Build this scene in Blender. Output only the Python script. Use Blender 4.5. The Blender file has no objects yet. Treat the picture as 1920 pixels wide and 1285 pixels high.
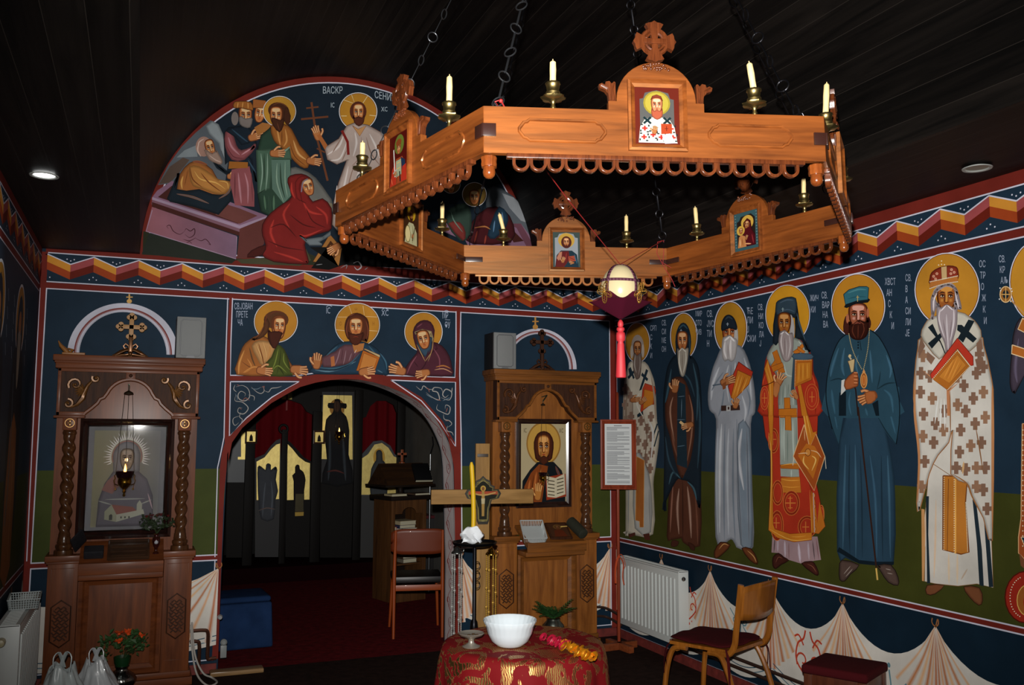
import bpy, bmesh, math, random
from mathutils import Vector, Matrix, Euler
from mathutils.geometry import tessellate_polygon
random.seed(7)
S = bpy.context.scene
COL = S.collection
PI = math.pi
def rad(a): return math.radians(a)
# ---------------------------------------------------------------- camera
F = 1680.; CX, CY = 960., 642.5; EYE = 1.6
PITCH = rad(5.72); ROLL = rad(0.25); YAW = math.atan((960-263)/F*math.cos(PITCH))
def _basis():
    y, p, r = YAW, PITCH, ROLL
    f = Vector((math.sin(y)*math.cos(p), math.cos(y)*math.cos(p), math.sin(p)))
    rt = Vector((math.cos(y), -math.sin(y), 0))
    up = Vector((-math.sin(y)*math.sin(p), -math.cos(y)*math.sin(p), math.cos(p)))
    return (rt*math.cos(r)+up*math.sin(r), up*math.cos(r)-rt*math.sin(r), f)
RT, UP, FW = _basis()
CAMP = Vector((0, 0, EYE))
cd = bpy.data.cameras.new('camera'); cam = bpy.data.objects.new('camera', cd); COL.objects.link(cam)
m = Matrix.Identity(4)
for i in range(3):
    m[i][0] = RT[i]; m[i][1] = UP[i]; m[i][2] = -FW[i]; m[i][3] = CAMP[i]
cam.matrix_world = m
cd.sensor_fit = 'HORIZONTAL'; cd.sensor_width = 36; cd.lens = F/1920*36; cd.clip_start = 0.05
S.camera = cam
# ---------------------------------------------------------------- world and light
w = bpy.data.worlds.new('world'); S.world = w; w.use_nodes = True
w.node_tree.nodes['Background'].inputs[0].default_value = (0.55, 0.6, 0.7, 1)
w.node_tree.nodes['Background'].inputs[1].default_value = 0.012
S.view_settings.view_transform = 'Standard'; S.view_settings.look = 'None'
S.view_settings.gamma = 1; S.view_settings.use_curve_mapping = False; S.view_settings.exposure = 0.0
# the flash of the camera that took the picture: a small bright source just above the lens
fl = bpy.data.lights.new('camera_flash', 'SPOT'); fl.energy = 1060; fl.shadow_soft_size = 0.018
fl.color = (1.0, 0.97, 0.93); fl.spot_size = rad(86); fl.spot_blend = 1.0
flo = bpy.data.objects.new('camera_flash', fl); COL.objects.link(flo)
flo.location = (-0.02, 0.0, EYE+0.125); flo.rotation_euler = (FW + 0.055*RT + 0.025*UP).to_track_quat('-Z', 'Y').to_euler()

# ---------------------------------------------------------------- room numbers
D = 6.435      # back wall
XL, XR = -0.633, 3.567
ZC = 2.77      # flat ceiling margins
VX, VZ, VR = 1.40, 2.78, 1.45   # barrel vault
def ray(px, py): return RT*((px-CX)/F) - UP*((py-CY)/F) + FW
def onY(px, py, Y=D):
    d = ray(px, py); t = Y/d.y; return CAMP + d*t
def onX(px, py, X):
    d = ray(px, py); t = X/d.x; return CAMP + d*t
def onZ(px, py, Z):
    d = ray(px, py); t = (Z-EYE)/d.z; return CAMP + d*t

# ---------------------------------------------------------------- materials
def lin(c):
    c /= 255.; return c/12.92 if c <= .04045 else ((c+.055)/1.055)**2.4
def rgb(h, k=1.0):
    return tuple(min(.92, lin(int(h[i:i+2], 16))*k) for i in (0, 2, 4))
MATS = {}
def mat(name, h, rough=.6, metal=0., spec=.5, emit=0., coat=0., k=1.0, bump=0., bscale=40., trans=0., alpha=1., var=0., vscale=6., sheen=0.):
    if name in MATS: return MATS[name]
    M = bpy.data.materials.new(name); M.use_nodes = True; nt = M.node_tree; b = nt.nodes['Principled BSDF']
    c = rgb(h, k)+(1,)
    b.inputs['Base Color'].default_value = c; b.inputs['Roughness'].default_value = rough
    b.inputs['Metallic'].default_value = metal; b.inputs['Specular IOR Level'].default_value = spec
    b.inputs['Coat Weight'].default_value = coat; b.inputs['Transmission Weight'].default_value = trans
    b.inputs['Sheen Weight'].default_value = sheen
    if emit:
        b.inputs['Emission Color'].default_value = c; b.inputs['Emission Strength'].default_value = emit
    tc = nt.nodes.new('ShaderNodeTexCoord')
    if var:
        n = nt.nodes.new('ShaderNodeTexNoise'); n.inputs['Scale'].default_value = vscale; n.inputs['Detail'].default_value = 5
        nt.links.new(tc.outputs['Object'], n.inputs['Vector'])
        r = nt.nodes.new('ShaderNodeValToRGB'); r.color_ramp.elements[0].position = .3; r.color_ramp.elements[1].position = .7
        r.color_ramp.elements[0].color = tuple(x*(1-var) for x in c[:3])+(1,)
        r.color_ramp.elements[1].color = tuple(min(1, x*(1+var)) for x in c[:3])+(1,)
        nt.links.new(n.outputs['Fac'], r.inputs[0]); nt.links.new(r.outputs[0], b.inputs['Base Color'])
    if bump:
        n = nt.nodes.new('ShaderNodeTexNoise'); n.inputs['Scale'].default_value = bscale; n.inputs['Detail'].default_value = 4
        nt.links.new(tc.outputs['Object'], n.inputs['Vector'])
        bp = nt.nodes.new('ShaderNodeBump'); bp.inputs['Strength'].default_value = bump; bp.inputs['Distance'].default_value = .004
        nt.links.new(n.outputs['Fac'], bp.inputs['Height']); nt.links.new(bp.outputs[0], b.inputs['Normal'])
    MATS[name] = M; return M
def wood(name, h1, h2, rough=.35, axis='X', scale=9., k=1.0, coat=.25, bump=.15, plank=0.):
    """stained wood: stretched noise along the grain axis"""
    if name in MATS: return MATS[name]
    M = bpy.data.materials.new(name); M.use_nodes = True; nt = M.node_tree; b = nt.nodes['Principled BSDF']
    L = nt.links.new
    tc = nt.nodes.new('ShaderNodeTexCoord'); mp = nt.nodes.new('ShaderNodeMapping')
    s = {'X': (.09, 1, 1), 'Y': (1, .09, 1), 'Z': (1, 1, .09)}[axis]
    mp.inputs['Scale'].default_value = tuple(v*scale for v in s)
    L(tc.outputs['Object'], mp.inputs['Vector'])
    n = nt.nodes.new('ShaderNodeTexNoise'); n.inputs['Scale'].default_value = 3.; n.inputs['Detail'].default_value = 7; n.inputs['Distortion'].default_value = .7
    L(mp.outputs[0], n.inputs['Vector'])
    n2 = nt.nodes.new('ShaderNodeTexNoise'); n2.inputs['Scale'].default_value = 14.; n2.inputs['Detail'].default_value = 4
    L(mp.outputs[0], n2.inputs['Vector'])
    mx = nt.nodes.new('ShaderNodeMath'); mx.operation = 'MULTIPLY_ADD'; mx.inputs[1].default_value = .35
    L(n2.outputs['Fac'], mx.inputs[0]); L(n.outputs['Fac'], mx.inputs[2])
    r = nt.nodes.new('ShaderNodeValToRGB')
    r.color_ramp.elements[0].position = .45; r.color_ramp.elements[1].position = .9
    r.color_ramp.elements[0].color = rgb(h1, k)+(1,); r.color_ramp.elements[1].color = rgb(h2, k)+(1,)
    L(mx.outputs[0], r.inputs[0]); L(r.outputs[0], b.inputs['Base Color'])
    b.inputs['Roughness'].default_value = rough; b.inputs['Coat Weight'].default_value = coat; b.inputs['Coat Roughness'].default_value = .2; b.inputs['Specular IOR Level'].default_value = .22
    bp = nt.nodes.new('ShaderNodeBump'); bp.inputs['Strength'].default_value = bump; bp.inputs['Distance'].default_value = .003
    L(mx.outputs[0], bp.inputs['Height']); L(bp.outputs[0], b.inputs['Normal'])
    MATS[name] = M; return M
def vcol_mat(name='painted_plaster', rough=.62, bump=.25, k=1.0, metal=0., var=.14):
    """painted surface whose pigments are stored per face corner"""
    if name in MATS: return MATS[name]
    M = bpy.data.materials.new(name); M.use_nodes = True; nt = M.node_tree; b = nt.nodes['Principled BSDF']; L = nt.links.new
    a = nt.nodes.new('ShaderNodeVertexColor'); a.layer_name = 'pigment'
    tc = nt.nodes.new('ShaderNodeTexCoord')
    n = nt.nodes.new('ShaderNodeTexNoise'); n.inputs['Scale'].default_value = 5; n.inputs['Detail'].default_value = 8
    L(tc.outputs['Object'], n.inputs['Vector'])
    mr = nt.nodes.new('ShaderNodeMapRange'); mr.inputs[1].default_value = .3; mr.inputs[2].default_value = .7
    mr.inputs[3].default_value = 1-var; mr.inputs[4].default_value = 1+var
    L(n.outputs['Fac'], mr.inputs[0])
    mx = nt.nodes.new('ShaderNodeMix'); mx.data_type = 'RGBA'; mx.blend_type = 'MULTIPLY'; mx.inputs[0].default_value = 1
    L(a.outputs['Color'], mx.inputs[6]); L(mr.outputs[0], mx.inputs[7]); L(mx.outputs[2], b.inputs['Base Color'])
    b.inputs['Roughness'].default_value = rough; b.inputs['Metallic'].default_value = metal; b.inputs['Specular IOR Level'].default_value = .12
    n2 = nt.nodes.new('ShaderNodeTexNoise'); n2.inputs['Scale'].default_value = 60; n2.inputs['Detail'].default_value = 3
    L(tc.outputs['Object'], n2.inputs['Vector'])
    bp = nt.nodes.new('ShaderNodeBump'); bp.inputs['Strength'].default_value = bump; bp.inputs['Distance'].default_value = .002
    L(n2.outputs['Fac'], bp.inputs['Height']); L(bp.outputs[0], b.inputs['Normal'])
    MATS[name] = M; return M
# ---------------------------------------------------------------- object helpers
def link(name, me, m=None, parent=None, loc=None):
    o = bpy.data.objects.new(name, me); COL.objects.link(o)
    if m is not None: me.materials.append(m)
    if parent is not None: o.parent = parent
    if loc is not None: o.location = loc
    return o
def tag(o, label=None, cat=None, group=None, kind=None):
    if label: o['label'] = label
    if cat: o['category'] = cat
    if group: o['group'] = group
    if kind: o['kind'] = kind
    return o
def thing(name, label, cat, loc=(0, 0, 0), rz=0., group=None, rot=None):
    o = bpy.data.objects.new(name, None); COL.objects.link(o); o.empty_display_size = .05
    o.location = loc; o.rotation_euler = rot if rot else (0, 0, rz)
    return tag(o, label, cat, group)
def copy_tree(o, parent=None):
    c = o.copy(); COL.objects.link(c); c.parent = parent
    for ch in list(o.children): copy_tree(ch, c)
    return c
T = Matrix.Translation
def Rz(a): return Matrix.Rotation(a, 4, 'Z')
def Rx(a): return Matrix.Rotation(a, 4, 'X')
def Ry(a): return Matrix.Rotation(a, 4, 'Y')
class MB:
    """collects shapes, then builds ONE mesh"""
    def __init__(s): s.bm = bmesh.new()
    def _x(s, vs, M):
        if M is not None: bmesh.ops.transform(s.bm, matrix=M, verts=vs)
    def box(s, x0, x1, y0, y1, z0, z1, b=0., M=None, seg=2, taper=None):
        vs = [s.bm.verts.new((x, y, z)) for x in (x0, x1) for y in (y0, y1) for z in (z0, z1)]
        fs = [(0, 1, 3, 2), (4, 6, 7, 5), (0, 4, 5, 1), (2, 3, 7, 6), (0, 2, 6, 4), (1, 5, 7, 3)]
        F_ = [s.bm.faces.new([vs[i] for i in f]) for f in fs]
        if taper:
            cx, cy = (x0+x1)/2, (y0+y1)/2
            for v in vs:
                if v.co.z == z0: v.co.x = cx+(v.co.x-cx)*taper; v.co.y = cy+(v.co.y-cy)*taper
        if b:
            es = list({e for f in F_ for e in f.edges})
            r = bmesh.ops.bevel(s.bm, geom=es, offset=b, segments=seg, affect='EDGES', profile=.6)
            vs = list({v for f in r['faces'] for v in f.verts} | {v for f in F_ if f.is_valid for v in f.verts})
        s._x(vs, M); return s
    def bar(s, p, q, w, d=None, b=0., up=(0, 0, 1)):
        p, q = Vector(p), Vector(q); d = d or w; L = (q-p).length
        z = (q-p).normalized(); u = Vector(up)
        if abs(z.dot(u)) > .98: u = Vector((0, 1, 0))
        x = u.cross(z).normalized(); y = z.cross(x)
        M = Matrix(((x.x, y.x, z.x, p.x), (x.y, y.y, z.y, p.y), (x.z, y.z, z.z, p.z), (0, 0, 0, 1)))
        return s.box(-w/2, w/2, -d/2, d/2, 0, L, b, M)
    def lathe(s, prof, seg=20, M=None, cap=True, fn=None):
        """prof: [(r, z)...] bottom to top; fn(angle, r, z) can modulate the radius"""
        rings = []
        for r, z in prof:
            ring = []
            for i in range(seg):
                a = 2*PI*i/seg; rr = fn(a, r, z) if fn else r
                ring.append(s.bm.verts.new((rr*math.cos(a), rr*math.sin(a), z)))
            rings.append(ring)
        for a, b in zip(rings, rings[1:]):
            for i in range(seg):
                j = (i+1) % seg; s.bm.faces.new((a[i], a[j], b[j], b[i]))
        if cap:
            s.bm.faces.new(rings[0][::-1]); s.bm.faces.new(rings[-1])
        s._x([v for r in rings for v in r], M); return s
    def tube(s, pts, r, seg=8, closed=False, M=None, flat=1.):
        pts = [Vector(p) for p in pts]; n = len(pts); rings = []
        rr = r if isinstance(r, (list, tuple)) else [r]*n
        pu = None
        for i, p in enumerate(pts):
            a = pts[(i-1) % n] if (closed or i > 0) else p
            b = pts[(i+1) % n] if (closed or i < n-1) else p
            t = (b-a).normalized() if (b-a).length > 1e-9 else Vector((0, 0, 1))
            if pu is None:
                u = Vector((0, 0, 1)) if abs(t.z) < .9 else Vector((1, 0, 0))
                u = (u-t*u.dot(t)).normalized()
            else:
                u = pu-t*pu.dot(t); u = u.normalized() if u.length > 1e-6 else pu
            pu = u; v = t.cross(u)
            rings.append([s.bm.verts.new(p+(u*math.cos(2*PI*k/seg)*flat+v*math.sin(2*PI*k/seg))*rr[i]) for k in range(seg)])
        m_ = n if closed else n-1
        for i in range(m_):
            a, b = rings[i], rings[(i+1) % n]
            for k in range(seg):
                j = (k+1) % seg; s.bm.faces.new((a[k], a[j], b[j], b[k]))
        if not closed:
            s.bm.faces.new(rings[0][::-1]); s.bm.faces.new(rings[-1])
        s._x([v for q in rings for v in q], M); return s
    def prism(s, outline, y0, y1, M=None, holes=(), b=0.):
        """outline in XZ, extruded along Y from y0 to y1, holes cut through"""
        loops = [[Vector((x, 0, z)) for x, z in outline]]+[[Vector((x, 0, z)) for x, z in h] for h in holes]
        tris = tessellate_polygon(loops); flat = [p for l in loops for p in l]
        A = [s.bm.verts.new((p.x, y0, p.z)) for p in flat]; B = [s.bm.verts.new((p.x, y1, p.z)) for p in flat]
        for t in tris:
            try: s.bm.faces.new([A[i] for i in t]); s.bm.faces.new([B[i] for i in reversed(t)])
            except ValueError: pass
        k = 0
        for l in loops:
            n = len(l)
            for i in range(n):
                j = (i+1) % n
                try: s.bm.faces.new((A[k+i], A[k+j], B[k+j], B[k+i]))
                except ValueError: pass
            k += n
        s._x(A+B, M); return s
    def ball(s, c, r, seg=12, sc=(1, 1, 1), M=None):
        g = bmesh.ops.create_uvsphere(s.bm, u_segments=seg, v_segments=max(6, seg*2//3), radius=r)
        for v in g['verts']: v.co = Vector((v.co.x*sc[0], v.co.y*sc[1], v.co.z*sc[2]))+Vector(c)
        s._x(g['verts'], M); return s
    def quad(s, a, b, c, d):
        s.bm.faces.new([s.bm.verts.new(p) for p in (a, b, c, d)]); return s
    def grid(s, fn, nu, nv, closed_u=False):
        V = [[s.bm.verts.new(fn(i/(nu if closed_u else nu-1), j/(nv-1))) for j in range(nv)] for i in range(nu)]
        for i in range(nu if closed_u else nu-1):
            for j in range(nv-1):
                k = (i+1) % nu; s.bm.faces.new((V[i][j], V[k][j], V[k][j+1], V[i][j+1]))
        return s
    def build(s, name, m, parent=None, loc=None, smooth=True, angle=38, M=None, solid=0.):
        if M is not None: bmesh.ops.transform(s.bm, matrix=M, verts=s.bm.verts)
        bmesh.ops.recalc_face_normals(s.bm, faces=s.bm.faces)
        me = bpy.data.meshes.new(name); s.bm.to_mesh(me); s.bm.free()
        if smooth:
            me.shade_smooth(); me.set_sharp_from_angle(angle=rad(angle))
        o = link(name, me, m, parent, loc)
        if solid:
            md = o.modifiers.new('s', 'SOLIDIFY'); md.thickness = solid; md.offset = 0
        return o
def arcpts(cx, cz, r, a0, a1, n, rz=None):
    rz = rz or r
    return [(cx+r*math.cos(rad(a0+(a1-a0)*i/n)), cz+rz*math.sin(rad(a0+(a1-a0)*i/n))) for i in range(n+1)]
def catmull(P, closed=False, n=5):
    out = []; N = len(P)
    rng = range(N if closed else N-1)
    for i in rng:
        if closed: p0, p1, p2, p3 = P[(i-1) % N], P[i], P[(i+1) % N], P[(i+2) % N]
        else: p0, p1, p2, p3 = P[max(i-1, 0)], P[i], P[i+1], P[min(i+2, N-1)]
        for k in range(n):
            t = k/n
            out.append(tuple(.5*((2*b)+(-a+c)*t+(2*a-5*b+4*c-d)*t*t+(-a+3*b-3*c+d)*t**3) for a, b, c, d in zip(p0, p1, p2, p3)))
    if not closed: out.append(tuple(P[-1]))
    return out
# ================================================================ painting on flat surfaces
FONTC = {}
def glyphs(ch):
    """outline triangles of a string of letters, at height about 0.7"""
    if ch in FONTC: return FONTC[ch]
    c = bpy.data.curves.new('t', 'FONT'); c.body = ch; c.size = 1; c.resolution_u = 2
    o = bpy.data.objects.new('t', c); COL.objects.link(o); bpy.context.view_layer.update()
    dg = bpy.context.evaluated_depsgraph_get(); me = bpy.data.meshes.new_from_object(o.evaluated_get(dg))
    vs = [tuple(v.co) for v in me.vertices]; fs = [tuple(p.vertices) for p in me.polygons]
    bpy.data.meshes.remove(me); bpy.data.objects.remove(o); bpy.data.curves.remove(c)
    w = max([v[0] for v in vs], default=.3); FONTC[ch] = (vs, fs, w); return FONTC[ch]
def pts_(s): return [tuple(float(a) for a in q.split(',')) for q in s.split()] if isinstance(s, str) else list(s)
class Paint:
    """flat layers of paint; the surface map turns (u, v) into a point, layers are 0.05 mm apart"""
    def __init__(s, surf, normal, base=.0006, k=1., step=.00002):
        s.surf = surf; s.n = Vector(normal); s.lift = base; s.step = step; s.k = k
        s.V = []; s.Fc = []; s.C = []; s.fr(0, 0, 1)
    def fr(s, x0, y0, sc): s.f = (x0, y0, sc); s.rotm = None; return s
    def m(s, p):
        return (s.f[0]+p[0]/s.f[2], s.f[1]+p[1]/s.f[2])
    def _add(s, pts2, faces, cols):
        b = len(s.V); off = s.n*s.lift; s.lift += s.step
        for p in pts2: s.V.append(s.surf(*s.m(p))+off)
        for f in faces:
            s.Fc.append([b+i for i in f]); s.C.append([cols[i] if isinstance(cols, list) else cols for i in f])
    def col(s, h): return rgb(h, 1/s.k) if isinstance(h, str) else h
    def P(s, h, pts, sm=0, line=None, lw=2., h2=None, ax=1, shade=True):
        """filled shape; sm = smoothing; h2 = second pigment blended along axis ax"""
        P_ = pts_(pts)
        if sm: P_ = catmull(P_, True, sm)
        tr = tessellate_polygon([[Vector((x, y, 0)) for x, y in P_]])
        c = s.col(h)
        if h2:
            c2 = s.col(h2); lo = min(p[ax] for p in P_); hi = max(p[ax] for p in P_)
            c = [tuple(a+(b-a)*(p[ax]-lo)/(hi-lo+1e-6) for a, b in zip(c, c2)) for p in P_]
        s._add(P_, tr, c)
        if sm and not h2 and shade and len(P_) > 6:
            xs = [p[0] for p in P_]; ys = [p[1] for p in P_]; bw = min(max(xs)-min(xs), max(ys)-min(ys)); w_ = min(bw*.13, 5.5*s.f[2])
            if bw/s.f[2] > 5:
                ar = sum(a[0]*b[1]-b[0]*a[1] for a, b in zip(P_, P_[1:]+P_[:1])); sg = 1 if ar > 0 else -1; n = len(P_); V = []; cs = []; dk = tuple(x*.42 for x in (c if isinstance(c, tuple) else c[0]))
                for i, p in enumerate(P_):
                    a, b = P_[i-1], P_[(i+1) % n]; dx, dy = b[0]-a[0], b[1]-a[1]; l_ = math.hypot(dx, dy) or 1
                    V += [p, (p[0]-dy/l_*w_*sg, p[1]+dx/l_*w_*sg)]; cs += [dk, c]
                s._add(V, [(2*i, 2*i+1, (2*i+3) % (2*n), (2*i+2) % (2*n)) for i in range(n)], cs)
        if line: s.L(line, lw, P_+[P_[0]])
        return s
    def L(s, h, w, pts, sm=0, edge=None, taper=0):
        """brush stroke; edge = pigment it fades into; taper thins both ends"""
        P_ = pts_(pts)
        if sm: P_ = catmull(P_, False, sm)
        n = len(P_); V = []; cs = []; c = s.col(h); e = s.col(edge) if edge else c
        for i, p in enumerate(P_):
            a = P_[max(i-1, 0)]; b = P_[min(i+1, n-1)]; dx, dy = b[0]-a[0], b[1]-a[1]; L_ = math.hypot(dx, dy) or 1
            ww = w/2
            if taper: ww *= max(.08, math.sin(PI*(i+.0)/(n-1)))**.7 if taper == 1 else (1-(i/(n-1))*.9 if taper == 2 else .1+.9*i/(n-1))
            nx, ny = -dy/L_*ww, dx/L_*ww
            if edge: V += [(p[0]+nx, p[1]+ny), p, (p[0]-nx, p[1]-ny)]; cs += [e, c, e]
            else: V += [(p[0]+nx, p[1]+ny), (p[0]-nx, p[1]-ny)]; cs += [c, c]
        k = 3 if edge else 2; fs = []
        for i in range(n-1):
            for j in range(k-1): fs.append((i*k+j, i*k+j+1, (i+1)*k+j+1, (i+1)*k+j))
        s._add(V, fs, cs); return s
    def E(s, h, cx, cy, rx, ry, a=0., n=20, line=None, lw=2., h2=None):
        ca, sa = math.cos(a), math.sin(a)
        P_ = [(cx+rx*math.cos(2*PI*i/n)*ca-ry*math.sin(2*PI*i/n)*sa, cy+rx*math.cos(2*PI*i/n)*sa+ry*math.sin(2*PI*i/n)*ca) for i in range(n)]
        if h2:   # fades from h at the middle to h2 at the rim
            c, e = s.col(h), s.col(h2)
            s._add([(cx, cy)]+P_, [(0, i+1, (i+1) % n+1) for i in range(n)], [c]+[e]*n)
        else: s.P(h, P_)
        if line: s.L(line, lw, P_+[P_[0]])
        return s
    def T(s, h, txt, x, y, hh, sx=.62, slant=0.):
        vs, fs, w_ = glyphs(txt); k = hh/.7
        s._add([(x+v[0]*k*sx, y-v[1]*k+slant*v[0]*k) for v in vs], fs, s.col(h)); return s
    def text(s, h, rows, x, y, hh, dy, sx=.62, dx=0.):
        for i, r in enumerate(rows): s.T(h, r, x+dx*i, y+dy*i, hh, sx)
        return s
    def halo(s, cx, cy, rx, ry, lw=6, a=0, gold='b8802a'):
        s.E('c4c4d4', cx, cy, rx+lw*.9, ry+lw*.9, a, 40); s.E('5a2412', cx, cy, rx+lw*.15, ry+lw*.15, a, 40)
        s.E(gold, cx, cy, rx-lw*.35, ry-lw*.35, a, 40); return s
    def face(s, cx, cy, w, h, t=0., tilt=0., sk=('6a361c', 'a8683a', 'd8a478'), br='2c1810', mouth=1):
        ct, st = math.cos(tilt), math.sin(tilt)
        def q(u, v):
            x = u*w+t*.22*w*(1-u*u); y = v*h
            return (cx+x*ct-y*st, cy+x*st+y*ct)
        def Q(L_): return [q(*p) for p in L_]
        s.P(sk[0], Q([(-.95, -.7), (-.5, -1.02), (.5, -1.02), (.95, -.7), (1, -.1), (.85, .45), (.42, .98), (-.42, .98), (-.85, .45), (-1, -.1)]), 3)
        s.P(sk[1], shade=False, pts=Q([(-.75, -.7), (-.3, -.92), (.4, -.9), (.78, -.6), (.8, .0), (.66, .5), (.3, .9), (-.3, .9), (-.66, .5), (-.8, 0)]), sm=3)
        s.P(sk[2], Q([(-.5, -.8), (.5, -.8), (.55, -.5), (.1, -.42), (-.1, -.42), (-.55, -.5)]), 3, shade=False)
        for e in (-1, 1):
            s.E(sk[0], *q(e*.42, -.13), .27*w, .16*h, tilt, 12)
            s.E(sk[2], *q(e*.44, .2), .24*w, .17*h, tilt, 12, h2=sk[1])
            s.P('c8b8a0', Q([(e*.42-.2, -.1), (e*.42, -.19), (e*.42+.2, -.1), (e*.42, -.03)]), 2)
            s.E('1c0e08', *q(e*.42+.02, -.12), .1*w, .075*h, tilt, 10)
            s.L(br, .09*h, Q([(e*.15, -.3), (e*.4, -.39), (e*.75, -.27)]), 3, taper=1)
            s.L(br, .045*h, Q([(e*.42-.23, -.1), (e*.42, -.22), (e*.42+.23, -.09)]), 3)
        s.L(sk[0], .15*w, Q([(-.14, -.25), (-.16, .1), (-.2, .28)]), 3)
        s.L(sk[2], .2*w, Q([(.0, -.42), (.02, .0), (.0, .3)]), 3)
        s.L(sk[0], .1*w, Q([(-.2, .3), (0, .37), (.2, .3)]), 3)
        if mouth:
            s.L('7a2c1c', .09*h, Q([(-.26, .55), (0, .52), (.26, .55)]), 3, taper=1); s.L(sk[0], .05*h, Q([(-.2, .68), (.2, .68)]))
        return q
    def hand(s, cx, cy, L_, a, flip=1, sk=('5a2c16', '9c6238', 'c08c60'), spread=.07, curl=0., n=4):
        """palm and fingers pointing along angle a (0 = right, pi/2 = down)"""
        ca, sa = math.cos(a), math.sin(a)
        def q(u, v): return (cx+(u*ca-v*flip*sa)*L_, cy+(u*sa+v*flip*ca)*L_)
        s.P(sk[1], [q(-.5, -.18), q(-.1, -.26), q(.1, -.24), q(.12, .22), q(-.1, .26), q(-.5, .18)], 3, sk[0], L_*.04)
        for i in range(n):
            v = -.17+.34*i/(n-1); sp = spread*(i/(n-1)-.5)*2
            p0, p1, p2 = (.02, v), (.3, v+sp*.5), (.54-.07*abs(i-1.2)-curl*i*.06, v+sp+curl*.12)
            s.L(sk[0], .15*L_, [q(*p0), q(*p1), q(*p2)], 3); s.L(sk[2], .08*L_, [q(*p0), q(*p1), q(*p2)], 3)
        s.L(sk[0], .17*L_, [q(-.25, -.2), q(-.02, -.42), q(.18, -.44)], 3); s.L(sk[2], .11*L_, [q(-.25, -.2), q(-.02, -.42), q(.18, -.43)], 3)
        return s
    def folds(s, spec, edge=None):
        """spec lines: colour width points"""
        for ln in spec.strip().split('\n'):
            a = ln.split(); s.L(a[0], float(a[1])*(1.35 if edge else 1), ' '.join(a[2:]), 4, edge=edge, taper=1)
        return s
    def build(s, name, parent=None, label=None, m=None):
        me = bpy.data.meshes.new(name); me.from_pydata([tuple(v) for v in s.V], [], s.Fc); me.update()
        ca = me.color_attributes.new('pigment', 'FLOAT_COLOR', 'CORNER'); data = []
        for f in s.C:
            for c in f: data += [c[0], c[1], c[2], 1.]
        ca.data.foreach_set('color', data)
        nn = s.n
        bm = bmesh.new(); bm.from_mesh(me)
        for f in bm.faces:
            if f.normal.dot(nn) < 0: f.normal_flip()
        bm.to_mesh(me); bm.free()
        o = link(name, me, m or vcol_mat(), parent)
        if label: o['label'] = label
        return o
def planeW(Y=D): return lambda px, py: onY(px, py, Y)
# ================================================================ room shell
def ceiling_mat():
    M = bpy.data.materials.new('dark_planks'); M.use_nodes = True; nt = M.node_tree; b = nt.nodes['Principled BSDF']; L = nt.links.new
    at = nt.nodes.new('ShaderNodeUVMap')
    sx = nt.nodes.new('ShaderNodeSeparateXYZ'); L(at.outputs[0], sx.inputs[0])
    f = nt.nodes.new('ShaderNodeMath'); f.operation = 'MULTIPLY'; f.inputs[1].default_value = 1/.115; L(sx.outputs[0], f.inputs[0])
    fr = nt.nodes.new('ShaderNodeMath'); fr.operation = 'FRACT'; L(f.outputs[0], fr.inputs[0])
    fl_ = nt.nodes.new('ShaderNodeMath'); fl_.operation = 'FLOOR'; L(f.outputs[0], fl_.inputs[0])
    gp = nt.nodes.new('ShaderNodeMath'); gp.operation = 'LESS_THAN'; gp.inputs[1].default_value = .022; L(fr.outputs[0], gp.inputs[0])
    cb = nt.nodes.new('ShaderNodeCombineXYZ'); L(fl_.outputs[0], cb.inputs[0]); 
    wn = nt.nodes.new('ShaderNodeTexWhiteNoise'); L(cb.outputs[0], wn.inputs['Vector'])
    tc = nt.nodes.new('ShaderNodeMapping'); L(at.outputs[0], tc.inputs['Vector']); tc.inputs['Scale'].default_value = (14, .9, 1)
    n = nt.nodes.new('ShaderNodeTexNoise'); n.inputs['Scale'].default_value = 1.6; n.inputs['Detail'].default_value = 7; n.inputs['Distortion'].default_value = .8; L(tc.outputs[0], n.inputs['Vector'])
    r = nt.nodes.new('ShaderNodeValToRGB'); r.color_ramp.elements[0].position = .35; r.color_ramp.elements[1].position = .8
    r.color_ramp.elements[0].color = (.002, .0017, .0015, 1); r.color_ramp.elements[1].color = (.011, .0085, .007, 1)
    L(n.outputs['Fac'], r.inputs[0])
    mr = nt.nodes.new('ShaderNodeMapRange'); mr.inputs[3].default_value = .5; mr.inputs[4].default_value = 1.4; L(wn.outputs['Value'], mr.inputs[0])
    mx = nt.nodes.new('ShaderNodeMix'); mx.data_type = 'RGBA'; mx.blend_type = 'MULTIPLY'; mx.inputs[0].default_value = 1
    L(r.outputs[0], mx.inputs[6]); L(mr.outputs[0], mx.inputs[7])
    m2 = nt.nodes.new('ShaderNodeMix'); m2.data_type = 'RGBA'; L(gp.outputs[0], m2.inputs[0]); L(mx.outputs[2], m2.inputs[6]); m2.inputs[7].default_value = (.022, .018, .015, 1)
    L(m2.outputs[2], b.inputs['Base Color']); b.inputs['Roughness'].default_value = .55; b.inputs['Specular IOR Level'].default_value = .18
    bp = nt.nodes.new('ShaderNodeBump'); bp.inputs['Strength'].default_value = .5; bp.inputs['Distance'].default_value = .004; L(n.outputs['Fac'], bp.inputs['Height']); L(bp.outputs[0], b.inputs['Normal'])
    return M
YF, YB = -1.6, 11.3     # nave begins behind the camera; back room ends at YB
CM = ceiling_mat()
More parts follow.
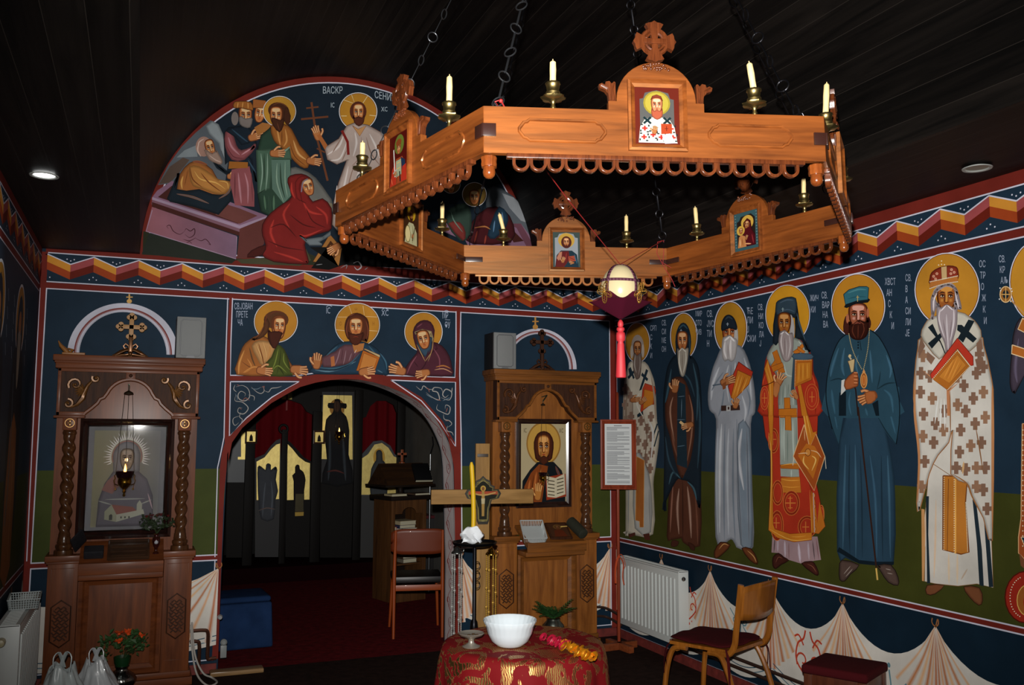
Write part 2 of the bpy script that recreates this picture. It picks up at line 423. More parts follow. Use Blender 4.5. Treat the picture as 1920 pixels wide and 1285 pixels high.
def sheet(name, prof, y0, y1, m):
    """profile in XZ swept along Y, uv = (distance along the profile, y)"""
    bm = bmesh.new(); uv = bm.loops.layers.uv.new('UVMap'); d = [0.]
    for a, b in zip(prof, prof[1:]): d.append(d[-1]+math.dist(a, b))
    A = [bm.verts.new((x, y0, z)) for x, z in prof]; B = [bm.verts.new((x, y1, z)) for x, z in prof]
    for i in range(len(prof)-1):
        f = bm.faces.new((A[i], A[i+1], B[i+1], B[i]))
        for l, (u, v) in zip(f.loops, ((d[i], y0), (d[i+1], y0), (d[i+1], y1), (d[i], y1))): l[uv].uv = (u, v)
    me = bpy.data.meshes.new(name); bm.to_mesh(me); bm.free(); return link(name, me, m)
vault = arcpts(VX, VZ, VR, 180, 0, 48)
c = sheet('ceiling', [(XL-.02, ZC)]+vault+[(XR+.02, ZC)], YF, D, CM); tag(c, kind='structure')
c['label'] = 'black-stained plank ceiling rising into a barrel vault'
# --- floor
def floor_mat(name, h, var=.35):
    return mat(name, h, rough=.95, spec=.1, bump=.8, bscale=220, var=var, vscale=18)
MB().box(XL-.3, XR+.3, YF, D+.02, -.1, 0).build('floor', floor_mat('brown_carpet', '2a1c18'), smooth=False)
bpy.data.objects['floor']['kind'] = 'structure'; bpy.data.objects['floor']['label'] = 'dark brown carpet of the nave'
o = MB().box(-1.2, XR+.3, D+.02, YB, -.1, -.001).build('floor', floor_mat('red_carpet', '64141a'), smooth=False); tag(o, kind='structure'); o['label'] = 'dark red carpet behind the painted archway'
# --- back wall with the arched opening
DOOR_PX = '425,877 426,852 435,828 454,801 482,776 509,754 542,735 563,724 591,716 618,711 645,709 672,710 700,715 727,723 754,734 781,749 809,772 825,793 838,818 848,846 852,880'
door = [(onY(x, y).x, onY(x, y).z) for x, y in pts_(DOOR_PX)]
door = [(door[0][0]-.012, 0)]+[(door[0][0]-.01, .6)]+catmull(door, False, 3)+[(2.222, .6), (2.224, 0)]
WALLT = .29
outer = [(XL-.05, 0), (XL-.05, ZC+.02), (VX-VR-.02, ZC+.02)]+arcpts(VX, VZ, VR+.03, 180, 0, 48)+[(XR+.05, ZC+.02), (XR+.05, 0)]
# opening reaches the floor, so the wall is one outline
ring = outer+[door[-1]]+door[::-1][1:-1]+[door[0]]
NB = vcol_mat()
def pigmented(o, h, k=1.):
    me = o.data; ca = me.color_attributes.new('pigment', 'FLOAT_COLOR', 'CORNER'); c = rgb(h, 1/k)+(1.,)
    ca.data.foreach_set('color', list(c)*len(me.loops)); return o
KB = .6
wb = MB().prism(ring, D, D+WALLT).build('wall_back', NB, smooth=False); pigmented(wb, '162634', KB); tag(wb, kind='structure'); wb['label'] = 'painted back wall with arched doorway and half-round mural above'
wr = MB().box(XR, XR+.2, YF, D+.01, 0, ZC+.02).build('wall_right', NB, smooth=False); pigmented(wr, '162634', KB); tag(wr, kind='structure'); wr['label'] = 'painted wall with a row of standing robed figures'
wl = MB().box(XL-.2, XL, YF, D+.01, 0, ZC+.02).build('wall_left', NB, smooth=False); pigmented(wl, '162634', KB); tag(wl, kind='structure'); wl['label'] = 'painted wall behind the left radiator'
wf = MB().box(XL-.2, XR+.2, YF-.2, YF, 0, ZC+VR+.1).build('wall_front', mat('dim_plaster', '5a5048', .9), smooth=False); tag(wf, kind='structure'); wf['label'] = 'plain wall behind the viewer'
# --- painted intrados of the doorway
def reveal():
    P = Paint(lambda u, v: Vector((u, v, 0)), (0, 0, 1))
    pts = door; V = []; Fc = []; Cc = []
    n = len(pts); cum = [0]
    for a, b in zip(pts, pts[1:]): cum.append(cum[-1]+math.dist(a, b))
    Lt = cum[-1]
    def at(s_, y):
        s_ = max(0, min(Lt-1e-5, s_)); i = max(j for j in range(n) if cum[j] <= s_); i = min(i, n-2)
        t = (s_-cum[i])/(cum[i+1]-cum[i]+1e-9); a, b = pts[i], pts[i+1]
        dx, dz = b[0]-a[0], b[1]-a[1]; l = math.hypot(dx, dz) or 1
        nx, nz = dz/l, -dx/l       # towards the opening
        return Vector((a[0]+dx*t+nx*off[0], y, a[1]+dz*t+nz*off[0]))
    off = [.001]
    def strip(y0, y1, h, s0=0, s1=Lt, n_=140):
        off[0] += .0004
        b = len(V)
        for i in range(n_+1):
            s_ = s0+(s1-s0)*i/n_; V.append(at(s_, y0)); V.append(at(s_, y1))
        for i in range(n_): Fc.append((b+2*i, b+2*i+1, b+2*i+3, b+2*i+2)); Cc.append([rgb(h, 1/KB)]*4)
    strip(D+.001, D+WALLT-.001, '23303a'); strip(D+.02, D+.27, 'b4abab'); strip(D+.035, D+.04, '23303a'); strip(D+.25, D+.255, '23303a')
    # red vine
    def line(fn, s0, s1, n_, w_, h):
        off[0] += .0002; b = len(V)
        for i in range(n_+1):
            t = i/n_; s_, y = fn(s0+(s1-s0)*t); V.append(at(s_, y-w_)); V.append(at(s_+w_*.6, y+w_))
        for i in range(n_): Fc.append((b+2*i, b+2*i+1, b+2*i+3, b+2*i+2)); Cc.append([rgb(h, 1/KB)]*4)
    ym = D+.145
    line(lambda s_: (s_, ym+.06*math.sin(s_*22)), 0, Lt, 500, .006, '8c2a26')
    k = 0; s_ = .07
    while s_ < Lt-.1:
        sg = 1 if k % 2 else -1
        line(lambda a, s_=s_, sg=sg: (s_+.045*(1-a/7)*math.cos(a*1.2), ym-sg*.03+sg*.05*(1-a/7)*math.sin(a*1.2)), 0, 6, 26, .005, '7a2220')
        s_ += .143; k += 1
    me = bpy.data.meshes.new('painted_vine_reveal'); me.from_pydata([tuple(v) for v in V], [], Fc)
    ca = me.color_attributes.new('pigment', 'FLOAT_COLOR', 'CORNER'); ca.data.foreach_set('color', [x for f in Cc for c_ in f for x in (*c_, 1.)])
    o = link('painted_vine_reveal', me, NB, wb); o['label'] = 'grey soffit band with a red vine inside the arch'
reveal()
# --- the room behind the arch
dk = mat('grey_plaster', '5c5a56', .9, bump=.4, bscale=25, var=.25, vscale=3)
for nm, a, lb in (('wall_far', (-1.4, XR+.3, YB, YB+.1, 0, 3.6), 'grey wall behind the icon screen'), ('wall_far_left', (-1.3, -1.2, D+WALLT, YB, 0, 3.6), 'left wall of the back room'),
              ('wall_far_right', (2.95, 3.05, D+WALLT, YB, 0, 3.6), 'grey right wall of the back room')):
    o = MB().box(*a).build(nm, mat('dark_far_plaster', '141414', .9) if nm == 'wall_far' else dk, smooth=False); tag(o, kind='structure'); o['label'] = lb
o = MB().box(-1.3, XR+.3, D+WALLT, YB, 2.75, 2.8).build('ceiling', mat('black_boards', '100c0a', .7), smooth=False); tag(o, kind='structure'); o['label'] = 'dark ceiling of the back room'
# --- skirting, red painted
for nm, a in (('baseboard_right', (XR-.012, XR, YF, D, 0, .062)), ('baseboard_left', (XL, XL+.012, YF, D, 0, .062)), ('baseboard_back_right', (2.224, XR, D-.012, D, 0, .062)), ('baseboard_back_left', (XL, .535, D-.012, D, 0, .062))):
    o = MB().box(*a).build(nm, mat('red_skirting', '5a1f1a', .7, k=1/KB, var=.3, vscale=20), smooth=False); tag(o, kind='structure')
# ================================================================ wall paintings
WHT = 'b4b4c2'; RED = '601f18'; KR = .70
def surfR(px, py): return onX(px, py, XR)
def wallR(y, z): return Vector((XR, y, z))      # wall coordinates on the right wall
def wallB(x, z): return Vector((x, D, z))
NR, NBk, NL = (-1, 0, 0), (0, -1, 0), (1, 0, 0)
def zigzag(name, surf, nrm, a0, a1, p0, per, ztop, k, parent, lab, flip=1):
    """border of folded ribbon between two white lines; a = coordinate along the wall"""
    P = Paint(surf, nrm, k=k, base=.0004)
    P.P(RED, [(a0, ztop+.0), (a1, ztop), (a1, ZC+.03), (a0, ZC+.03)])
    P.P(RED, [(a0, ztop-.195), (a1, ztop-.195), (a1, ztop-.235), (a0, ztop-.235)])
    for z in (ztop, ztop-.19, ztop-.235): P.L(WHT, .007, [(a0, z), (a1, z)])
    n0 = math.floor((a0-p0)/per); n = n0; hp = per/2
    def cl(a): return max(a0, min(a1, a))
    while p0+n*per < a1+per:
        pk = p0+n*per
        for side in (0, 1):
            x0, x1 = (pk-hp, pk) if side == 0 else (pk, pk+hp)
            z0, z1 = (ztop-.068, ztop-.01) if side == 0 else (ztop-.01, ztop-.068)
            if x1 <= a0 or x0 >= a1: continue
            c0, c1 = cl(x0), cl(x1); f = lambda x: z0+(z1-z0)*(x-x0)/(x1-x0)
            cols = ('8a4042', '58190f') if (side == 0) == (flip > 0) else ('b47a2c', '8a3818')
            za, zb = f(c0), f(c1); t = .05; t2 = .1
            P.P(cols[0], [(c0, za), (c1, zb), (c1, zb-t), (c0, za-t)])
            P.P(cols[1], [(c0, za-t), (c1, zb-t), (c1, zb-t2), (c0, za-t2)])
            P.L(WHT, .007, [(c0, za), (c1, zb)])
        for cx_, cz_, s_ in ((pk, ztop-.145, -1), (pk+hp, ztop-.035, 1)):
            for dx, dz in ((0, 0 if s_ < 0 else -.01), (-.022, -.016 if s_ < 0 else 0), (.02, -.016 if s_ < 0 else 0)):
                if a0+.02 < cx_+dx < a1-.02: P.E(WHT, cx_+dx, cz_+dz, .0042, .0042, n=8)
        n += 1
    return P.build(name, parent, lab)
zigzag('painted_border', wallR, NR, .2, D-.002, 3.4385, .2735, 2.703, KR, wr, 'folded ribbon border along the top of the right wall', flip=-1)
zigzag('painted_border', wallB, NBk, XL+.022, XR-.03, .4935, .2735, 2.746, KB, wb, 'folded ribbon border across the back wall')
zigzag('painted_border', lambda y, z: Vector((XL, y, z)), NL, 3.9, D-.002, 6.2, .2735, 2.72, KB*1.5, wl, 'folded ribbon border along the top of the left wall')
# ---------------------------------------------------------------- ground, rails and hung drapery of the right wall
P = Paint(wallR, NR, k=KR, base=.0003)
P.P('353814', [(.2, .75), (.2, 1.34), (D, 1.34), (D, .75)])
P.P(RED, [(.2, .738), (.2, .765), (D, .765), (D, .738)]); P.L(WHT, .007, [(.2, .767), (D, .767)]); P.L(WHT, .007, [(.2, .737), (D, .737)])
P.P('0d1e2b', [(.2, .07), (.2, .733), (D, .733), (D, .07)])
P.P(RED, [(.2, .0), (.2, .05), (D, .05), (D, .0)]); P.L(WHT, .007, [(.2, .06), (D, .06)])
P.P(RED, [(D-.03, .0), (D-.03, 2.7), (D, 2.7), (D, .0)]); P.L(WHT, .006, [(D-.034, .06), (D-.034, .733)]); P.L(WHT, .006, [(D-.034, .77), (D-.034, 2.46)])
P.build('painted_ground', wr, 'olive ground strip with red and white rails')
def drapery(surf, nrm, hooks, zt, k, parent, lab, z0=.12, sg=1, emblems=()):
    P = Paint(surf, nrm, k=k, base=.0012)
    for ps, (a, b) in [(0, q) for q in zip(hooks, hooks[1:])]+[(1, q) for q in zip(hooks, hooks[1:])]:
        m_ = (a+b)/2; n = 14
        top = [(a+(b-a)*i/n, zt-.05-.19*math.sin(PI*i/n)**.75) for i in range(n+1)]
        bot = [(a+(b-a)*i/n, z0+.05-.09*math.sin(PI*i/n)) for i in range(n+1)][::-1]
        if ps == 0:
            P.P('bcb8b0', top+bot); continue
        P.L('2c4a5a', .008, [(x, z+.03) for x, z in bot], edge='8a9aa0'); P.L('2c4a5a', .006, [(x, z+.06) for x, z in bot])
        for s_, x in ((1, a), (-1, b)):
            L_ = abs(b-a)
            for j, (dx, dz, wd, cc) in enumerate(((.03, .62, .05, 'a45c30'), (.1, .58, .045, 'c09068'), (.16, .54, .05, 'a4602f'), (.24, .5, .05, 'c89c70'), (.31, .44, .045, 'ac6c3c'), (.4, .38, .03, 'c49870'))):
                e = (x+s_*dx*L_*1.0, zt-.07-dz*.75)
                P.L(cc, wd, catmull([(x+s_*.004, zt-.055), (x+s_*dx*L_*.45, zt-.07-dz*.36), e], False, 5), edge='bcb8b0', taper=3)
    for x in hooks:
        P.L('8a5a34', .006, [(x+.02*math.sin(t*.9), zt-.012-.016+.022*math.cos(t*.9)) for t in range(1, 7)]+[(x, zt-.06)], 3)
    for kind, x, z, s_, c in emblems:
        def sp(cx, cz, r, tu, d=1, a0=0.): P.L(c, .009*s_, [(cx+d*r*s_*(1-t/(tu*9.))*math.cos(a0+t*.7), cz+r*s_*(1-t/(tu*9.))*math.sin(a0+t*.7)) for t in range(int(tu*9))], 2)
        if kind == 'heart':
            for d in (1, -1):
                sp(x+d*.04*s_, z-.02*s_, .045, 1.1, d, -.6)
                P.L(c, .01*s_, [(x, z-.1*s_), (x+d*.08*s_, z-.03*s_), (x+d*.07*s_, z+.05*s_), (x+d*.03*s_, z+.08*s_), (x+d*.015*s_, z+.12*s_)], 4)
                P.L(c, .009*s_, [(x+d*.03*s_, z+.05*s_), (x+d*.06*s_, z+.09*s_), (x+d*.09*s_, z+.08*s_)], 4)
            P.E(c, x, z-.13*s_, .009*s_, .009*s_, n=8); P.E(c, x-.03*s_, z-.11*s_, .006*s_, .006*s_, n=8); P.E(c, x+.03*s_, z-.11*s_, .006*s_, .006*s_, n=8)
        else:
            for d in (1, -1):
                sp(x+d*.05*s_, z, .04, 1.1, d, 2.); sp(x+d*.07*s_, z-.11*s_, .03, 1., d, .5)
                P.L(c, .008*s_, [(x+d*.1*s_, z+.06*s_), (x+d*.03*s_, z-.02*s_), (x+d*.09*s_, z-.08*s_)], 4)
            P.L(c, .009*s_, [(x, z-.14*s_), (x-.01*s_, z), (x, z+.1*s_)], 3); P.E(c, x, z+.12*s_, .01*s_, .012*s_, n=8)
    return P.build('painted_drapery', parent, lab)
HK = [D-.02, 5.755, 5.145, 4.521, 3.916, 3.299, 2.66, 2.02]
# mapped so that hooks run with y falling
drapery(wallR, NR, HK, .733, KR, wr, 'white cloth with orange folds painted along the right wall',
        emblems=(('heart', 4.2, .33, 1.25, 'a83c28'), ('vine', 4.83, .42, 1.0, '5a7a84'), ('vine', 3.6, .3, 1.1, '5a7a84'), ('heart', 5.4, .42, 1.0, 'a83c28'), ('heart', 2.95, .3, 1.1, 'a83c28')))
# ---------------------------------------------------------------- the standing figures of the right wall
def saint(lab): 
    P = Paint(surfR, NR, k=KR, base=.0008); P.lab = lab; return P
TXT = '8c96a8'
SKM = ('6a361c', 'a0602f', 'cc9868')
# --- 1 bishop at the corner
P = saint('standing bearded figure in cross-patterned cream robe at the corner')
P.fr(1150, 580, 2.677)
P.halo(121, 168, 60, 98, 4, gold='96681e')
P.P('b8b0a0', '88,262 70,300 55,365 50,450 48,560 52,700 62,900 62,1120 72,1125 200,1130 202,880 212,800 232,640 220,560 212,400 196,330 160,265', 3)
P.P('9c8c7c', '60,380 52,470 50,560 60,640 90,640 100,520 92,420', 3)
for x, y in ((62, 400), (88, 440), (60, 480), (90, 540), (64, 560), (110, 600), (140, 560), (170, 600), (125, 660), (160, 680), (190, 640), (130, 730), (165, 750), (192, 720), (185, 800), (190, 540), (100, 690)):
    P.P('7c6254', [(x-8, y-24), (x+8, y-26), (x+8, y-9), (x+16, y-10), (x+16, y+8), (x+8, y+9), (x+8, y+24), (x-8, y+26), (x-8, y+9), (x-16, y+10), (x-16, y-8), (x-8, y-9)])
P.P('a4a4a0', '112,720 100,860 108,1100 190,1120 192,900 160,760', 2)
P.P('9a5a28', '118,740 112,1060 132,1065 134,1095 152,1095 156,760', 0, 'c08c50', 3)
P.P('1c2c36', '76,300 88,290 108,345 100,352 92,330 84,345'); P.P('1c2c36', '165,300 176,308 142,405 130,410')
P.P('1c2c36', '72,340 108,300 112,312 78,352'); P.P('1c2c36', '146,318 176,350 170,362 140,332')
P.P('1c2c36', '150,505 120,530 122,545 150,530'); P.L('1c2c36', 7, '222,575 200,640'); P.L('1c2c36', 6, '228,610 206,690')
P.P('a63a22', '160,372 208,388 214,410 204,480 190,478 136,520 148,400', 0, '5a1c10', 2); P.P('b06c24', '156,402 206,416 200,476 150,502', 0, '7a3c14', 2)
P.folds('''7c6c5c 9 70,420 64,520 70,640
c8c4b8 8 130,420 120,480 150,540
8c7c6c 8 190,340 206,430 214,560
c4c4c0 10 178,560 200,620 190,760
6c5444 5 150,520 170,640 160,760 184,830
8a8a88 8 84,660 78,860 76,1110
8c8c8a 8 180,900 186,1110''')
P.P('48241c', '78,1130 110,1120 112,1135 80,1150'); P.P('48241c', '150,1130 182,1125 186,1160 160,1158')
P.hand(112, 455, 48, -.1); P.hand(150, 460, 44, -.8)
P.E('8c8078', 123, 190, 32, 62); P.face(122, 205, 20, 44, .2, sk=('5a3018', '8c542c', 'b07c50'))
P.P('6c5c54', '104,225 100,290 112,345 124,352 138,330 144,230 132,222 122,232 112,222', 3); P.folds('a09890 6 112,230 108,280 118,320\n948880 6 134,235 136,280 128,330')
P.E('a49a90', 94, 215, 7, 34); P.E('a49a90', 150, 210, 7, 34)
P.text(TXT, ['СРП', 'С', 'К', 'И'], 186, 108, 26, 46, .42)
P.build('painted_saint', wr, P.lab)
# --- 2 monk in dark hood
P = saint('standing white-bearded monk in black hooded cloak with one palm raised')
P.fr(1150, 580, 2.677)
P.halo(354, 135, 64, 113, 5, gold='9c6e20')
P.P('4a2a1e', '290,500 272,640 280,900 268,1140 290,1160 342,1150 350,1172 436,1190 440,900 420,500', 2)
P.P('5c3a2c', '275,420 258,470 262,560 300,580 400,600 410,480 380,410', 3)
P.folds('''a08070 12 330,900 322,1000 330,1130
8c6050 9 300,880 292,1000 286,1120
a08070 12 372,890 384,1000 392,1150
6c4434 9 410,900 420,1050 425,1180
94705e 8 300,440 292,520 320,700
8c6454 8 382,430 400,520 376,780
2c1812 8 348,860 350,1160
2c1812 6 312,580 312,720''', '4a2a1e')
P.P('172832', '322,380 320,780 372,800 362,560 366,380'); P.P('22394a', '330,450 324,640 330,770 356,776 358,600 352,440')
P.folds('''5c7080 3 340,450 340,540
5c7080 3 328,470 354,468
5c7080 3 322,550 332,520 358,535
5c7080 3 324,690 360,684
44606e 3 322,770 368,796''')
P.P('14202a', '318,230 280,270 262,340 250,470 256,700 252,990 262,1000 268,960 318,860 345,858 390,880 436,1002 442,800 446,520 436,340 420,270 384,232 352,300', 3)
P.P('4a2a1e', '300,345 352,346 384,420 404,520 408,640 378,800 346,850 318,790 284,640 262,560 262,450 280,390', 3)
P.folds('''a07c68 9 300,440 286,520 310,690
8c6450 9 380,430 398,520 392,640 372,760
6c4434 9 292,600 304,680 332,770''', '4a2a1e')
P.P('172832', '322,360 320,780 372,800 366,560 362,380'); P.folds('5c7080 3 326,440 360,436\n5c7080 3 344,450 342,545\n5c7080 3 320,555 362,555\n4c6474 4 322,690 362,684')
P.P('14202a', '352,340 386,400 408,480 416,600 404,720 372,800 346,856 380,830 430,700 440,500 420,360')
P.folds('''34505e 12 292,300 276,400 262,470
34505e 12 400,270 424,400 420,560
2c4452 12 430,420 436,600 424,800
40606c 10 280,880 300,820 338,850
40606c 10 372,866 404,900 420,960
2c4452 10 262,640 280,760 320,840
2c4452 9 340,310 384,360 410,440''', '14202a')
P.E('14202a', 352, 165, 40, 98); P.P('14202a', '316,180 312,250 330,270 384,270 388,170'); P.folds('34505e 10 330,100 352,80 374,100\n2c4452 8 382,130 386,220', '14202a')
P.L('8c96a0', 3, '341,100 341,118'); P.L('8c96a0', 3, '336,108 346,108')
P.face(348, 160, 27, 48, -.1)
P.P('948c80', '322,200 326,270 336,325 350,340 362,322 376,250 378,195 360,200 346,192 334,205', 3)
P.folds('c8c4b8 7 334,210 332,270 346,330\nb8b4a8 7 364,205 366,260 352,320\nc8c4b8 6 346,196 330,215\nc8c4b8 6 346,196 366,215\n6c6054 3 348,220 348,320')
P.hand(312, 385, 66, -1.45, sk=('5a3018', '9a6038', 'c89468')); P.hand(372, 585, 60, 2.9, sk=('5a3018', '9a6038', 'c89468'))
P.L('c8a878', 13, '336,565 354,580')
P.P('3c2018', '296,1160 330,1165 322,1190 292,1192', 2); P.P('3c2018', '376,1170 408,1185 410,1212 388,1205', 2)
P.text(TXT, ['СВ.', 'СИ', 'МЕ', 'ОН'], 244, 82, 27, 44, .4); P.text(TXT, ['МИР', 'ОТО', 'ЧИВ'], 414, 36, 27, 46, .38)
P.build('painted_saint', wr, P.lab)
# --- 3 monk in white with a belt
P = saint('standing monk in pale grey robe with buckled belt and black cap')
P.fr(1300, 520, 2.254)
P.halo(158, 216, 66, 110, 5, gold='a47420')
P.P('848890', '128,290 100,340 78,400 62,490 68,560 96,600 92,760 94,1098 130,1125 160,1108 176,1128 190,1146 254,1140 250,900 244,620 262,570 260,480 240,370 200,290', 3)
P.P('6c7884', '190,620 184,860 200,1130 250,1138 248,900 240,640', 2)
P.folds('''b8bcc0 14 120,620 112,800 112,1080
a8aeb4 11 150,640 144,820 150,1090
5c6874 9 134,620 130,850 132,1110
5c6874 9 170,640 168,900 178,1120
b4b8be 13 206,640 192,760 214,900
46525e 9 226,640 232,880 236,1120
98a0a8 10 104,640 100,860 104,1090
3c4854 7 184,600 190,860 206,1130
b4b8be 12 110,380 84,450 76,520
5c6874 8 128,400 100,440 78,480
5c6874 8 130,480 122,540 106,590
b4b8be 11 214,340 236,420 246,520
b0b4ba 11 206,500 222,560 216,610
5c6874 7 226,470 240,520 230,590
b0b4b8 10 150,370 140,430 152,530
5c6874 6 160,370 160,440 172,530
c0c4c8 9 178,360 176,420 180,500''', '848890')
P.L('46525e', 6, '82,458 128,450 128,470'); P.P('34221e', '118,543 196,540 198,562 118,566'); P.P('a4a4a4', '140,543 158,542 158,566 140,567'); P.P('34221e', '146,548 153,548 153,560 146,560')
P.P('a83220', '192,358 252,400 246,425 160,512 148,462', 0, '5a1810', 3); P.P('b06a20', '188,392 246,420 236,452 172,520 160,506', 0, '7a3810', 3)
P.folds('c88c3c 4 196,410 170,500\nc88c3c 4 208,416 182,506\n8c4c18 4 220,420 190,500\nc88c3c 4 230,424 204,492')
P.hand(148, 438, 62, -.35); P.hand(182, 532, 44, -1.3)
P.P('7a4424', '122,452 140,440 138,470 126,476')
P.face(155, 236, 32, 50, -.35, sk=('6a2c16', '94502c', 'c08850'))
P.P('a8a4a0', '180,192 190,230 190,280 182,300 172,290 174,230', 2)
P.P('a4a0a0', '124,262 122,330 134,356 148,350 162,358 180,340 188,270 170,255 156,244 140,250', 3)
P.folds('ccc8c8 9 136,270 132,310 142,345\nccc8c8 9 160,262 158,300 160,345\n8c8484 5 148,280 148,345\nd4d0d0 8 156,250 132,270\nd4d0d0 8 156,250 176,272')
P.P('18222c', '122,228 120,195 132,168 150,158 170,168 184,196 184,224 154,216', 3); P.folds('34424e 8 136,180 150,168 168,178', '18222c')
P.L('8c98a4', 3, '146,192 146,206'); P.L('8c98a4', 3, '141,198 151,198')
P.P('60341c', '116,1120 158,1132 128,1168 96,1190 90,1160', 2, '2a140c', 3); P.P('60341c', '206,1146 246,1148 270,1190 272,1214 240,1196', 2, '2a140c', 3)
P.folds('b08450 4 110,1150 130,1128 150,1134\nb08450 4 230,1156 256,1180 268,1206')
P.text(TXT, ['СВ.', 'ЈУС', 'ТИ', 'Н'], 58, 168, 27, 42, .42); P.text(TXT, ['ЋЕ', 'ЛИ', 'Ј', 'СКИ'], 227, 156, 27, 39, .48)
P.build('painted_saint', wr, P.lab)
# --- 4 bishop in orange vestment with black veil
P = saint('standing figure in orange vestment and black veiled hat holding a book')
P.fr(1420, 760, 3.894)
P.P('8c7478', '110,960 104,1076 150,1080 190,1110 230,1130 322,1158 420,1136 466,1130 440,960', 0)
P.folds('''a89aa4 16 150,980 150,1070
b4a8b4 16 200,990 205,1110
6c4c4c 8 230,1000 232,1130
b8acb8 20 300,1010 315,1150
a89aa4 16 370,1000 380,1130
221c20 9 130,960 122,1076
221c20 9 404,990 420,1130
6c4448 8 430,970 450,1130''', '8c7478')
P.P('9a2c1a', '30,0 60,230 100,320 96,560 84,905 130,930 240,965 400,960 492,882 460,700 430,560 440,180 445,0', 0, '3a100a', 4)
P.fr(1410, 520, 4.942)
P.halo(332, 345, 200, 268, 8, gold='b8821e')
P.P('9a2c1a', '135,740 112,860 92,1000 88,1120 92,1285 620,1285 622,1100 612,980 570,870 555,720 420,560 220,600', 3)
P.P('848c84', '185,640 140,730 150,790 215,890 250,1000 250,1285 415,1285 412,1100 400,900 530,700 480,620 400,560 240,590', 2)
P.folds('''a8b4ac 14 300,800 320,900 380,920
5c6c64 8 290,1000 285,1200
a4b0a8 12 310,1000 305,1230
5c6c64 8 340,990 335,1100
a8b0a8 12 380,1000 385,1200
a4aca4 12 430,590 470,640
a4aca4 12 180,700 240,800''', '848c84')
P.fr(1420, 760, 3.894)
P.P('848c84', '160,0 168,430 172,520 308,528 300,420 292,0')
P.folds('''a8b4ac 14 200,100 195,250 200,410
5c6c64 8 222,190 222,420
a8b4ac 14 260,100 262,250 270,420
5c6c64 8 285,100 288,420
a8b4ac 10 180,100 182,400
a8b4ac 10 250,470 250,525''', '848c84')
P.P('a05a1a', '168,436 300,424 310,468 172,462', 0, '6a3010', 3); P.P('a86420', '175,528 312,524 322,640 168,640', 0, '6a3010', 3)
P.folds('d0943c 6 172,440 240,430 300,430\nd0943c 6 172,540 240,550 312,548\nc88834 5 175,590 240,600 316,596')
for c_ in ((250, 715, 60, 90), (150, 640, 40, 90), (120, 260, 38, 90), (365, 890, 66, 80), (146, 880, 46, 110), (470, 800, 20, 70)):
    P.E('7a2412', c_[0], c_[1], c_[2], c_[3], line='b86a30', lw=4); P.E('962c1a', c_[0], c_[1], c_[2]*.75, c_[3]*.78, line='b86a30', lw=3)
P.L('b86a30', 8, '242,665 242,760'); P.L('b86a30', 8, '205,715 282,715'); P.L('b86a30', 5, '225,680 260,680'); P.L('b86a30', 5, '225,750 260,750')
for x, y in ((140, 860), (355, 890), (115, 250)): P.L('b86a30', 6, [(x, y-40), (x, y+40)]); P.L('b86a30', 6, [(x-25, y), (x+25, y)])
P.P('b06a1e', '76,0 122,0 112,320 118,870 130,905 240,940 400,930 400,985 270,1000 150,970 84,912 100,560 98,300', 0, '6a2c0c', 3)
P.P('a8601c', '370,540 396,620 392,930 450,940 498,885 456,700 440,860 425,700', 0, '6a2c0c', 3)
P.folds('''d8a04c 5 84,200 106,420 92,900
d8a04c 5 90,905 250,985 400,975
d09440 4 385,620 400,930
c48434 6 250,960 300,962 360,955''')
for y in (660, 740, 825, 905): P.E('c08040', 416+(y-660)*.03, y, 9, 16, line='5a2410', lw=3)
P.L('a8a0a0', 10, '412,640 420,930', edge='a8601c')
P.P('b06a1e', '318,0 352,0 410,200 440,190 385,310 360,200', 0, '6a2c0c', 3); P.folds('d8a04c 6 330,0 372,260\nd8a04c 5 345,0 396,240')
P.P('90441a', '345,140 265,375 418,625 496,375 430,210 385,310', 0, 'c8a070', 6)
P.P('a8601e', '360,280 300,370 410,540 460,370 420,300', 0)
P.E('b87a38', 372, 345, 20, 26, line='5a2410', lw=4); P.folds('d0b088 6 300,355 345,350 372,352\nd0b088 6 392,330 440,345 470,385\ndca85c 10 345,370 340,420 380,470\ndca85c 10 400,370 430,400 400,480\nc8a070 5 345,180 350,260')
P.L('b8b0a0', 5, '268,378 262,440', 1); P.L('b8b0a0', 5, '497,378 505,465', 1)
P.P('b0661c', '164,30 290,28 294,88 168,92', 0, '6a3010', 3); P.P('b0661c', '205,0 246,0 252,186 206,182', 0, '6a3010', 3)
P.fr(1410, 520, 4.942)
P.P('b06a1e', '118,850 150,760 165,820 205,960 200,1285 155,1285 155,1000', 0, '6a2c0c', 4); P.folds('d8a04c 6 132,850 172,1000 180,1280\ndca858 5 150,800 190,960', 'b06a1e')
P.P('b06a1e', '425,1010 455,985 520,1285 465,1285 440,1100', 0, '6a2c0c', 4)
P.L('3a100a', 7, '92,1015 160,990 215,962', 3); P.folds('6a1a0e 14 110,1010 100,1100 110,1250\nb04020 12 130,900 110,960 104,1000\n6a1a0e 12 600,980 600,1120 590,1270\nb44a28 10 560,900 590,1000')
for x, y, rx, ry in ((120, 1120, 40, 110), (560, 1110, 64, 120)): P.E('9a2c1a', x, y, rx, ry, line='b86a30', lw=4); P.E('9a2c1a', x, y, rx*.7, ry*.75, line='b86a30', lw=3); P.L('b86a30', 6, [(x, y-50), (x, y+50)]); P.L('b86a30', 6, [(x-25, y), (x+25, y)])
P.P('a8601c', '192,700 235,672 300,850 312,880 250,900 232,800 200,860 180,820 215,770', 0, '6a3010', 4); P.P('a8601c', '180,830 285,790 300,830 200,880', 0, '6a3010', 4)
P.P('a8601c', '385,690 430,660 470,615 486,640 450,700 400,715', 0, '6a3010', 4); P.P('a8601c', '430,640 500,690 480,710 425,670', 0, '6a3010', 4)
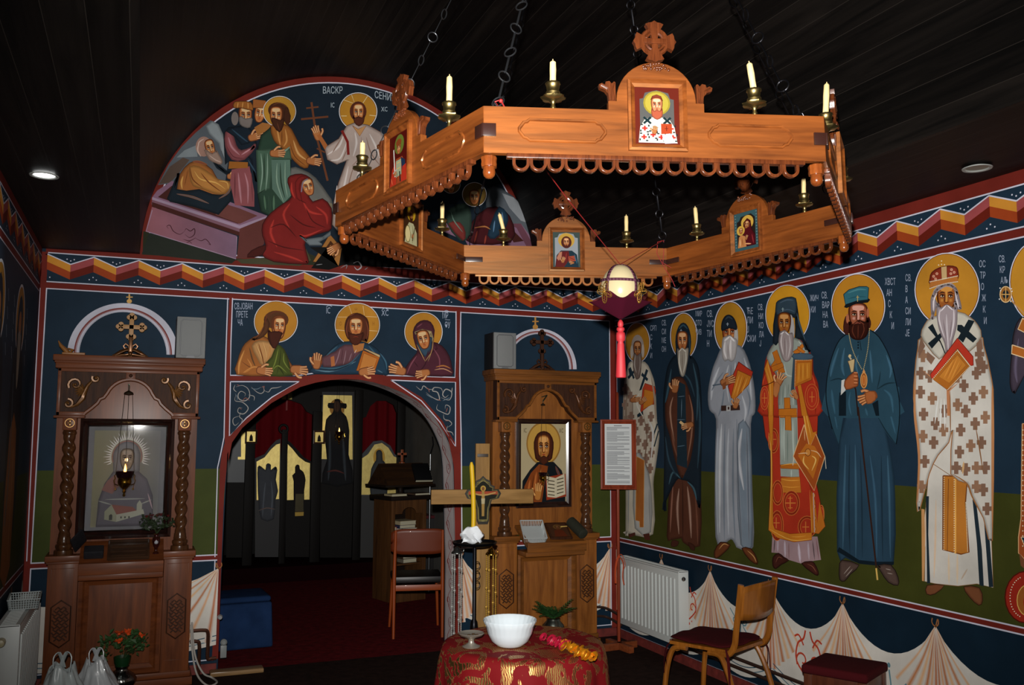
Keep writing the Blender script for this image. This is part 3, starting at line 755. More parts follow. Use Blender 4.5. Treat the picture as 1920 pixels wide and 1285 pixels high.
P.P('b0661c', '302,1118 356,1116 360,1230 304,1230', 0, '6a3010', 4); P.P('b0661c', '252,1222 420,1216 420,1285 252,1285', 0, '6a3010', 4)
P.P('18222b', '228,262 196,610 262,590 270,380 400,380 400,560 470,580 530,700 500,600 450,450 420,230 360,180', 2)
P.P('2c3c48', '226,262 245,220 330,186 410,196 420,300 400,350 330,330 232,352', 2, '10181e', 5); P.folds('46586a 14 260,240 330,210 390,215\n46586a 10 260,330 330,300 400,320\n384a58 14 420,330 450,450 500,590', '2c3c48')
P.L('8ca0a4', 5, '290,282 290,318'); P.L('8ca0a4', 5, '279,296 301,296')
P.P('a09c9c', '362,345 392,400 400,520 380,600 350,560 360,440', 2)
P.face(305, 430, 62, 100, -.2, sk=('5c2c12', '90551f', 'c08a50'))
P.P('8c8080', '262,510 250,600 268,700 300,775 340,782 372,740 390,640 385,520 345,520 312,490 280,500', 3)
P.folds('''b8b0b0 12 290,510 275,600 296,720
b0a8a8 12 350,540 360,640 340,750
6c5c5c 7 310,560 312,760
c8c4c4 12 305,505 268,530
c8c4c4 12 312,505 350,540
a09898 10 320,570 325,650 320,740''')
P.P('a0581a', '400,760 565,760 560,950 395,1020', 0, '5a2c10', 5); P.P('3c5060', '390,710 555,712 560,760 400,762', 2, '1c2c38', 4); P.P('30404c', '388,740 404,760 396,1060 366,1050', 0)
for i in range(14): P.E('c8c0a0', 410+i*11, 768, 3, 3, n=6)
for i in range(19): P.E('c8c0a0', 412-i*.5, 775+i*14, 3, 3, n=6)
P.P('b06c20', '425,795 550,790 545,935 415,990', 0, '8c4c14', 4); P.folds('d8983c 5 445,800 440,970\nd8983c 5 480,795 478,955\nd8983c 5 520,795 520,940\n8c4c14 4 460,800 458,960\n8c4c14 4 500,795 500,950')
P.hand(262, 950, 130, -1.15, sk=('6a361c', 'a8683a', 'd09c6c'), spread=.2); P.P('a8683a', '215,970 270,1000 240,1110 205,1090', 2); P.hand(405, 1085, 90, -2.0)
P.P('a8683a', '395,1060 435,1100 430,1135 400,1120', 2)
P.fr(1420, 760, 3.894)
P.P('3c1c16', '120,1110 160,1080 200,1110 236,1134 180,1165 140,1196 118,1170', 2, '1a0c08', 4); P.P('3c1c16', '328,1156 390,1140 420,1150 452,1215 446,1246 400,1220', 2, '1a0c08', 4)
P.folds('7c4c38 4 140,1150 160,1110 190,1120\n7c4c38 4 370,1160 410,1180 436,1220')
P.fr(1410, 520, 4.942)
P.text(TXT, ['СВ.', 'НИ', 'КО', 'ЛА', 'Ј'], 60, 305, 54, 84, .42, 4); P.text(TXT, ['ЖИЧ', 'КИ'], 545, 222, 56, 106, .42, 6)
P.build('painted_saint', wr, P.lab)
# --- 5 figure in blue-grey cassock with a staff
P = saint('standing figure in blue-grey cassock with teal cap, pendant and long staff')
P.fr(1520, 480, 1.977)
P.P('22394a', '105,680 98,1096 130,1120 180,1140 240,1146 308,1144 314,900 300,740 250,560 160,560', 2)
P.folds('''3a5a6e 9 130,700 124,900 120,1090
14232e 7 145,700 142,900 146,1110
3a5a6e 9 165,700 168,900 168,1120
14232e 6 184,740 190,900 192,1120
34546a 9 220,740 240,900 246,1120
14232e 7 262,740 264,900 268,1130
3a5a6e 9 285,740 292,900 296,1120''', '22394a')
P.P('0c1820', '106,1080 98,1096 180,1142 240,1148 308,1146 310,1134 240,1134 180,1128')
P.fr(1540, 500, 4.589)
P.halo(318, 340, 225, 272, 9, gold='a87220')
P.P('24404f', '45,1040 50,1200 95,1400 150,1530 190,1290 480,1290 560,1420 645,1530 672,1350 672,1040 400,900', 0)
P.folds('''0c1820 12 48,1100 60,1280 150,1530
34586c 14 110,1250 140,1400
0c1820 12 670,1150 672,1350 645,1530
34586c 18 590,1250 640,1440
0c1820 12 480,1280 560,1420 645,1530''', '24404f')
P.P('24404f', '235,570 160,630 105,740 60,900 42,1060 52,1285 670,1285 672,1150 640,980 590,780 500,610 420,545', 3, shade=False)
P.L('0a141c', 9, '95,1400 50,1200 42,1060 60,900 105,740 160,630 235,570', 3); P.L('0a141c', 9, '420,545 500,610 590,780 640,980 672,1150 672,1350 645,1530', 3)
P.folds('''3c6076 26 150,700 100,850 80,950
3c6076 26 200,700 180,850 200,940
102028 14 75,985 150,965 210,985
3c6076 22 560,760 600,880 590,960
102028 16 480,1060 560,1010 640,1000
102028 12 510,900 500,980 480,1060
3c6076 22 420,720 430,850 440,1000
3c6076 18 320,760 300,850 330,960
34586c 24 540,1060 600,1120 620,1260
34586c 24 90,1060 100,1150 120,1270
101e28 16 155,1110 160,1285
34586c 16 250,1080 240,1180 260,1280
34586c 20 380,1220 400,1285''', '24404f')
P.P('0c1820', '158,1085 215,1075 215,1285 152,1285'); P.P('0c1820', '440,1180 490,1150 500,1285 470,1285')
P.P('3a1a14', '225,420 195,470 192,560 225,590 260,560', 2); P.P('3a1a14', '400,420 428,470 425,520 400,560', 2)
P.face(318, 425, 84, 108, .1, sk=('5a2a1a', '8c4c34', 'c49080'), br='1c0c08')
P.E('9c5c40', 228, 448, 13, 42); P.E('9c5c40', 402, 400, 11, 40)
P.P('2e120c', '246,470 238,560 262,615 320,635 376,615 408,560 408,440 385,475 330,460 300,475 262,500', 3)
P.folds('5a2c1e 8 280,500 270,560 300,620\n5a2c1e 8 360,490 370,550 340,620\n5a2c1e 7 320,500 318,620\n6a3626 8 322,470 280,500\n6a3626 8 330,470 372,500'); P.L('8c4838', 6, '296,490 320,484 340,490')
P.P('10161a', '208,330 404,270 404,310 300,320 222,358', 2); P.P('2c5c68', '194,240 240,200 330,172 392,172 410,182 404,285 300,298 210,328', 0, '0c2028', 6); P.folds('4c8088 16 230,230 320,198 390,200\n1c4450 12 230,280 300,262 390,260', '2c5c68')
P.L('b09858', 5, '315,250 315,302'); P.L('b09858', 5, '303,264 328,264')
for i in range(3): P.E('0a1218', 320, 652+i*24, 7, 8, n=8)
P.L('0a1218', 5, '335,640 346,722')
for a, b in (((240, 580), (350, 880)), ((418, 535), (368, 880))):
    for i in range(24):
        t = i/23; P.E('a8986a', a[0]+(b[0]-a[0])*t-18*math.sin(PI*t)*(1 if a[0] < 300 else -.6), a[1]+(b[1]-a[1])*t, 4, 6, n=6)
P.E('8c4c20', 370, 980, 27, 66, line='c89050', lw=7); P.E('a8602c', 370, 980, 15, 42, line='c89050', lw=4); P.P('c08850', '356,912 370,880 384,912', 0)
P.L('20100c', 11, '275,1000 300,1060 320,1285', 1)
P.P('b09a70', '232,815 288,795 290,815 280,905 260,912 245,850', 0, '5a4020', 4); P.L('b0a080', 14, '240,770 262,800'); P.E('c0a878', 250, 768, 12, 12)
P.P('b8b8b4', '178,980 205,970 222,1055 172,1108'); P.P('94502c', '205,985 280,910 318,920 322,1020 290,1040 215,1060', 2, '4a2412', 4)
for y in (925, 955, 985, 1012): P.L('5a2c14', 4, [(282, y), (318, y+2)]); P.L('b87850', 9, [(285, y-12), (316, y-10)])
P.hand(400, 1130, 160, 2.75, -1, sk=('6a361c', '9a5830', 'c08454')); P.P('9a5830', '380,1085 465,1075 472,1150 400,1185', 2)
P.fr(1520, 480, 1.977)
P.L('2a1812', 6, '178,560 200,760 222,950 246,1160'); P.L('b89850', 6, '245,1158 250,1202')
P.P('4a3a34', '118,1128 182,1146 150,1180 128,1206 110,1200 108,1160', 2, '1c1410', 3); P.P('4a3a34', '252,1148 300,1146 326,1190 326,1222 290,1210 262,1170', 2, '1c1410', 3)
P.folds('8c8078 3 125,1180 150,1150\n8c8078 3 132,1190 158,1160\n8c8078 3 280,1160 300,1165\n8c8078 3 286,1176 306,1180')
P.text(TXT, ['СВ.', 'ВАР', 'НА', 'ВА'], 42, 158, 24, 36, .42, 2); P.text(TXT, ['ХВСТ', 'АН', 'С', 'К', 'И'], 277, 108, 25, 41, .42, 6)
P.build('painted_saint', wr, P.lab)
# --- 6 bishop in cross-chequered cream robe with jewelled mitre
P = saint('standing white-bearded figure in chequered cream robe and red jewelled mitre')
P.fr(1690, 440, 1.691)
P.P('b8b4ac', '100,600 245,600 245,860 90,860')
P.P('b8b4ac', '90,720 78,860 74,1100 110,1108 180,1115 240,1108 292,1120 286,960 240,820', 0, '7a5a3c', 2)
P.folds('''c8a888 7 110,840 108,980 104,1090
c8b090 8 150,1010 152,1108
c8b090 8 178,1010 178,1110
c8a888 7 80,860 74,1000
a89078 6 210,1060 190,1095''', 'b8b4ac')
P.P('1c2830', '78,830 88,830 86,950 92,1106 82,1106 80,960'); P.P('1c2830', '226,840 238,850 256,1000 262,1116 248,1112 240,980'); P.P('1c2830', '262,900 280,960 292,1118 278,1118'); P.P('b48454', '64,870 74,872 76,1000 72,1100 66,1098')
P.P('a86a28', '133,765 210,768 204,850 215,1008 190,1014 132,1000', 0, '6a3a18', 4); P.L('d09c50', 5, '172,770 172,1012'); P.L('6a3a18', 2, '150,775 146,1005')
for i in range(34):
    t = i/33
    for a, b in (((136, 770), (136, 998)), ((168, 770), (169, 1010)), ((205, 850), (212, 1004))): P.E('d8ccb0', a[0]+(b[0]-a[0])*t, a[1]+(b[1]-a[1])*t, 1.6, 1.6, n=6)
P.P('b8b4ac', '76,320 54,360 44,440 40,520 50,600 58,690 50,850 60,874 90,760 118,700 152,660 164,620 158,760 210,790 226,830 262,900 290,972 294,560 288,460 262,350 240,320', 2, '8a5c34', 3)
crosses = [(70, 385), (92, 450), (62, 500), (100, 520), (72, 570), (110, 600), (70, 640), (104, 660), (76, 720), (66, 800), (64, 440), (240, 440), (262, 500), (230, 520), (200, 480), (268, 580), (236, 600), (206, 560), (180, 540), (190, 620), (256, 660), (222, 670), (186, 690), (268, 740), (240, 740), (206, 745), (262, 810), (240, 800), (274, 870), (138, 560), (136, 620), (250, 380), (262, 420), (180, 450), (176, 740)]
for i, (x, y) in enumerate(crosses):
    c_ = '745848' if i % 3 else '84644e'
    P.P(c_, [(x-7, y-20), (x+7, y-20), (x+7, y-8), (x+15, y-8), (x+15, y+7), (x+7, y+7), (x+7, y+20), (x-7, y+20), (x-7, y+7), (x-15, y+7), (x-15, y-8), (x-7, y-8)])
P.folds('''a8744c 8 48,440 44,560 58,700 54,850
a8744c 9 290,480 292,640 290,930
c8c8c4 5 118,520 108,600
c8c8c4 5 128,520 124,620
c8c8c4 5 138,520 140,620
7a5434 4 156,490 158,640
7a5434 4 236,600 250,680 262,760
b89468 7 200,720 196,760
7a5434 3 118,700 152,662
8a5c34 5 166,760 210,790 226,830 262,900''')
P.fr(1690, 460, 4.016)
P.halo(350, 335, 238, 270, 9, gold='a87424')
P.P('b0aca0', '240,540 180,600 152,680 200,760 290,860 345,800 400,760 520,800 608,690 580,600 520,540 430,500', 2, '7a5a3c', 5)
P.P('141e24', '205,620 240,592 330,815 340,820 318,760'); P.P('141e24', '205,740 300,660 312,690 235,780 '); P.P('141e24', '510,560 556,572 470,735 430,700'); P.P('141e24', '428,600 460,600 574,705 545,735 425,640')
P.P('745848', '152,690 185,760 140,840 130,800'); P.P('745848', '200,800 260,850 230,900 195,860'); P.P('745848', '570,740 610,700 620,780 575,820'); P.P('745848', '560,860 620,840 630,920 580,950')
P.P('a8704c', '150,930 260,1010 345,1060 350,1285 372,1285 368,1100 445,1030 610,850 600,830 480,960 360,1090 260,1025', 0)
P.face(345, 395, 74, 105, -.05, sk=('5a2c14', '8c5024', 'b8803c'))
P.P('908488', '300,310 250,350 225,420 235,560 255,520 275,440 262,400 270,350 320,310 380,310 408,360 405,440 420,480 460,480 445,400 420,320 350,290', 3)
P.P('94888c', '275,430 270,520 290,640 330,740 345,830 375,790 400,700 425,600 428,470 412,420 400,470 348,445 300,470', 3)
P.folds('''c0b8bc 12 300,480 290,560 330,700
b4acb0 14 345,520 350,640 360,790
c0b8bc 12 400,480 400,580 375,720
6c6064 6 320,560 350,740
6c6064 6 385,560 372,700
d0c8cc 10 345,452 300,500
d0c8cc 10 350,452 395,490
c8c0c4 10 275,360 250,420 250,500
c8c0c4 10 410,350 425,420 440,480''')
P.P('7a2c1c', '220,250 235,205 290,170 360,155 420,165 434,200 430,260 340,262 224,300', 2, '4a1810', 5)
P.P('a0622c', '220,272 430,232 432,278 330,290 220,322', 0, '5a2c14', 4); P.P('b09468', '305,165 348,158 350,255 310,262', 0, '5a2c14', 3)
for i in range(22):
    t = i/21; P.E('d8ccb8', 222+208*t, 276-44*t, 4, 4, n=6); P.E('d8ccb8', 222+208*t, 326-50*t-8*math.sin(PI*t), 4, 4, n=6)
for x, y in ((250, 235), (275, 215), (265, 255), (385, 185), (405, 205), (380, 215)): P.E('b07058', x, y, 9, 9, line='d8b8a0', lw=2, n=8)
for x, y in ((288, 150), (310, 120), (332, 148), (310, 145)): P.E('d8c8a8', x, y, 5, 5, n=6)
P.P('a83222', '430,700 548,840 550,905 520,910 435,780 240,1010 228,990 228,970', 0, '5a1810', 5); P.P('9c5c20', '430,780 528,908 360,1095 242,1008', 0, '6a3414', 5); P.P('b0702a', '430,825 495,905 370,1040 290,990', 0, '8c5420', 4)
for i in range(22):
    t = i/21; P.E('d8ccb0', 430+95*t, 790+118*t, 4, 4, n=6); P.E('d8ccb0', 430-184*t, 790+216*t, 4, 4, n=6); P.E('d8ccb0', 526-166*t, 910+178*t, 4, 4, n=6)
P.folds('c88c40 5 400,860 330,1000\nc88c40 5 430,850 360,1010\nc88c40 5 450,870 380,1020\n8c5420 4 415,860 345,1010\n8c5420 4 470,885 400,1000')
P.fr(1690, 440, 1.691)
P.P('6a4028', '86,1112 140,1112 110,1140 84,1140', 2, '2c180c', 2); P.P('6a4028', '202,1116 252,1120 262,1160 250,1176 220,1150', 2, '2c180c', 2)
P.text(TXT, ['СВ.', 'В', 'А', 'СИ', 'ЛИ', 'ЈЕ'], 16, 148, 21, 35, .42); P.text(TXT, ['ОС', 'ТР', 'О', 'Ж', 'К', 'И'], 250, 104, 21, 36, .48, 3)
P.build('painted_saint', wr, P.lab)
# --- 7 king at the edge of the picture
P = saint('crowned figure with jewelled sceptre and red shield, cut by the right edge')
P.fr(1690, 440, 1.691)
P.halo(438, 150, 92, 130, 4, gold='b07c26')
P.P('3c3440', '395,260 360,300 350,380 345,470 360,505 400,480 400,1000 520,1000 520,280', 3, '181418', 3); P.folds('5c5468 10 372,330 362,420 368,470', '3c3440')
P.P('a05c24', '352,350 420,372 418,400 350,378', 0, 'd0b890', 3); P.P('a05c24', '385,265 430,300 430,330 370,300', 0, 'd0b890', 3)
P.P('8c4420', '384,600 380,900 372,960 372,1010 420,1060 520,1060 520,600', 0, 'c09468', 3); P.P('182c3a', '380,960 400,1010 430,1040 430,960', 0, 'd0b890', 2)
for i in range(24): P.E('d8ccb0', 386, 620+i*16, 2, 2, n=6); P.E('c8703c', 400, 610+i*16, 6, 6, n=8)
P.L('a88050', 4, '345,205 440,300'); P.E('8c5c28', 332, 190, 18, 25, line='d0b080', lw=3); P.E('14202a', 332, 190, 10, 14); P.L('c09858', 3, '318,190 346,190'); P.L('c09858', 3, '332,168 332,212')
for x, y in ((314, 170), (312, 205), (350, 172), (348, 212), (316, 178), (352, 180)): P.E('d8d4d0', x, y, 2, 2.5, n=6)
P.E('8c2418', 396, 1150, 66, 82, line='4a1008', lw=4); P.E('8c5020', 404, 1160, 36, 50, line='c09850', lw=3); P.E('8c2418', 410, 1165, 22, 32)
for i in range(18): P.E('d8ccb0', 396-50*math.cos(-1.2+i*.14), 1150+66*math.sin(-1.2+i*.14), 2, 2, n=6)
P.P('6a4028', '375,1010 395,1035 392,1060 380,1050')
P.face(440, 180, 30, 44); P.P('3a2014', '412,210 420,260 440,270 460,250 466,200 440,200', 2); P.P('a8702c', '405,140 412,95 470,95 476,140', 0, '5a2c14', 3)
P.text(TXT, ['СВ.', 'КР', 'АЉ'], 310, 88, 21, 34, .45, 3)
P.build('painted_saint', wr, P.lab)
# ---------------------------------------------------------------- back wall
P = Paint(wallB, NBk, k=KB, base=.0003)
LN = dict()
P.P('353c18', [(XL, .75), (XL, 1.345), (.555, 1.345), (.535, .75)]); P.P('353c18', [(2.235, .75), (2.235, 1.345), (XR, 1.345), (XR, .75)])
for x0, x1 in ((XL, .52), (2.25, XR)):
    P.P(RED, [(x0, .738), (x0, .766), (x1, .766), (x1, .738)]); P.L(WHT, .008, [(x0, .77), (x1, .77)]); P.L(WHT, .008, [(x0, .735), (x1, .735)])
    P.P('0f2130', [(x0, .07), (x0, .731), (x1, .731), (x1, .07)])
    P.L(WHT, .007, [(x0+.04, .085), (x1-.03, .085)])
P.P(RED, [(XL, 0), (XL, 2.75), (XL+.035, 2.75), (XL+.035, 0)]); P.L(WHT, .007, [(XL+.038, .08), (XL+.038, .735)]); P.L(WHT, .007, [(XL+.038, .77), (XL+.038, 2.51)])
P.P(RED, [(XR-.045, 0), (XR-.045, 2.75), (XR, 2.75), (XR, 0)]); P.L(WHT, .007, [(XR-.047, .08), (XR-.047, .735)]); P.L(WHT, .007, [(XR-.047, .77), (XR-.047, 2.51)])
P.surf = planeW()
# red frame around the opening and the panels, traced on the wall
op = [(858, 1170), (858, 1100), (856, 1000), (854, 929), (851, 878)]
dpx = pts_(DOOR_PX)
fr_in = [(410, 1191), (415, 1058), (420, 930)]+dpx[:-1]+[(851, 878), (853, 929), (853, 1017), (853, 1136), (857, 1209)]
P.P(RED, [(409, 1235), (415, 1058), (420, 930), (425, 877), (426, 852), (435, 828), (430, 800), (416, 850), (412, 877), (407, 1058), (400, 1191), (397, 1240)])
P.P(RED, [(853, 1205), (853, 1017), (852, 929), (851, 878), (848, 846), (854, 826), (862, 840), (864, 877), (864, 1058), (866, 1209)])
P.P(RED, [(430, 560), (436, 560), (433, 640), (431, 705), (430, 805), (421, 840), (424, 705), (426, 640)])
P.P(RED, [(855.5, 583), (863, 584), (860, 700), (864, 850), (855, 838), (854, 710)])
P.P(RED, [(430, 705), (560, 707), (582, 704), (620, 698), (660, 697), (700, 700), (735, 706), (856, 709), (856, 717), (736, 714), (790, 745), (830, 790), (857, 838), (852, 880), (840, 822), (809, 774), (781, 751), (754, 736), (727, 725), (700, 717), (672, 712), (645, 711), (618, 713), (591, 718), (563, 726), (542, 737), (509, 756), (482, 778), (454, 803), (435, 830), (428, 866), (428, 822), (462, 782), (510, 745), (561, 714), (430, 714)])
for q in ('75,540 62,800 50,1053', '427,559 423,680 420,820 414,850 408,877 403,1045', '403,1052 398,1180', '864,585 862,700 865,840 866,1000 866,1040'): P.L(WHT, 1.9, q)
P.L(WHT, 1.9, '436,559 433,640 432,704 560,704 596,699 645,695.5 690,698 725,704 853,708 855,640 855,584')
P.L(WHT, 1.9, '432,716 561,716 510,745 462,784 430,818 432,716', 0); P.L(WHT, 1.9, '733,713 800,716 854,717 854,838 825,792 790,752 733,713')
# gold foliage scrolls in the spandrels
P.fr(400, 700, 3.671)
SC = '8c8478'
P.folds('''8c8884 5 150,80 140,110 160,130
8c8884 6 155,95 200,85 240,110 250,160 220,190 180,180 170,150 190,125 220,140 215,160
8c8884 6 155,150 150,190 200,200 240,240 210,280 170,270 175,240 200,240
8c8884 5 260,95 300,130 330,140 350,120 340,90
8c8884 5 350,120 380,130 400,105 440,100 470,90
8c8884 5 240,150 280,160 280,190
8c8884 5 190,270 180,300 200,320 190,340
8c8884 5 180,295 140,310 135,340 150,360 175,340
7c4a40 5 200,200 220,170 250,190
7c4a40 4 330,100 350,90 345,120
7c4a40 4 160,80 180,85
7c4a40 4 180,240 195,250
5c6c78 4 260,105 300,110 330,95
5c6c78 4 150,140 165,170 160,190''')
P.fr(780, 590, 3.212)
P.folds('''8c8884 5 0,432 30,455 45,430 75,450 110,450
8c8884 6 60,470 100,500 140,515 130,470 100,460 110,440 150,445 160,470
8c8884 6 150,500 200,515 215,470 180,450 160,480 175,500 195,485
8c8884 5 215,470 218,440
8c8884 5 130,540 125,570 160,590 195,600 205,560 180,545 175,570
8c8884 5 165,600 170,630 200,640 215,660 190,680
8c8884 5 190,670 185,700 215,710 225,730
7c4a40 5 60,440 75,450 80,470
7c4a40 4 125,510 150,520
7c4a40 4 175,640 200,640
7c4a40 4 190,560 180,590
5c6c78 4 60,480 100,505
5c6c78 4 205,500 160,520''')
# painted arcs above the two icon stands
for (cx_, y0, rx, ry, xw) in ((0, 0, 0, 0, 0),):
    pass
P.fr(0, 530, 3.4727)
def arc_band(P, cx, cy, rx, ry, th, a0, a1):
    o_ = [(cx+rx*math.cos(rad(a)), cy-ry*math.sin(rad(a))) for a in range(a0, a1+1, 5)]
    i_ = [(cx+(rx-th)*math.cos(rad(a)), cy-(ry-th*.75)*math.sin(rad(a))) for a in range(a0, a1+1, 5)]
    P.P('a8a8b4', o_+i_[::-1])
    for k_, c_, w_ in ((.6, '6c3430', 10), (.72, '8c7074', 6), (.95, '8c8c98', 3)):
        P.L(c_, w_, [(cx+(rx-th*k_)*math.cos(rad(a)), cy-(ry-th*.75*k_)*math.sin(rad(a))) for a in range(a0, a1+1, 5)])
arc_band(P, 800, 470, 362, 336, 78, 0, 180)
P.L('b08a50', 10, '842,135 842,75'); P.L('b08a50', 7, '822,95 864,95'); P.E('b08a50', 842, 122, 17, 14)
P.fr(780, 590, 3.212)
arc_band(P, 735, 330, 232, 246, 45, 0, 180)
P.L('9c7038', 10, '718,85 718,14'); P.L('9c7038', 7, '700,42 738,42'); P.E('9c7038', 718, 75, 16, 15)
P.build('painted_panel_frames', wb, 'red and white painted bands framing the archway and panels')
def wbx(px): return onY(px, 1050).x
drapery(wallB, NBk, [wbx(-170), wbx(412)-.005], .731, KB, wb, 'white painted cloth left of the archway', z0=.13)
drapery(wallB, NBk, [2.25, 2.85, 3.51], .731, KB, wb, 'white painted cloth right of the archway', z0=.2)
# --- three half figures over the arch
P = Paint(planeW(), NBk, k=KB, base=.0008); P.fr(400, 530, 3.78)
P.halo(443, 278, 150, 144, 6, gold='9c6a22')
P.P('8c5426', '165,655 170,560 205,460 250,410 330,370 420,420 500,470 540,560 590,610 680,620 560,660 400,662', 2, '2c1810', 3)
P.P('a87c4c', '270,450 320,410 400,420 440,450 420,520 350,590 310,540', 2)
P.P('3c4418', '350,595 410,530 450,440 500,470 530,540 545,600 560,660 380,662', 2)
P.folds('''c8a068 12 300,430 330,500 360,580
c8a068 10 350,420 370,480 380,540
b48850 10 400,450 400,500 380,560
4a2814 7 320,430 345,520 360,590
c08848 14 220,480 185,570 180,650
b87c40 12 240,540 270,600 220,640
4a2814 7 200,560 260,600 300,600
2c2c20 12 255,460 275,540 300,600
b87c40 12 210,640 280,600 330,605''', '8c5426')
P.folds('''707c34 9 460,470 440,560 420,610
707c34 9 500,500 500,560 540,620
1c2408 7 480,460 470,560 450,650
707c34 8 420,620 460,590 520,640
1c2408 12 460,600 480,620 500,655
707c34 7 540,610 560,650''', '3c4418')
P.hand(365, 628, 110, .15); P.hand(610, 620, 120, .1, -1)
P.E('4c2c18', 445, 265, 88, 66); P.P('4c2c18', '365,240 350,330 300,385 270,410 330,400 380,360 400,290', 2)
P.face(462, 318, 52, 82, .45, .05)
P.P('3c1a10', '388,330 385,400 420,465 445,455 480,385 488,350 460,350 440,340 410,350', 2); P.folds('6a3820 6 400,350 405,420 425,455\n6a3820 6 460,355 450,400 435,450\n5a2c1a 9 400,230 440,205 490,215\n6a3c22 8 360,300 330,360 290,400\n5a2c1a 8 380,220 365,290')
P.face(466, 310, 46, 64, .45, .05); P.P('3c1a10', '392,370 400,352 440,345 485,352 484,380 440,470 405,440', 2)
P.text(TXT, ['СВ.ЈОВАН', 'ПРЕТЕ', 'ЧА'], 148, 190, 44, 58, .42, 12)
P.halo(1020, 300, 155, 150, 6, gold='a06e24')
for q in ('880,245 990,245 960,165', '1060,165 1070,240 1160,245', '870,335 950,345', '1090,340 1165,345'): P.L('c0a070', 4, q)
P.T('7a4c1c', 'О', 893, 305, 26, .6); P.T('7a4c1c', 'Н', 1126, 305, 26, .6); P.T('7a4c1c', 'ωѠ'[0], 1000, 196, 22, .8)
P.P('1c3446', '700,600 790,520 860,450 930,420 1060,420 1160,470 1220,560 1240,640 1220,660 1150,650 720,650', 2, '0a141c', 3)
P.P('5a3a40', '770,530 860,490 930,440 1050,460 1000,560 900,590 780,600', 2)
P.folds('''8c7078 8 900,470 880,540 860,590
8c7078 7 940,480 930,540 920,580
3c2028 6 920,460 905,560
8c7078 7 980,500 960,560
3c2028 6 1000,500 980,560''', '5a3a40')
P.P('9c5c34', '830,530 855,520 862,590 835,596')
P.folds('''5c7c8c 14 720,620 820,630 920,600 1010,560
3c5c6c 12 720,600 850,610 960,580 1040,500
0c1820 8 730,612 860,620 980,575
3c6074 10 1180,500 1220,560 1230,620
3c5c6c 10 800,520 880,450
3c5c6c 10 1100,450 1160,520
4c6c7c 9 1160,620 1200,640''', '1c3446')
P.P('944c24', '690,560 720,500 770,530 760,600 710,600', 2); P.hand(735, 555, 110, -1.45)
P.P('9c6434', '985,440 1070,430 1060,480 1000,500', 1)
P.P('a0581e', '1060,480 1178,530 1140,640 1012,625', 0, '4a200c', 4); P.P('a8946c', '1060,470 1078,470 1180,515 1178,532', 0, '5a3c20', 3); P.P('b07034', '1065,500 1160,540 1130,630 1035,615', 0, '7a3c14', 3)
P.hand(1090, 630, 110, -.15, -1)
P.P('4a2416', '1018,215 950,245 928,320 945,390 975,410 1060,415 1090,420 1104,340 1090,255', 3)
P.face(1010, 328, 56, 84, -.05)
P.P('441e12', '950,360 965,420 1000,445 1040,430 1068,370 1055,350 1030,372 1008,362 985,372 965,350', 2); P.face(1010, 315, 52, 64, -.05); P.P('441e12', '956,370 990,362 1008,366 1030,362 1060,368 1040,430 1000,446 970,420', 2)
P.folds('6c3824 7 960,260 942,330 955,390\n6c3824 7 1080,270 1096,340 1085,400\n6c3824 6 1000,222 960,240\n7a2c1c 4 988,388 1008,384 1028,388')
P.L('c4c0c0', 3, '1000,500 1012,478')
P.text(TXT, ['IC'], 798, 220, 44, 50, .5); P.text(TXT, ['XC'], 1190, 236, 42, 50, .6); P.L(TXT, 4, '800,172 818,162 840,170'); P.L(TXT, 4, '1195,192 1215,182 1240,194')
P.halo(1488, 350, 130, 135, 6, gold='a06e24')
P.P('44202a', '1350,655 1390,560 1440,500 1450,460 1540,420 1620,450 1670,520 1690,600 1690,662 1520,664', 2, '1c0c10', 3)
P.P('44202a', '1428,440 1412,350 1440,290 1490,266 1540,280 1568,340 1560,420 1590,470 1480,530', 2)
P.P('a08c64', '1424,350 1480,330 1545,345 1560,400 1540,440 1530,370 1470,350 1430,370', 1); P.P('2c4050', '1440,420 1450,470 1500,530 1545,470 1550,390 1480,365 1432,375', 1)
P.face(1490, 405, 46, 66, -.35, -.22)
P.folds('''7a4450 10 1440,520 1400,580 1370,650
7a4450 10 1560,470 1600,540 1600,620
240e14 8 1520,480 1500,580 1440,650
7a4450 9 1480,290 1440,320
b49458 5 1440,440 1470,500 1500,560
b49458 5 1556,400 1550,470 1520,560
b49458 4 1500,560 1540,500
b07034 10 1575,600 1630,590 1680,610
c8946c 7 1565,620 1630,612 1690,640
240e14 7 1420,560 1450,600''', '44202a')
P.hand(1300, 620, 120, -2.9, -1); P.hand(1480, 645, 100, 2.95)
P.text(TXT, ['МР', 'ѲУ'], 1620, 256, 44, 68, .45, 18); P.L(TXT, 4, '1630,205 1650,198 1670,206'); P.L(TXT, 3, '1640,264 1676,266')
P.build('painted_half_figures', wb, 'three haloed half figures painted above the archway')
# --- lunette
P = Paint(wallB, NBk, k=KB, base=.0004)
cxl, czl, rl = VX, VZ, VR
P.P('141e28', arcpts(cxl, czl+.0, rl, 0, 180, 60))
P.P(RED, arcpts(cxl, czl, rl, 0, 180, 60)+arcpts(cxl, czl, rl-.045, 180, 0, 60)); P.L(WHT, .009, arcpts(cxl, czl, rl-.047, 0, 180, 60))
P.P(RED, [(XL+.6, ZC-.02), (XL+.6, ZC+.045), (VX+VR, ZC+.045), (VX+VR, ZC-.02)]); P.L(WHT, .009, [(cxl-rl+.05, ZC+.05), (cxl+rl-.05, ZC+.05)])
P.surf = planeW(); P.fr(240, 130, 3.294)
P.P('4c5258', '185,715 250,590 330,480 420,390 510,315 560,350 600,420 620,560 600,700 300,700', 0); P.P('7c8488', '480,350 520,318 560,340 600,430 600,560 560,460 500,400', 1); P.P('6c7478', '300,545 350,500 420,470 430,540', 1); P.P('4a3c34', '190,710 260,600 340,545 380,560 300,660 260,700', 1)
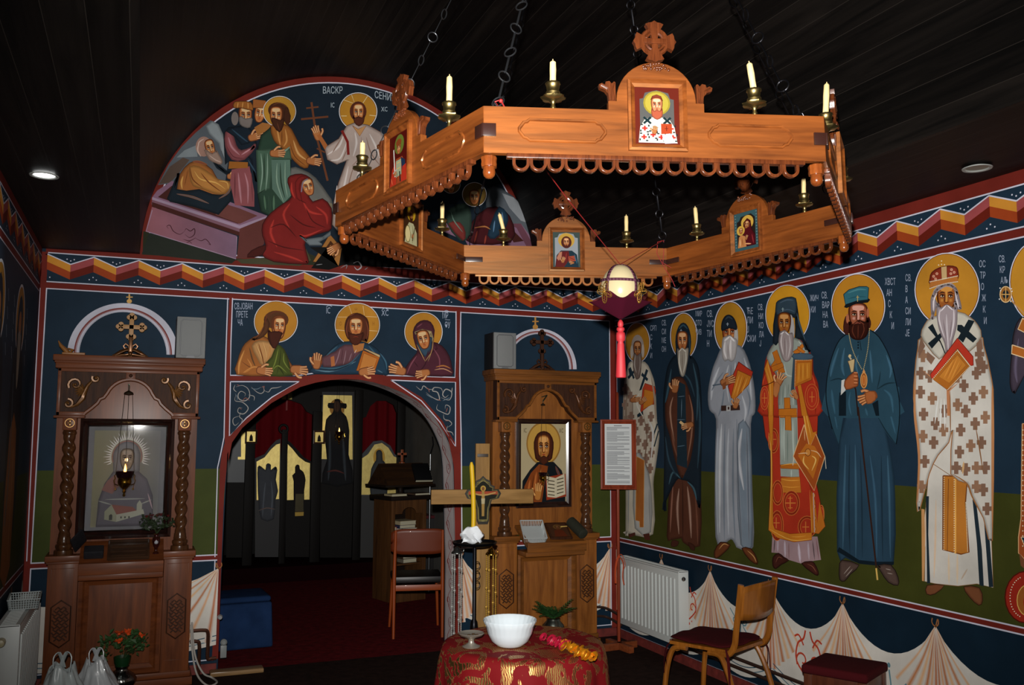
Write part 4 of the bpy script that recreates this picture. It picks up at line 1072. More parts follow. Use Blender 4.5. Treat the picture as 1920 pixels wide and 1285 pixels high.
P.P('5c5c58', '1000,610 1080,620 1160,670 1240,780 1262,820 1255,900 1100,900 1000,760', 2); P.P('6c6450', '1160,800 1260,830 1260,940 1140,900', 1)
P.P('242618', '90,1140 95,1000 300,1060 680,1170 900,1180 1100,1130 1300,1220 85,1145', 0); P.P('20241e', '85,1140 130,1010 670,1175 640,1200', 0); P.P('3c3a28', '670,1175 900,1160 1100,1110 1130,1180 1060,1215 700,1200', 1)
# sarcophagus
P.P('74566a', '150,790 690,970 860,905 630,820 540,780 270,690 180,750'); P.P('3c1c18', '185,790 270,720 560,800 640,850 780,900 680,955')
P.P('5c3430', '560,820 690,860 800,905 690,955 540,900'); P.P('6c4c58', '150,795 690,975 688,1010 145,835'); P.P('8c788c', '150,790 690,965 860,905 850,920 690,985 148,805'); P.P('805058', '148,850 672,1030 668,1170 110,1000', h2='6c5468', ax=0); P.P('542c28', '690,985 850,920 840,1080 740,1165 672,1172'); P.P('3c1c18', '148,820 688,1005 688,1030 148,850')
P.L('8c7488', 5, '112,1000 150,870'); P.L('8c7488', 5, '672,1035 668,1172 110,1000')
P.folds('3c1c24 5 250,985 240,970 260,965 280,1000 320,1020 350,1000\n3c1c24 5 410,1040 450,1060 480,1050 510,1085 490,1075\n3c1c24 6 350,1000 360,985 385,1000 410,985 410,1020 380,1040 352,1020\n3c1c24 5 340,1050 380,1060 420,1040\n3c1c24 4 360,1075 380,1065 395,1078')
# old man bending
P.P('8a5428', '300,760 320,650 380,580 440,570 520,620 560,690 630,690 640,720 560,780 520,830 400,800 300,800', 2, '3c1c0c', 3); P.P('141e26', '240,800 290,680 320,640 300,740 360,750 440,740 520,770 600,780 650,640 600,640 540,590 520,540 560,600 620,640 660,640 640,810 560,900 500,880 400,850 260,820', 1); P.P('9c6a34', '380,600 440,600 520,650 560,680 620,690 640,720 600,770 540,770 460,740 400,720 380,660', 2)
P.folds('''c89850 12 340,660 330,700 335,740
c89850 14 410,630 450,680 540,700 600,740
4a2410 7 380,600 400,680 460,730
4a2410 7 450,640 500,700 580,760
c89850 10 560,690 610,700 620,740
5c3014 6 370,620 350,720
2c4858 10 300,770 400,790 500,830
2c4858 9 560,800 620,760 640,700
6c3830 14 400,570 440,575 490,590''', '8a5428')
P.hand(690, 680, 90, .15); P.hand(650, 660, 70, -.1)
P.E('8c6c60', 468, 478, 50, 62); P.face(508, 490, 30, 56, .4, -.25); P.P('8c7468', '470,500 500,560 540,580 570,590 585,570 560,520 545,500 520,520 490,500', 2); P.folds('b49c90 6 500,530 540,560 575,575\nb0988c 9 440,450 430,500 450,540\nb0988c 8 470,430 440,450 432,480')
# king behind
P.P('141e28', '590,400 620,360 700,350 770,380 800,480 800,700 760,560 700,500 600,590', 1, '080c10', 3)
P.P('7c4448', '600,390 640,380 670,470 700,500 760,480 780,460 790,480 720,560 640,560 600,480', 2); P.P('7c4448', '640,620 750,600 780,760 780,850 660,840 630,700', 1); P.P('8a5420', '625,570 740,575 740,610 620,615', 1)
P.folds('''a87880 14 620,420 640,480 690,530
4a2024 8 600,460 650,540 720,550
b08088 10 700,530 760,490
a87880 14 680,640 690,740 700,830
a87880 12 720,640 740,720 740,830
4a2024 8 660,640 660,800
5c2c30 8 760,640 770,820''', '7c4448')
P.P('141e28', '600,380 660,355 740,350 780,400 790,430 740,460 700,470 660,420', 1); P.folds('30485a 10 640,370 700,420 740,450\n30485a 10 740,560 790,640', '141e28')
P.E('6c6460', 660, 305, 22, 42); P.face(725, 290, 42, 62, .25); P.P('6c6460', '685,300 690,340 720,360 755,360 770,310 755,300 725,305 700,290', 2); P.P('8a5424', '652,240 655,205 690,198 760,205 772,255 700,240', 2, '3c200c', 3); P.folds('c08c4c 5 680,205 675,240\nc08c4c 5 710,203 705,240\nc08c4c 5 740,205 742,245'); P.hand(790, 415, 90, -.3)
# second crowned
P.P('8c5a2c', '780,360 830,330 890,340 860,380 800,410', 1); P.face(815, 275, 36, 55, 0, .2); P.P('8a5228', '770,240 772,185 850,195 860,250 830,240', 1, '3c200c', 3)
# john with green cloak
P.halo(935, 262, 98, 92, 5, gold='a07428')
P.P('24382c', '800,500 820,410 880,360 950,370 1020,420 1010,500 1000,700 1010,800 880,910 820,880 800,780', 1, '0c1410', 3); P.P('8a5424', '880,350 960,340 1010,370 1060,470 1120,540 1110,610 1060,600 1000,540 940,480 900,440', 2, '3c1c0c', 3)
P.P('3c5444', '800,770 790,500 880,490 900,520 1000,490 1010,560 900,560 880,740', 1); P.P('4c6458', '885,560 1000,560 1008,780 960,830 890,740', 1)
P.folds('''7c9484 10 820,520 830,640 815,760
7c9484 10 860,520 860,640 850,750
101c14 8 840,520 840,700
7c9484 12 920,580 920,700 960,820
7c9484 10 970,570 970,700 985,790
101c14 8 940,580 945,700 970,800
7c9484 12 900,520 960,510 1000,480
4c6850 10 840,780 850,870
4c6850 10 900,780 900,880
101c14 8 870,780 875,890''', '3c5444')
P.folds('''c08c50 12 920,370 930,420 940,470
c08c50 12 970,370 980,440 960,480
c89860 14 1020,440 1050,520 1100,560
4a2410 7 1000,460 1030,540 1100,600
4a2410 6 950,380 950,460''', '8a5424')
P.hand(1150, 570, 90, .15); P.hand(925, 520, 90, 0)
P.E('3c2014', 930, 258, 66, 52, .2); P.P('3c2014', '975,230 1005,290 990,350 960,310', 2); P.face(915, 290, 40, 58, -.15); P.P('3c2014', '885,300 895,350 935,392 960,350 965,300 940,315 915,305', 2); P.folds('5c3420 6 890,225 940,210 990,240\n5c3420 5 920,330 935,380')
# cross staff
P.L('5c3420', 13, '1132,205 1160,400 1232,690'); P.L('5c3420', 12, '1068,310 1236,294'); P.L('5c3420', 10, '1100,242 1176,234'); P.L('5c3420', 9, '1165,490 1215,515')
# central figure in white
P.halo(1420, 262, 113, 112, 6, gold='a07024')
for q in ('1330,190 1400,215 1380,160', '1480,165 1450,210', '1315,290 1350,290', '1490,285 1530,290'): P.L('c8b080', 4, q)
P.P('9c8c84', '1215,500 1220,480 1300,430 1350,350 1400,330 1480,345 1560,390 1600,440 1620,560 1560,700 1450,760 1400,900 1300,1010 1260,960 1270,820 1300,700 1350,560 1290,590 1230,560', 1, '4c2c20', 3)
P.folds('''c4bcb8 14 1330,410 1300,480 1230,530
c4bcb8 12 1350,450 1310,550 1250,565
6c4c3c 8 1320,420 1260,520
6c4c3c 7 1350,500 1320,570
c4bcb8 14 1400,390 1410,460 1390,540
6c4c3c 7 1440,420 1430,540 1380,600
c4bcb8 14 1490,400 1530,480 1560,560
6c4c3c 8 1470,420 1500,520 1560,600
c4bcb8 14 1360,600 1330,740 1300,860
6c4c3c 8 1400,580 1360,720 1340,900
c4bcb8 12 1440,580 1400,720 1370,880
6c4c3c 8 1480,560 1440,700 1400,860
c4bcb8 12 1540,600 1500,700 1440,760
c4bcb8 12 1290,720 1280,860 1290,960
6c4c3c 7 1310,760 1300,900 1310,990''', '9c8c84')
P.L('6c1c18', 16, '1320,380 1355,450 1360,530'); P.hand(1165, 395, 90, -1.9, -1); P.P('94562c', '1165,410 1185,400 1230,470 1215,500', 1)
P.E('4a2418', 1420, 262, 52, 62); P.face(1422, 270, 36, 56); P.P('4a2418', '1388,285 1395,330 1425,355 1455,330 1460,285 1445,300 1422,292 1400,300', 2); P.P('a87c50', '1385,350 1420,372 1470,350 1430,415', 1, '6c3c20', 3)
# woman in red kneeling
P.P('6a1a18', '830,960 880,890 960,830 1010,790 985,700 1000,660 1070,648 1120,670 1140,700 1110,760 1140,820 1200,800 1255,860 1255,960 1240,1000 1100,1045 1100,1130 1115,1190 1080,1205 900,1190 820,1140 850,1090 830,1030', 2, '2c0808', 4)
P.folds('''a03028 18 900,930 880,1010 920,1100
a03028 16 1000,830 960,900 1000,990
a03028 16 1080,820 1120,880 1200,900
a03028 16 1160,850 1220,900 1230,960
2c0808 9 880,980 960,960 1040,1040
2c0808 9 1000,900 1080,960 1160,980
2c0808 8 1100,860 1140,940 1220,980
a03028 14 1010,700 1010,750 1030,800
2c0808 8 1060,720 1060,800 1100,830
a03028 14 900,1130 1000,1160 1080,1190
2c0808 8 860,1060 960,1100 1090,1120
a03028 12 1060,1020 1100,1030 1200,990''', '6a1a18')
P.face(1110, 730, 38, 52, .5, -.25); P.P('6a1a18', '1060,740 1075,690 1110,670 1070,660 1030,700 1040,800 1075,810', 2); P.L('6c6470', 8, '1070,760 1080,700 1110,680', 3); P.P('3c1410', '735,1165 760,1120 850,1085 830,1150', 2)
# broken gate boards
P.P('8a5c2c', '1140,1190 1245,1020 1330,1120 1300,1215', 0, '3c200c', 4); P.P('3c200c', '1190,1150 1250,1060 1300,1120 1270,1180'); P.P('946434', '1210,1140 1250,1085 1285,1125 1262,1160', 0, '3c200c', 3)
P.P('5c6468', '1055,1030 1100,1050 1200,1035 1250,1000 1250,1030 1180,1070 1200,1090 1120,1090', 1); P.P('080808', '1120,1100 1230,1100 1130,1230 1240,1240 1330,1210 1700,1230 1760,1130 1400,1050 1320,1100 1300,1220', 0)
P.folds('6c6c70 6 1310,1230 1350,1210 1345,1235\n8c8c90 8 1390,1200 1420,1190 1440,1220 1415,1240 1395,1220\n6c6c70 5 1460,1240 1480,1225\n6c6c70 5 1160,1210 1200,1205')
P.hand(1270, 1110, 90, 2.6)
P.T('98a4ac', 'ВАСКР', 1200, 152, 42, .62); P.T('98a4ac', 'СЕНИЕ', 1520, 178, 42, .62, .12); P.T('98a4ac', 'IC', 1250, 238, 30, .6); P.T('98a4ac', 'XC', 1562, 262, 28, .7)
# right half: seen between the boards of the chandelier
P.fr(600, 300, 3.671)
P.P('4c5258', '1150,200 1250,200 1400,320 1500,470 1500,620 1250,620 1150,400', 2); P.P('7c8084', '1250,230 1330,260 1400,330 1440,440 1380,420 1300,330', 1)
P.P('74566a', '790,470 1000,560 1020,600 1500,600 1380,440 1290,440 1240,470 900,420'); P.P('3c1c18', '1310,470 1400,560 1330,570 1290,500'); P.P('5c3844', '1290,440 1380,440 1470,595 1420,600 1350,470')
P.P('3c1418', '1000,520 1050,420 1150,330 1260,340 1330,450 1310,570 1050,580', 2, '140808', 3); P.P('1c3040', '1150,520 1180,420 1230,320 1290,380 1280,460 1200,545', 2)
P.P('2c3c34', '860,420 900,330 1000,300 1040,380 1030,520 960,560', 2); P.P('6c2c28', '880,440 960,430 1000,500 980,560', 2)
P.folds('9c6438 10 1060,470 1130,460 1170,480\n7c3428 12 1080,490 1060,570\n7c3428 12 1140,520 1130,580\n7c3428 10 1240,440 1270,500 1260,570\n50708c 10 1200,420 1190,500\n50708c 8 1250,360 1260,430\n5c7468 8 900,360 920,420 980,500')
P.halo(1060, 240, 80, 80, 5, gold='5c4820'); P.face(1060, 260, 36, 50); P.halo(900, 170, 60, 60, 4, gold='5c4820'); P.face(900, 190, 30, 40)
P.build('painted_lunette_scene', wb, 'half-round mural of a resurrection scene with a figure in white')
# --- left wall, seen almost edge on
P = Paint(lambda y, z: Vector((XL, y, z)), NL, k=KB*1.5, base=.0004)
P.P('2c3418', [(3.5, .75), (3.5, 1.34), (D, 1.34), (D, .75)]); P.P(RED, [(3.5, .735), (3.5, .77), (D, .77), (D, .735)]); P.L(WHT, .007, [(3.5, .773), (D, .773)]); P.L(WHT, .007, [(3.5, .733), (D, .733)])
P.P('0f2433', [(3.5, .05), (3.5, .73), (D, .73), (D, .05)]); P.P(RED, [(D-.05, 0), (D-.05, 2.7), (D, 2.7), (D, 0)])
for y in (5.55, 4.75):
    P.P('14202a', [(y-.22, 1.05), (y-.26, 1.6), (y-.2, 2.0), (y, 2.1), (y+.2, 2.0), (y+.26, 1.6), (y+.22, 1.05)], 2); P.P('7a4c28', [(y-.2, .85), (y-.16, 1.6), (y+.1, 1.6), (y+.16, .85)], 2)
    P.E('c8c8d0', y, 2.2, .185, .2, n=30); P.E('a07024', y, 2.2, .17, .185, n=30); P.P('14202a', [(y-.1, 2.0), (y-.1, 2.25), (y, 2.34), (y+.1, 2.25), (y+.1, 2.0)], 2)
    P.E('9c6434', y, 2.17, .055, .08); P.P('8c8478', [(y-.06, 2.12), (y-.04, 1.9), (y, 1.82), (y+.04, 1.9), (y+.06, 2.12)], 2)
    P.L('5c7080', .02, [(y-.15, 1.9), (y-.1, 1.4), (y-.15, 1.1)], 3, '14202a'); P.L('a07848', .02, [(y+.03, 1.5), (y+.05, .9)], 2, '7a4c28')
    for k_ in range(4): P.L(TXT, .008, [(y-.3, 2.3-.09*k_), (y-.27, 2.24-.09*k_)]); P.L(TXT, .008, [(y+.27, 2.3-.09*k_), (y+.3, 2.24-.09*k_)])
P.build('painted_saint', wl, 'two dark-robed haloed figures painted on the left wall')
drapery(lambda y, z: Vector((XL, y, z)), NL, [D-.05, 5.85, 5.25, 4.65, 4.05], .733, KB, wl, 'white painted cloth along the left wall')
# ================================================================ the hexagonal wooden chandelier
HX, HY, HZ, HR, HT = 1.4466, 2.7049, 2.295, .908, 222.85
CHM = T((HX, HY, HZ)) @ Rx(-.025)
W_CH = wood('chandelier_wood', '451d08', '80441a', rough=.42, axis='X', scale=7, coat=.12)
_b = W_CH.node_tree.nodes['Principled BSDF']; _b.inputs['Specular IOR Level'].default_value = 1.; _b.inputs['Specular Tint'].default_value = (1, .62, .3, 1)
W_CHD = wood('chandelier_carving', '3a1a0c', '5e2f16', rough=.25, axis='Z', scale=30, coat=.5)
IRON = mat('black_iron', '1a1a1e', .35, .8); STEEL = mat('chain_steel', '5a5c60', .3, .9); BRASS = mat('old_brass', 'a4905c', .36, 1.)
GOLDB = mat('gold_brass', 'c89a3c', .2, 1.); WAX = mat('cream_wax', 'd8bf86', .5, spec=.4)
ch = thing('chandelier', 'large six-sided wooden chandelier with icon panels, scalloped trim and chains', 'chandelier', (HX, HY, HZ), rot=(-.025, 0, 0))
def cornerp(k, r=HR): a = rad(HT+60*k); return Vector((r*math.cos(a), r*math.sin(a), 0))
AP = HR*math.cos(rad(30)); HLF = HR/2
OUTER_SIDES = (0, 1, 5)
def sideM(k):
    ph = rad(HT+60*k+30)
    if k in OUTER_SIDES: return T(Vector((math.cos(ph)*AP, math.sin(ph)*AP, 0))) @ Rz(ph+PI/2)
    return T(Vector((math.cos(ph)*(AP-.02), math.sin(ph)*(AP-.02), 0))) @ Rz(ph-PI/2)
def side_board():
    o = [(-HLF, 0), (HLF, 0), (HLF, .124), (.128, .124), (.128, .148), (.106, .148)]+arcpts(0, .152, .106, 2, 178, 20)+[(-.106, .148), (-.128, .148), (-.128, .124), (-HLF, .124)]
    return o
def icon_art(P, kind):
    """100 x 145 units, origin at the upper left"""
    if kind == 'bishop':
        P.P('5a1e14', '0,0 100,0 100,145 0,145'); P.P('50504e', [(12, 140), (12, 30), (20, 28), (24, 14), (50, 7), (76, 14), (80, 28), (88, 30), (88, 140)])
        P.E('8a7c2c', 50, 40, 30, 31); P.E('a09238', 50, 40, 26, 27)
        P.P('b4b4ac', '8,140 12,100 22,82 35,76 65,76 78,82 88,100 94,140', 0)
        P.face(50, 45, 13, 19, sk=('8c4a30', 'c07a54', 'e0b090')); P.P('743424', '36,32 40,22 50,18 60,22 64,34 60,28 50,26 40,28', 1); P.P('a05038', '38,52 44,60 50,56 56,60 62,52 62,72 50,82 38,72', 2)
        for x in (28, 72): P.L('16282c', 5, [(x-8, 76), (x+8, 92)]); P.L('16282c', 5, [(x+8, 76), (x-8, 92)])
        for x, y in ((22, 104), (20, 126), (80, 104), (84, 126), (58, 126), (40, 120)): P.L('b42c24', 4, [(x-6, y), (x+6, y)]); P.L('b42c24', 4, [(x, y-6), (x, y+6)]); P.L('1c2424', 3, [(x-9, y-9), (x-4, y-9)]); P.L('1c2424', 3, [(x+9, y+9), (x+4, y+9)]); P.L('1c2424', 3, [(x-9, y+9), (x-9, y+4)]); P.L('1c2424', 3, [(x+9, y-9), (x+9, y-4)])
        P.P('9c3c20', '58,92 82,92 82,116 58,118'); P.L('5a1c10', 1.5, '70,98 70,110'); P.L('5a1c10', 1.5, '66,104 74,104'); P.P('c4ccd4', '60,120 78,116 90,140 66,142 62,132', 1); P.hand(44, 108, 20, -1.4)
    elif kind == 'warrior':
        P.P('4a0f0c', '0,0 100,0 100,145 0,145'); P.E('5c6a28', 52, 32, 24, 28); P.P('8c3c20', '20,145 26,96 36,70 68,70 82,92 86,145'); P.P('1c2c44', '60,70 82,84 88,130 72,140 66,100'); P.P('a42c1c', '4,145 16,96 34,78 40,110 36,145'); P.P('a42c1c', '62,145 70,100 88,96 92,145'); P.P('90987c', '36,76 62,76 64,120 36,124')
        P.face(50, 42, 11, 17); P.E('7a3c1c', 50, 26, 14, 10); P.L('c8c8c0', 5, '24,40 32,120'); P.L('a0a098', 4, '22,108 44,100'); P.folds('c0a060 3 40,84 60,84\nc0a060 3 40,100 60,100\n5c2c14 3 44,110 40,140\nc05c3c 4 12,120 20,140'); P.L('14141c', 5, '56,110 60,140'); P.hand(34, 112, 16, -.3)
    elif kind == 'white':
        P.P('3c2414', '0,0 100,0 100,145 0,145'); P.E('b89020', 52, 30, 27, 30); P.P('b4b088', '14,145 24,90 40,66 66,66 88,96 90,145'); P.face(52, 38, 11, 17); P.P('3c2010', '40,46 52,50 64,46 58,66 46,66', 1); P.folds('6c6840 3 40,76 30,110 34,140\n6c6840 3 60,74 66,110 60,140\n8c8450 3 76,96 72,130\ndcd8b0 4 50,80 48,130'); P.E('d8c890', 32, 110, 16, 30, line='6c5c30', lw=3); P.L('4c3c20', 4, '78,70 60,130'); P.hand(62, 112, 18, -1.)
    elif kind == 'christ':
        P.P('3a4844', '0,0 100,0 100,145 0,145'); P.P('8c9298', [(8, 140), (8, 24), (18, 22), (24, 8), (50, 3), (76, 8), (82, 22), (92, 24), (92, 140)]); P.E('b8923c', 50, 34, 30, 30); P.P('142c38', '8,145 14,96 30,76 70,76 88,92 94,145'); P.P('5a1414', '10,145 14,100 30,80 58,78 62,110 40,145'); P.P('a87058', '14,108 24,84 34,80 32,104 22,118'); P.E('4a1c14', 50, 42, 19, 25); P.face(50, 42, 12, 19); P.P('4a1c14', '40,50 46,56 50,53 54,56 60,50 56,66 44,66', 1); P.P('94402c', '56,100 82,96 84,118 58,122'); P.L('5a1c14', 2, '60,104 80,114'); P.hand(38, 114, 24, -1.3); P.hand(68, 124, 18, -2.8); P.folds('30586c 4 78,90 88,130\n8c2c28 3 50,84 46,120')
    elif kind == 'mother':
        P.P('34545a', '0,0 100,0 100,145 0,145'); P.P('241c18', [(12, 132), (12, 34), (22, 30), (30, 16), (72, 12), (88, 28), (88, 132)])
        for i in range(12): P.L('90a0a0', 1.5, [(4, 8+i*11), (9, 8+i*11)]); P.L('90a0a0', 1.5, [(91, 8+i*11), (96, 8+i*11)])
        P.E('c8a044', 56, 42, 26, 27); P.P('4c1018', '26,132 36,90 40,40 56,26 70,38 74,70 88,96 88,132', 1); P.P('a8683c', '44,42 56,34 66,46 62,60 46,64', 1); P.face(54, 50, 9, 14, -.3, .2); P.E('c8a044', 28, 68, 17, 18); P.face(29, 70, 8, 11, .3); P.P('b87a48', '14,132 20,92 30,84 44,92 50,132', 1); P.folds('e0b080 4 24,100 24,128\n8c4c28 3 32,96 36,128\ndca070 5 44,120 70,126\n8c2c30 4 74,90 80,126'); P.hand(52, 98, 18, -1.2)
def icon_paint(parent, name, x0, x1, z0, z1, y, kind, M=None, k=1., label=None, art=icon_art, base=.0004, step=.00002):
    R3 = M.to_3x3() if M is not None else Matrix.Identity(3); MM = M if M is not None else Matrix.Identity(4)
    P = Paint(lambda u, v: MM @ Vector((x0+(x1-x0)*u/100, y, z1-(z1-z0)*v/145)), R3 @ Vector((0, -1, 0)), base=base, k=k, step=step)
    art(P, kind)
    return P.build(name, parent, label, vcol_mat('icon_paint', rough=.35, bump=0, var=.05))
def rect_frame(mb, x0, x1, z0, z1, w_, y, d, M, steps=((0, 1.), (.45, .6))):
    """mitred picture frame, decorated face towards -y"""
    for a, dd in steps:
        ww = w_*(1-a)
        if a == 0: xo0, xo1, zo0, zo1 = x0, x1, z0, z1
        else: xo0, xo1, zo0, zo1 = x0+w_*a*.5, x1-w_*a*.5, z0+w_*a*.5, z1-w_*a*.5
    pr = [(0, 0), (0, -d), (w_*.35, -d*1.15), (w_*.55, -d*.75), (w_, -d*.35), (w_, 0)]
    cs = [(x0, z0, 1, 1), (x1, z0, -1, 1), (x1, z1, -1, -1), (x0, z1, 1, -1)]
    rings = []
    for cx_, cz_, sx, sz in cs: rings.append([mb.bm.verts.new(M @ Vector((cx_+sx*a, y+b, cz_+sz*a))) for a, b in pr])
    for i in range(4):
        A, B = rings[i], rings[(i+1) % 4]
        for j in range(len(pr)-1): mb.bm.faces.new((A[j], A[j+1], B[j+1], B[j]))
    return mb
ICONK = {0: 'bishop', 1: 'warrior', 5: 'warrior', 4: 'white', 3: 'christ', 2: 'mother'}
ICONL = {0: 'printed icon of a bearded figure in a red-crossed white robe', 5: 'printed icon of a figure holding a sword', 1: 'printed icon seen edge-on', 4: 'printed icon of a pale-robed figure', 3: 'printed icon of a figure in blue and red holding a book', 2: 'printed icon of a mother and child'}
for k in range(6):
    M = sideM(k)
    b = MB().prism(side_board(), 0, .02).build('side_board', W_CH, ch, smooth=False); b.matrix_local = M; bev = b.modifiers.new('b', 'BEVEL'); bev.width = .0016; bev.segments = 2; bev.limit_method = 'ANGLE'
    if k in OUTER_SIDES:
        for cx_ in (-.25, .25):
            mo = [(cx_+sx*.105, z) for sx, z in ()]
            pts = [(-.085, .094), (.085, .094), (.092, .088), (.1, .086), (.112, .07), (.112, .062), (.1, .046), (.092, .044), (.085, .038), (-.085, .038), (-.092, .044), (-.1, .046), (-.112, .062), (-.112, .07), (-.1, .086), (-.092, .088)]
            MB().tube([(cx_+x, -.001, z-.003) for x, z in pts], .0045, 6, closed=True, M=M).build('raised_moulding', W_CH, ch)
    m_ = MB(); rect_frame(m_, -.078, .078, .014, .206, .019, 0, .012, M); fo = m_.build('icon_frame', W_CH, ch, smooth=False)
    icon_paint(fo, 'icon_print', -.06, .06, .032, .188, -.0015, ICONK[k], M, k=1.55, label=ICONL[k])
    # scalloped trim: strip and a row of double rings
    t_ = MB().box(-.395, .395, -.004, .016, -.012, 0, .002, M)
    for i in range(17):
        cx_ = (i-8)*.0447
        for rr, r0, dy in ((.0222, .0145, 0), (.0195, .017, -.0022)):
            o_ = [(cx_-rr, -.011), (cx_-rr, -.024)]+[(cx_-rr*math.cos(PI*j/12), -.024-rr*math.sin(PI*j/12)) for j in range(1, 12)]+[(cx_+rr, -.024), (cx_+rr, -.011), (cx_+r0, -.011), (cx_+r0, -.024)]+[(cx_+r0*math.cos(PI*j/12), -.024-r0*math.sin(PI*j/12)) for j in range(1, 12)]+[(cx_-r0, -.024), (cx_-r0, -.011)]
            t_.prism(o_, dy, .012 if dy == 0 else 0, M=M)
    t_.build('scalloped_trim', W_CHD if k not in (3,) else W_CH, ch, angle=30)
    # leaf corners on the shoulders
    for s_ in (-1, 1):
        lf = [(.108, .148), (.126, .148), (.128, .168), (.136, .178), (.15, .184), (.152, .193), (.144, .197), (.136, .193), (.134, .201), (.124, .203), (.118, .196), (.112, .202), (.108, .2)]
        lo = MB().prism([(s_*x, z) for x, z in lf], .001, .017, M=M).tube([(s_*.114, -.001, .15), (s_*.117, -.002, .18), (s_*.113, 0, .198)], .0025, 5, M=M).tube([(s_*.122, -.001, .15), (s_*.128, -.002, .183), (s_*.146, 0, .192)], .0025, 5, M=M)
        lo.build('leaf_finial', W_CHD, ch, angle=50)
    # carved cross in a ring on top of the arch
    cz_ = .317; c = MB()
    def flare(a):
        q = [(-.008, .006), (-.009, .02), (-.024, .048), (-.016, .052), (-.008, .053), (0, .058), (.008, .053), (.016, .052), (.024, .048), (.009, .02), (.008, .006)]
        ca, sa = math.cos(a), math.sin(a); return [(x*ca+z*sa, cz_-x*sa+z*ca) for x, z in q]
    for a in (0, PI/2, PI, -PI/2): c.prism(flare(a), .001, .017, M=M)
    c.box(-.03, .03, -.002, .015, cz_-.007, cz_+.007, .001, M); c.tube([(.034*math.cos(t*PI/12), .006, cz_+.034*math.sin(t*PI/12)) for t in range(24)], .0065, 6, closed=True, M=M)
    for a in range(4): 
        aa = PI/4+a*PI/2; c.tube([(.024*math.cos(aa+t), .004, cz_+.024*math.sin(aa+t)) for t in (-.4, -.2, 0, .2, .4)], .004, 5, M=M)
    for i in range(26): c.ball((random.uniform(-.036, .036), -.001, .244+random.uniform(-.008, .012)), .0042, 6, M=M)
    c.build('carved_cross', W_CHD, ch, angle=45)
    # candle holders on the edge of the board
    for cx_ in (-.272, .268):
        h = MB().lathe([(.006, 0), (.0075, .006), (.005, .012), (.007, .02), (.012, .024), (.029, .028), (.031, .033), (.024, .034), (.012, .036), (.016, .041), (.019, .045), (.0155, .05), (.0175, .066), (.02, .068), (.019, .072), (.01, .073)], 20, T((cx_, .01, .124)) if M is None else M @ T((cx_, .01, .124)), fn=lambda a, r, z: r*(1+(.1*math.cos(8*a) if r > .024 else .04*math.cos(10*a))))
        h.build('candle_holder', BRASS, ch, angle=60)
for k in range(6):
    p = cornerp(k, .876)
    f = MB().lathe([(.002, -.06), (.009, -.058), (.0145, -.052), (.0165, -.044), (.0155, -.036), (.015, -.03), (.0195, -.03), (.0205, -.024), (.0195, -.016), (.021, -.008), (.0195, -.003), (.012, 0)], 20, T(p), fn=lambda a, r, z: r*(1+.06*math.cos(12*a)) if z > -.031 else r)
    f.build('corner_finial', wood('finial_wood', '5c2a10', '7c4018', .18, 'Z', 20, coat=.8), ch, angle=50)
    # iron strap around the corner, outside and inside
    u1 = (cornerp(k+1)-cornerp(k)).normalized(); u0 = (cornerp(k-1)-cornerp(k)).normalized()
    m_ = MB(); c0 = cornerp(k, HR+.003)
    for u, kk in ((u1, k), (u0, k-1)):
        for sgn, base in ((1, HR+.004), (-1, HR-.032)):
            cc = cornerp(k, base); m_.bar(cc+u*(-.003)+Vector((0, 0, .06)), cc+u*(.034 if sgn > 0 else .075)+Vector((0, 0, .06)), .006, .034 if sgn > 0 else .022, .0015, up=(0, 0, 1))
    m_.build('corner_strap', mat('dark_strap', '2c1712', .3, coat=.4), ch)
    # chain: rings joined by flat rods up to the hook in the vault
    a = cornerp(k, .84)+Vector((0, 0, .124)); b = Vector((.0, .0, 4.19-HZ))+cornerp(k, .03); d = (b-a); L_ = d.length; d.normalize(); c = MB()
    c.tube([a+Vector((0, 0, -.01)), a+Vector((0, 0, .012)), a+Vector((.006, 0, .024)), a+Vector((0, 0, .034)), a+Vector((-.006, 0, .024)), a+Vector((0, 0, .012))], .0022, 6)
    s_ = .03; q = d.to_track_quat('Z', 'Y').to_matrix().to_4x4(); i = 0
    while s_ < L_-.04:
        ctr = a+d*(s_+.017); Mq = T(ctr) @ q @ Rz((i % 2)*.9+k) @ Rx(PI/2)
        c.tube([(.017*math.cos(t*PI/9), .017*math.sin(t*PI/9), 0) for t in range(18)], .0022, 6, closed=True, M=Mq)
        c.bar(a+d*(s_+.031), a+d*(s_+.098), .0062, .0022, .0006); s_ += .095; i += 1
    c.build('chain', STEEL if k in (0, 5) else IRON, ch)
MB().lathe([(.02, 1.86), (.03, 1.88), (.035, 1.925), (.045, 1.93)], 12).build('ceiling_hook', IRON, ch)
# ---------------------------------------------------------------- candles: one in each holder
def mk_candle(h, r=.0085):
    return MB().lathe([(r, 0), (r*.97, h*.3), (r*1.03, h*.6), (r*.94, h*.95), (r*.6, h), (.0015, h), (.0012, h+.006)], 14, fn=lambda a, rr, z: rr*(1+.03*math.sin(3*a+z*90)))
CL = {(0, 0): 'left candle on the front board of the chandelier', (0, 1): 'leaning right candle on the front board of the chandelier', (1, 0): 'tall dripping candle just past the front right corner of the chandelier',
      (1, 1): 'candle low at the right rim of the chandelier against black planks', (2, 0): 'candle by the far right corner, beside the mother and child icon', (2, 1): 'candle left of the mother and child icon on the back right board',
      (3, 0): 'candle right of the rear icon, above the hanging egg', (3, 1): 'leaning candle left of the rear icon on the back board', (4, 0): 'candle before the mural on the back left board, nearest the rear board', (4, 1): 'candle mostly hidden behind the left board of the chandelier',
      (5, 0): 'short candle at the far left corner before the white-robed painted figure', (5, 1): 'tall candle on the left board beside the front left corner'}
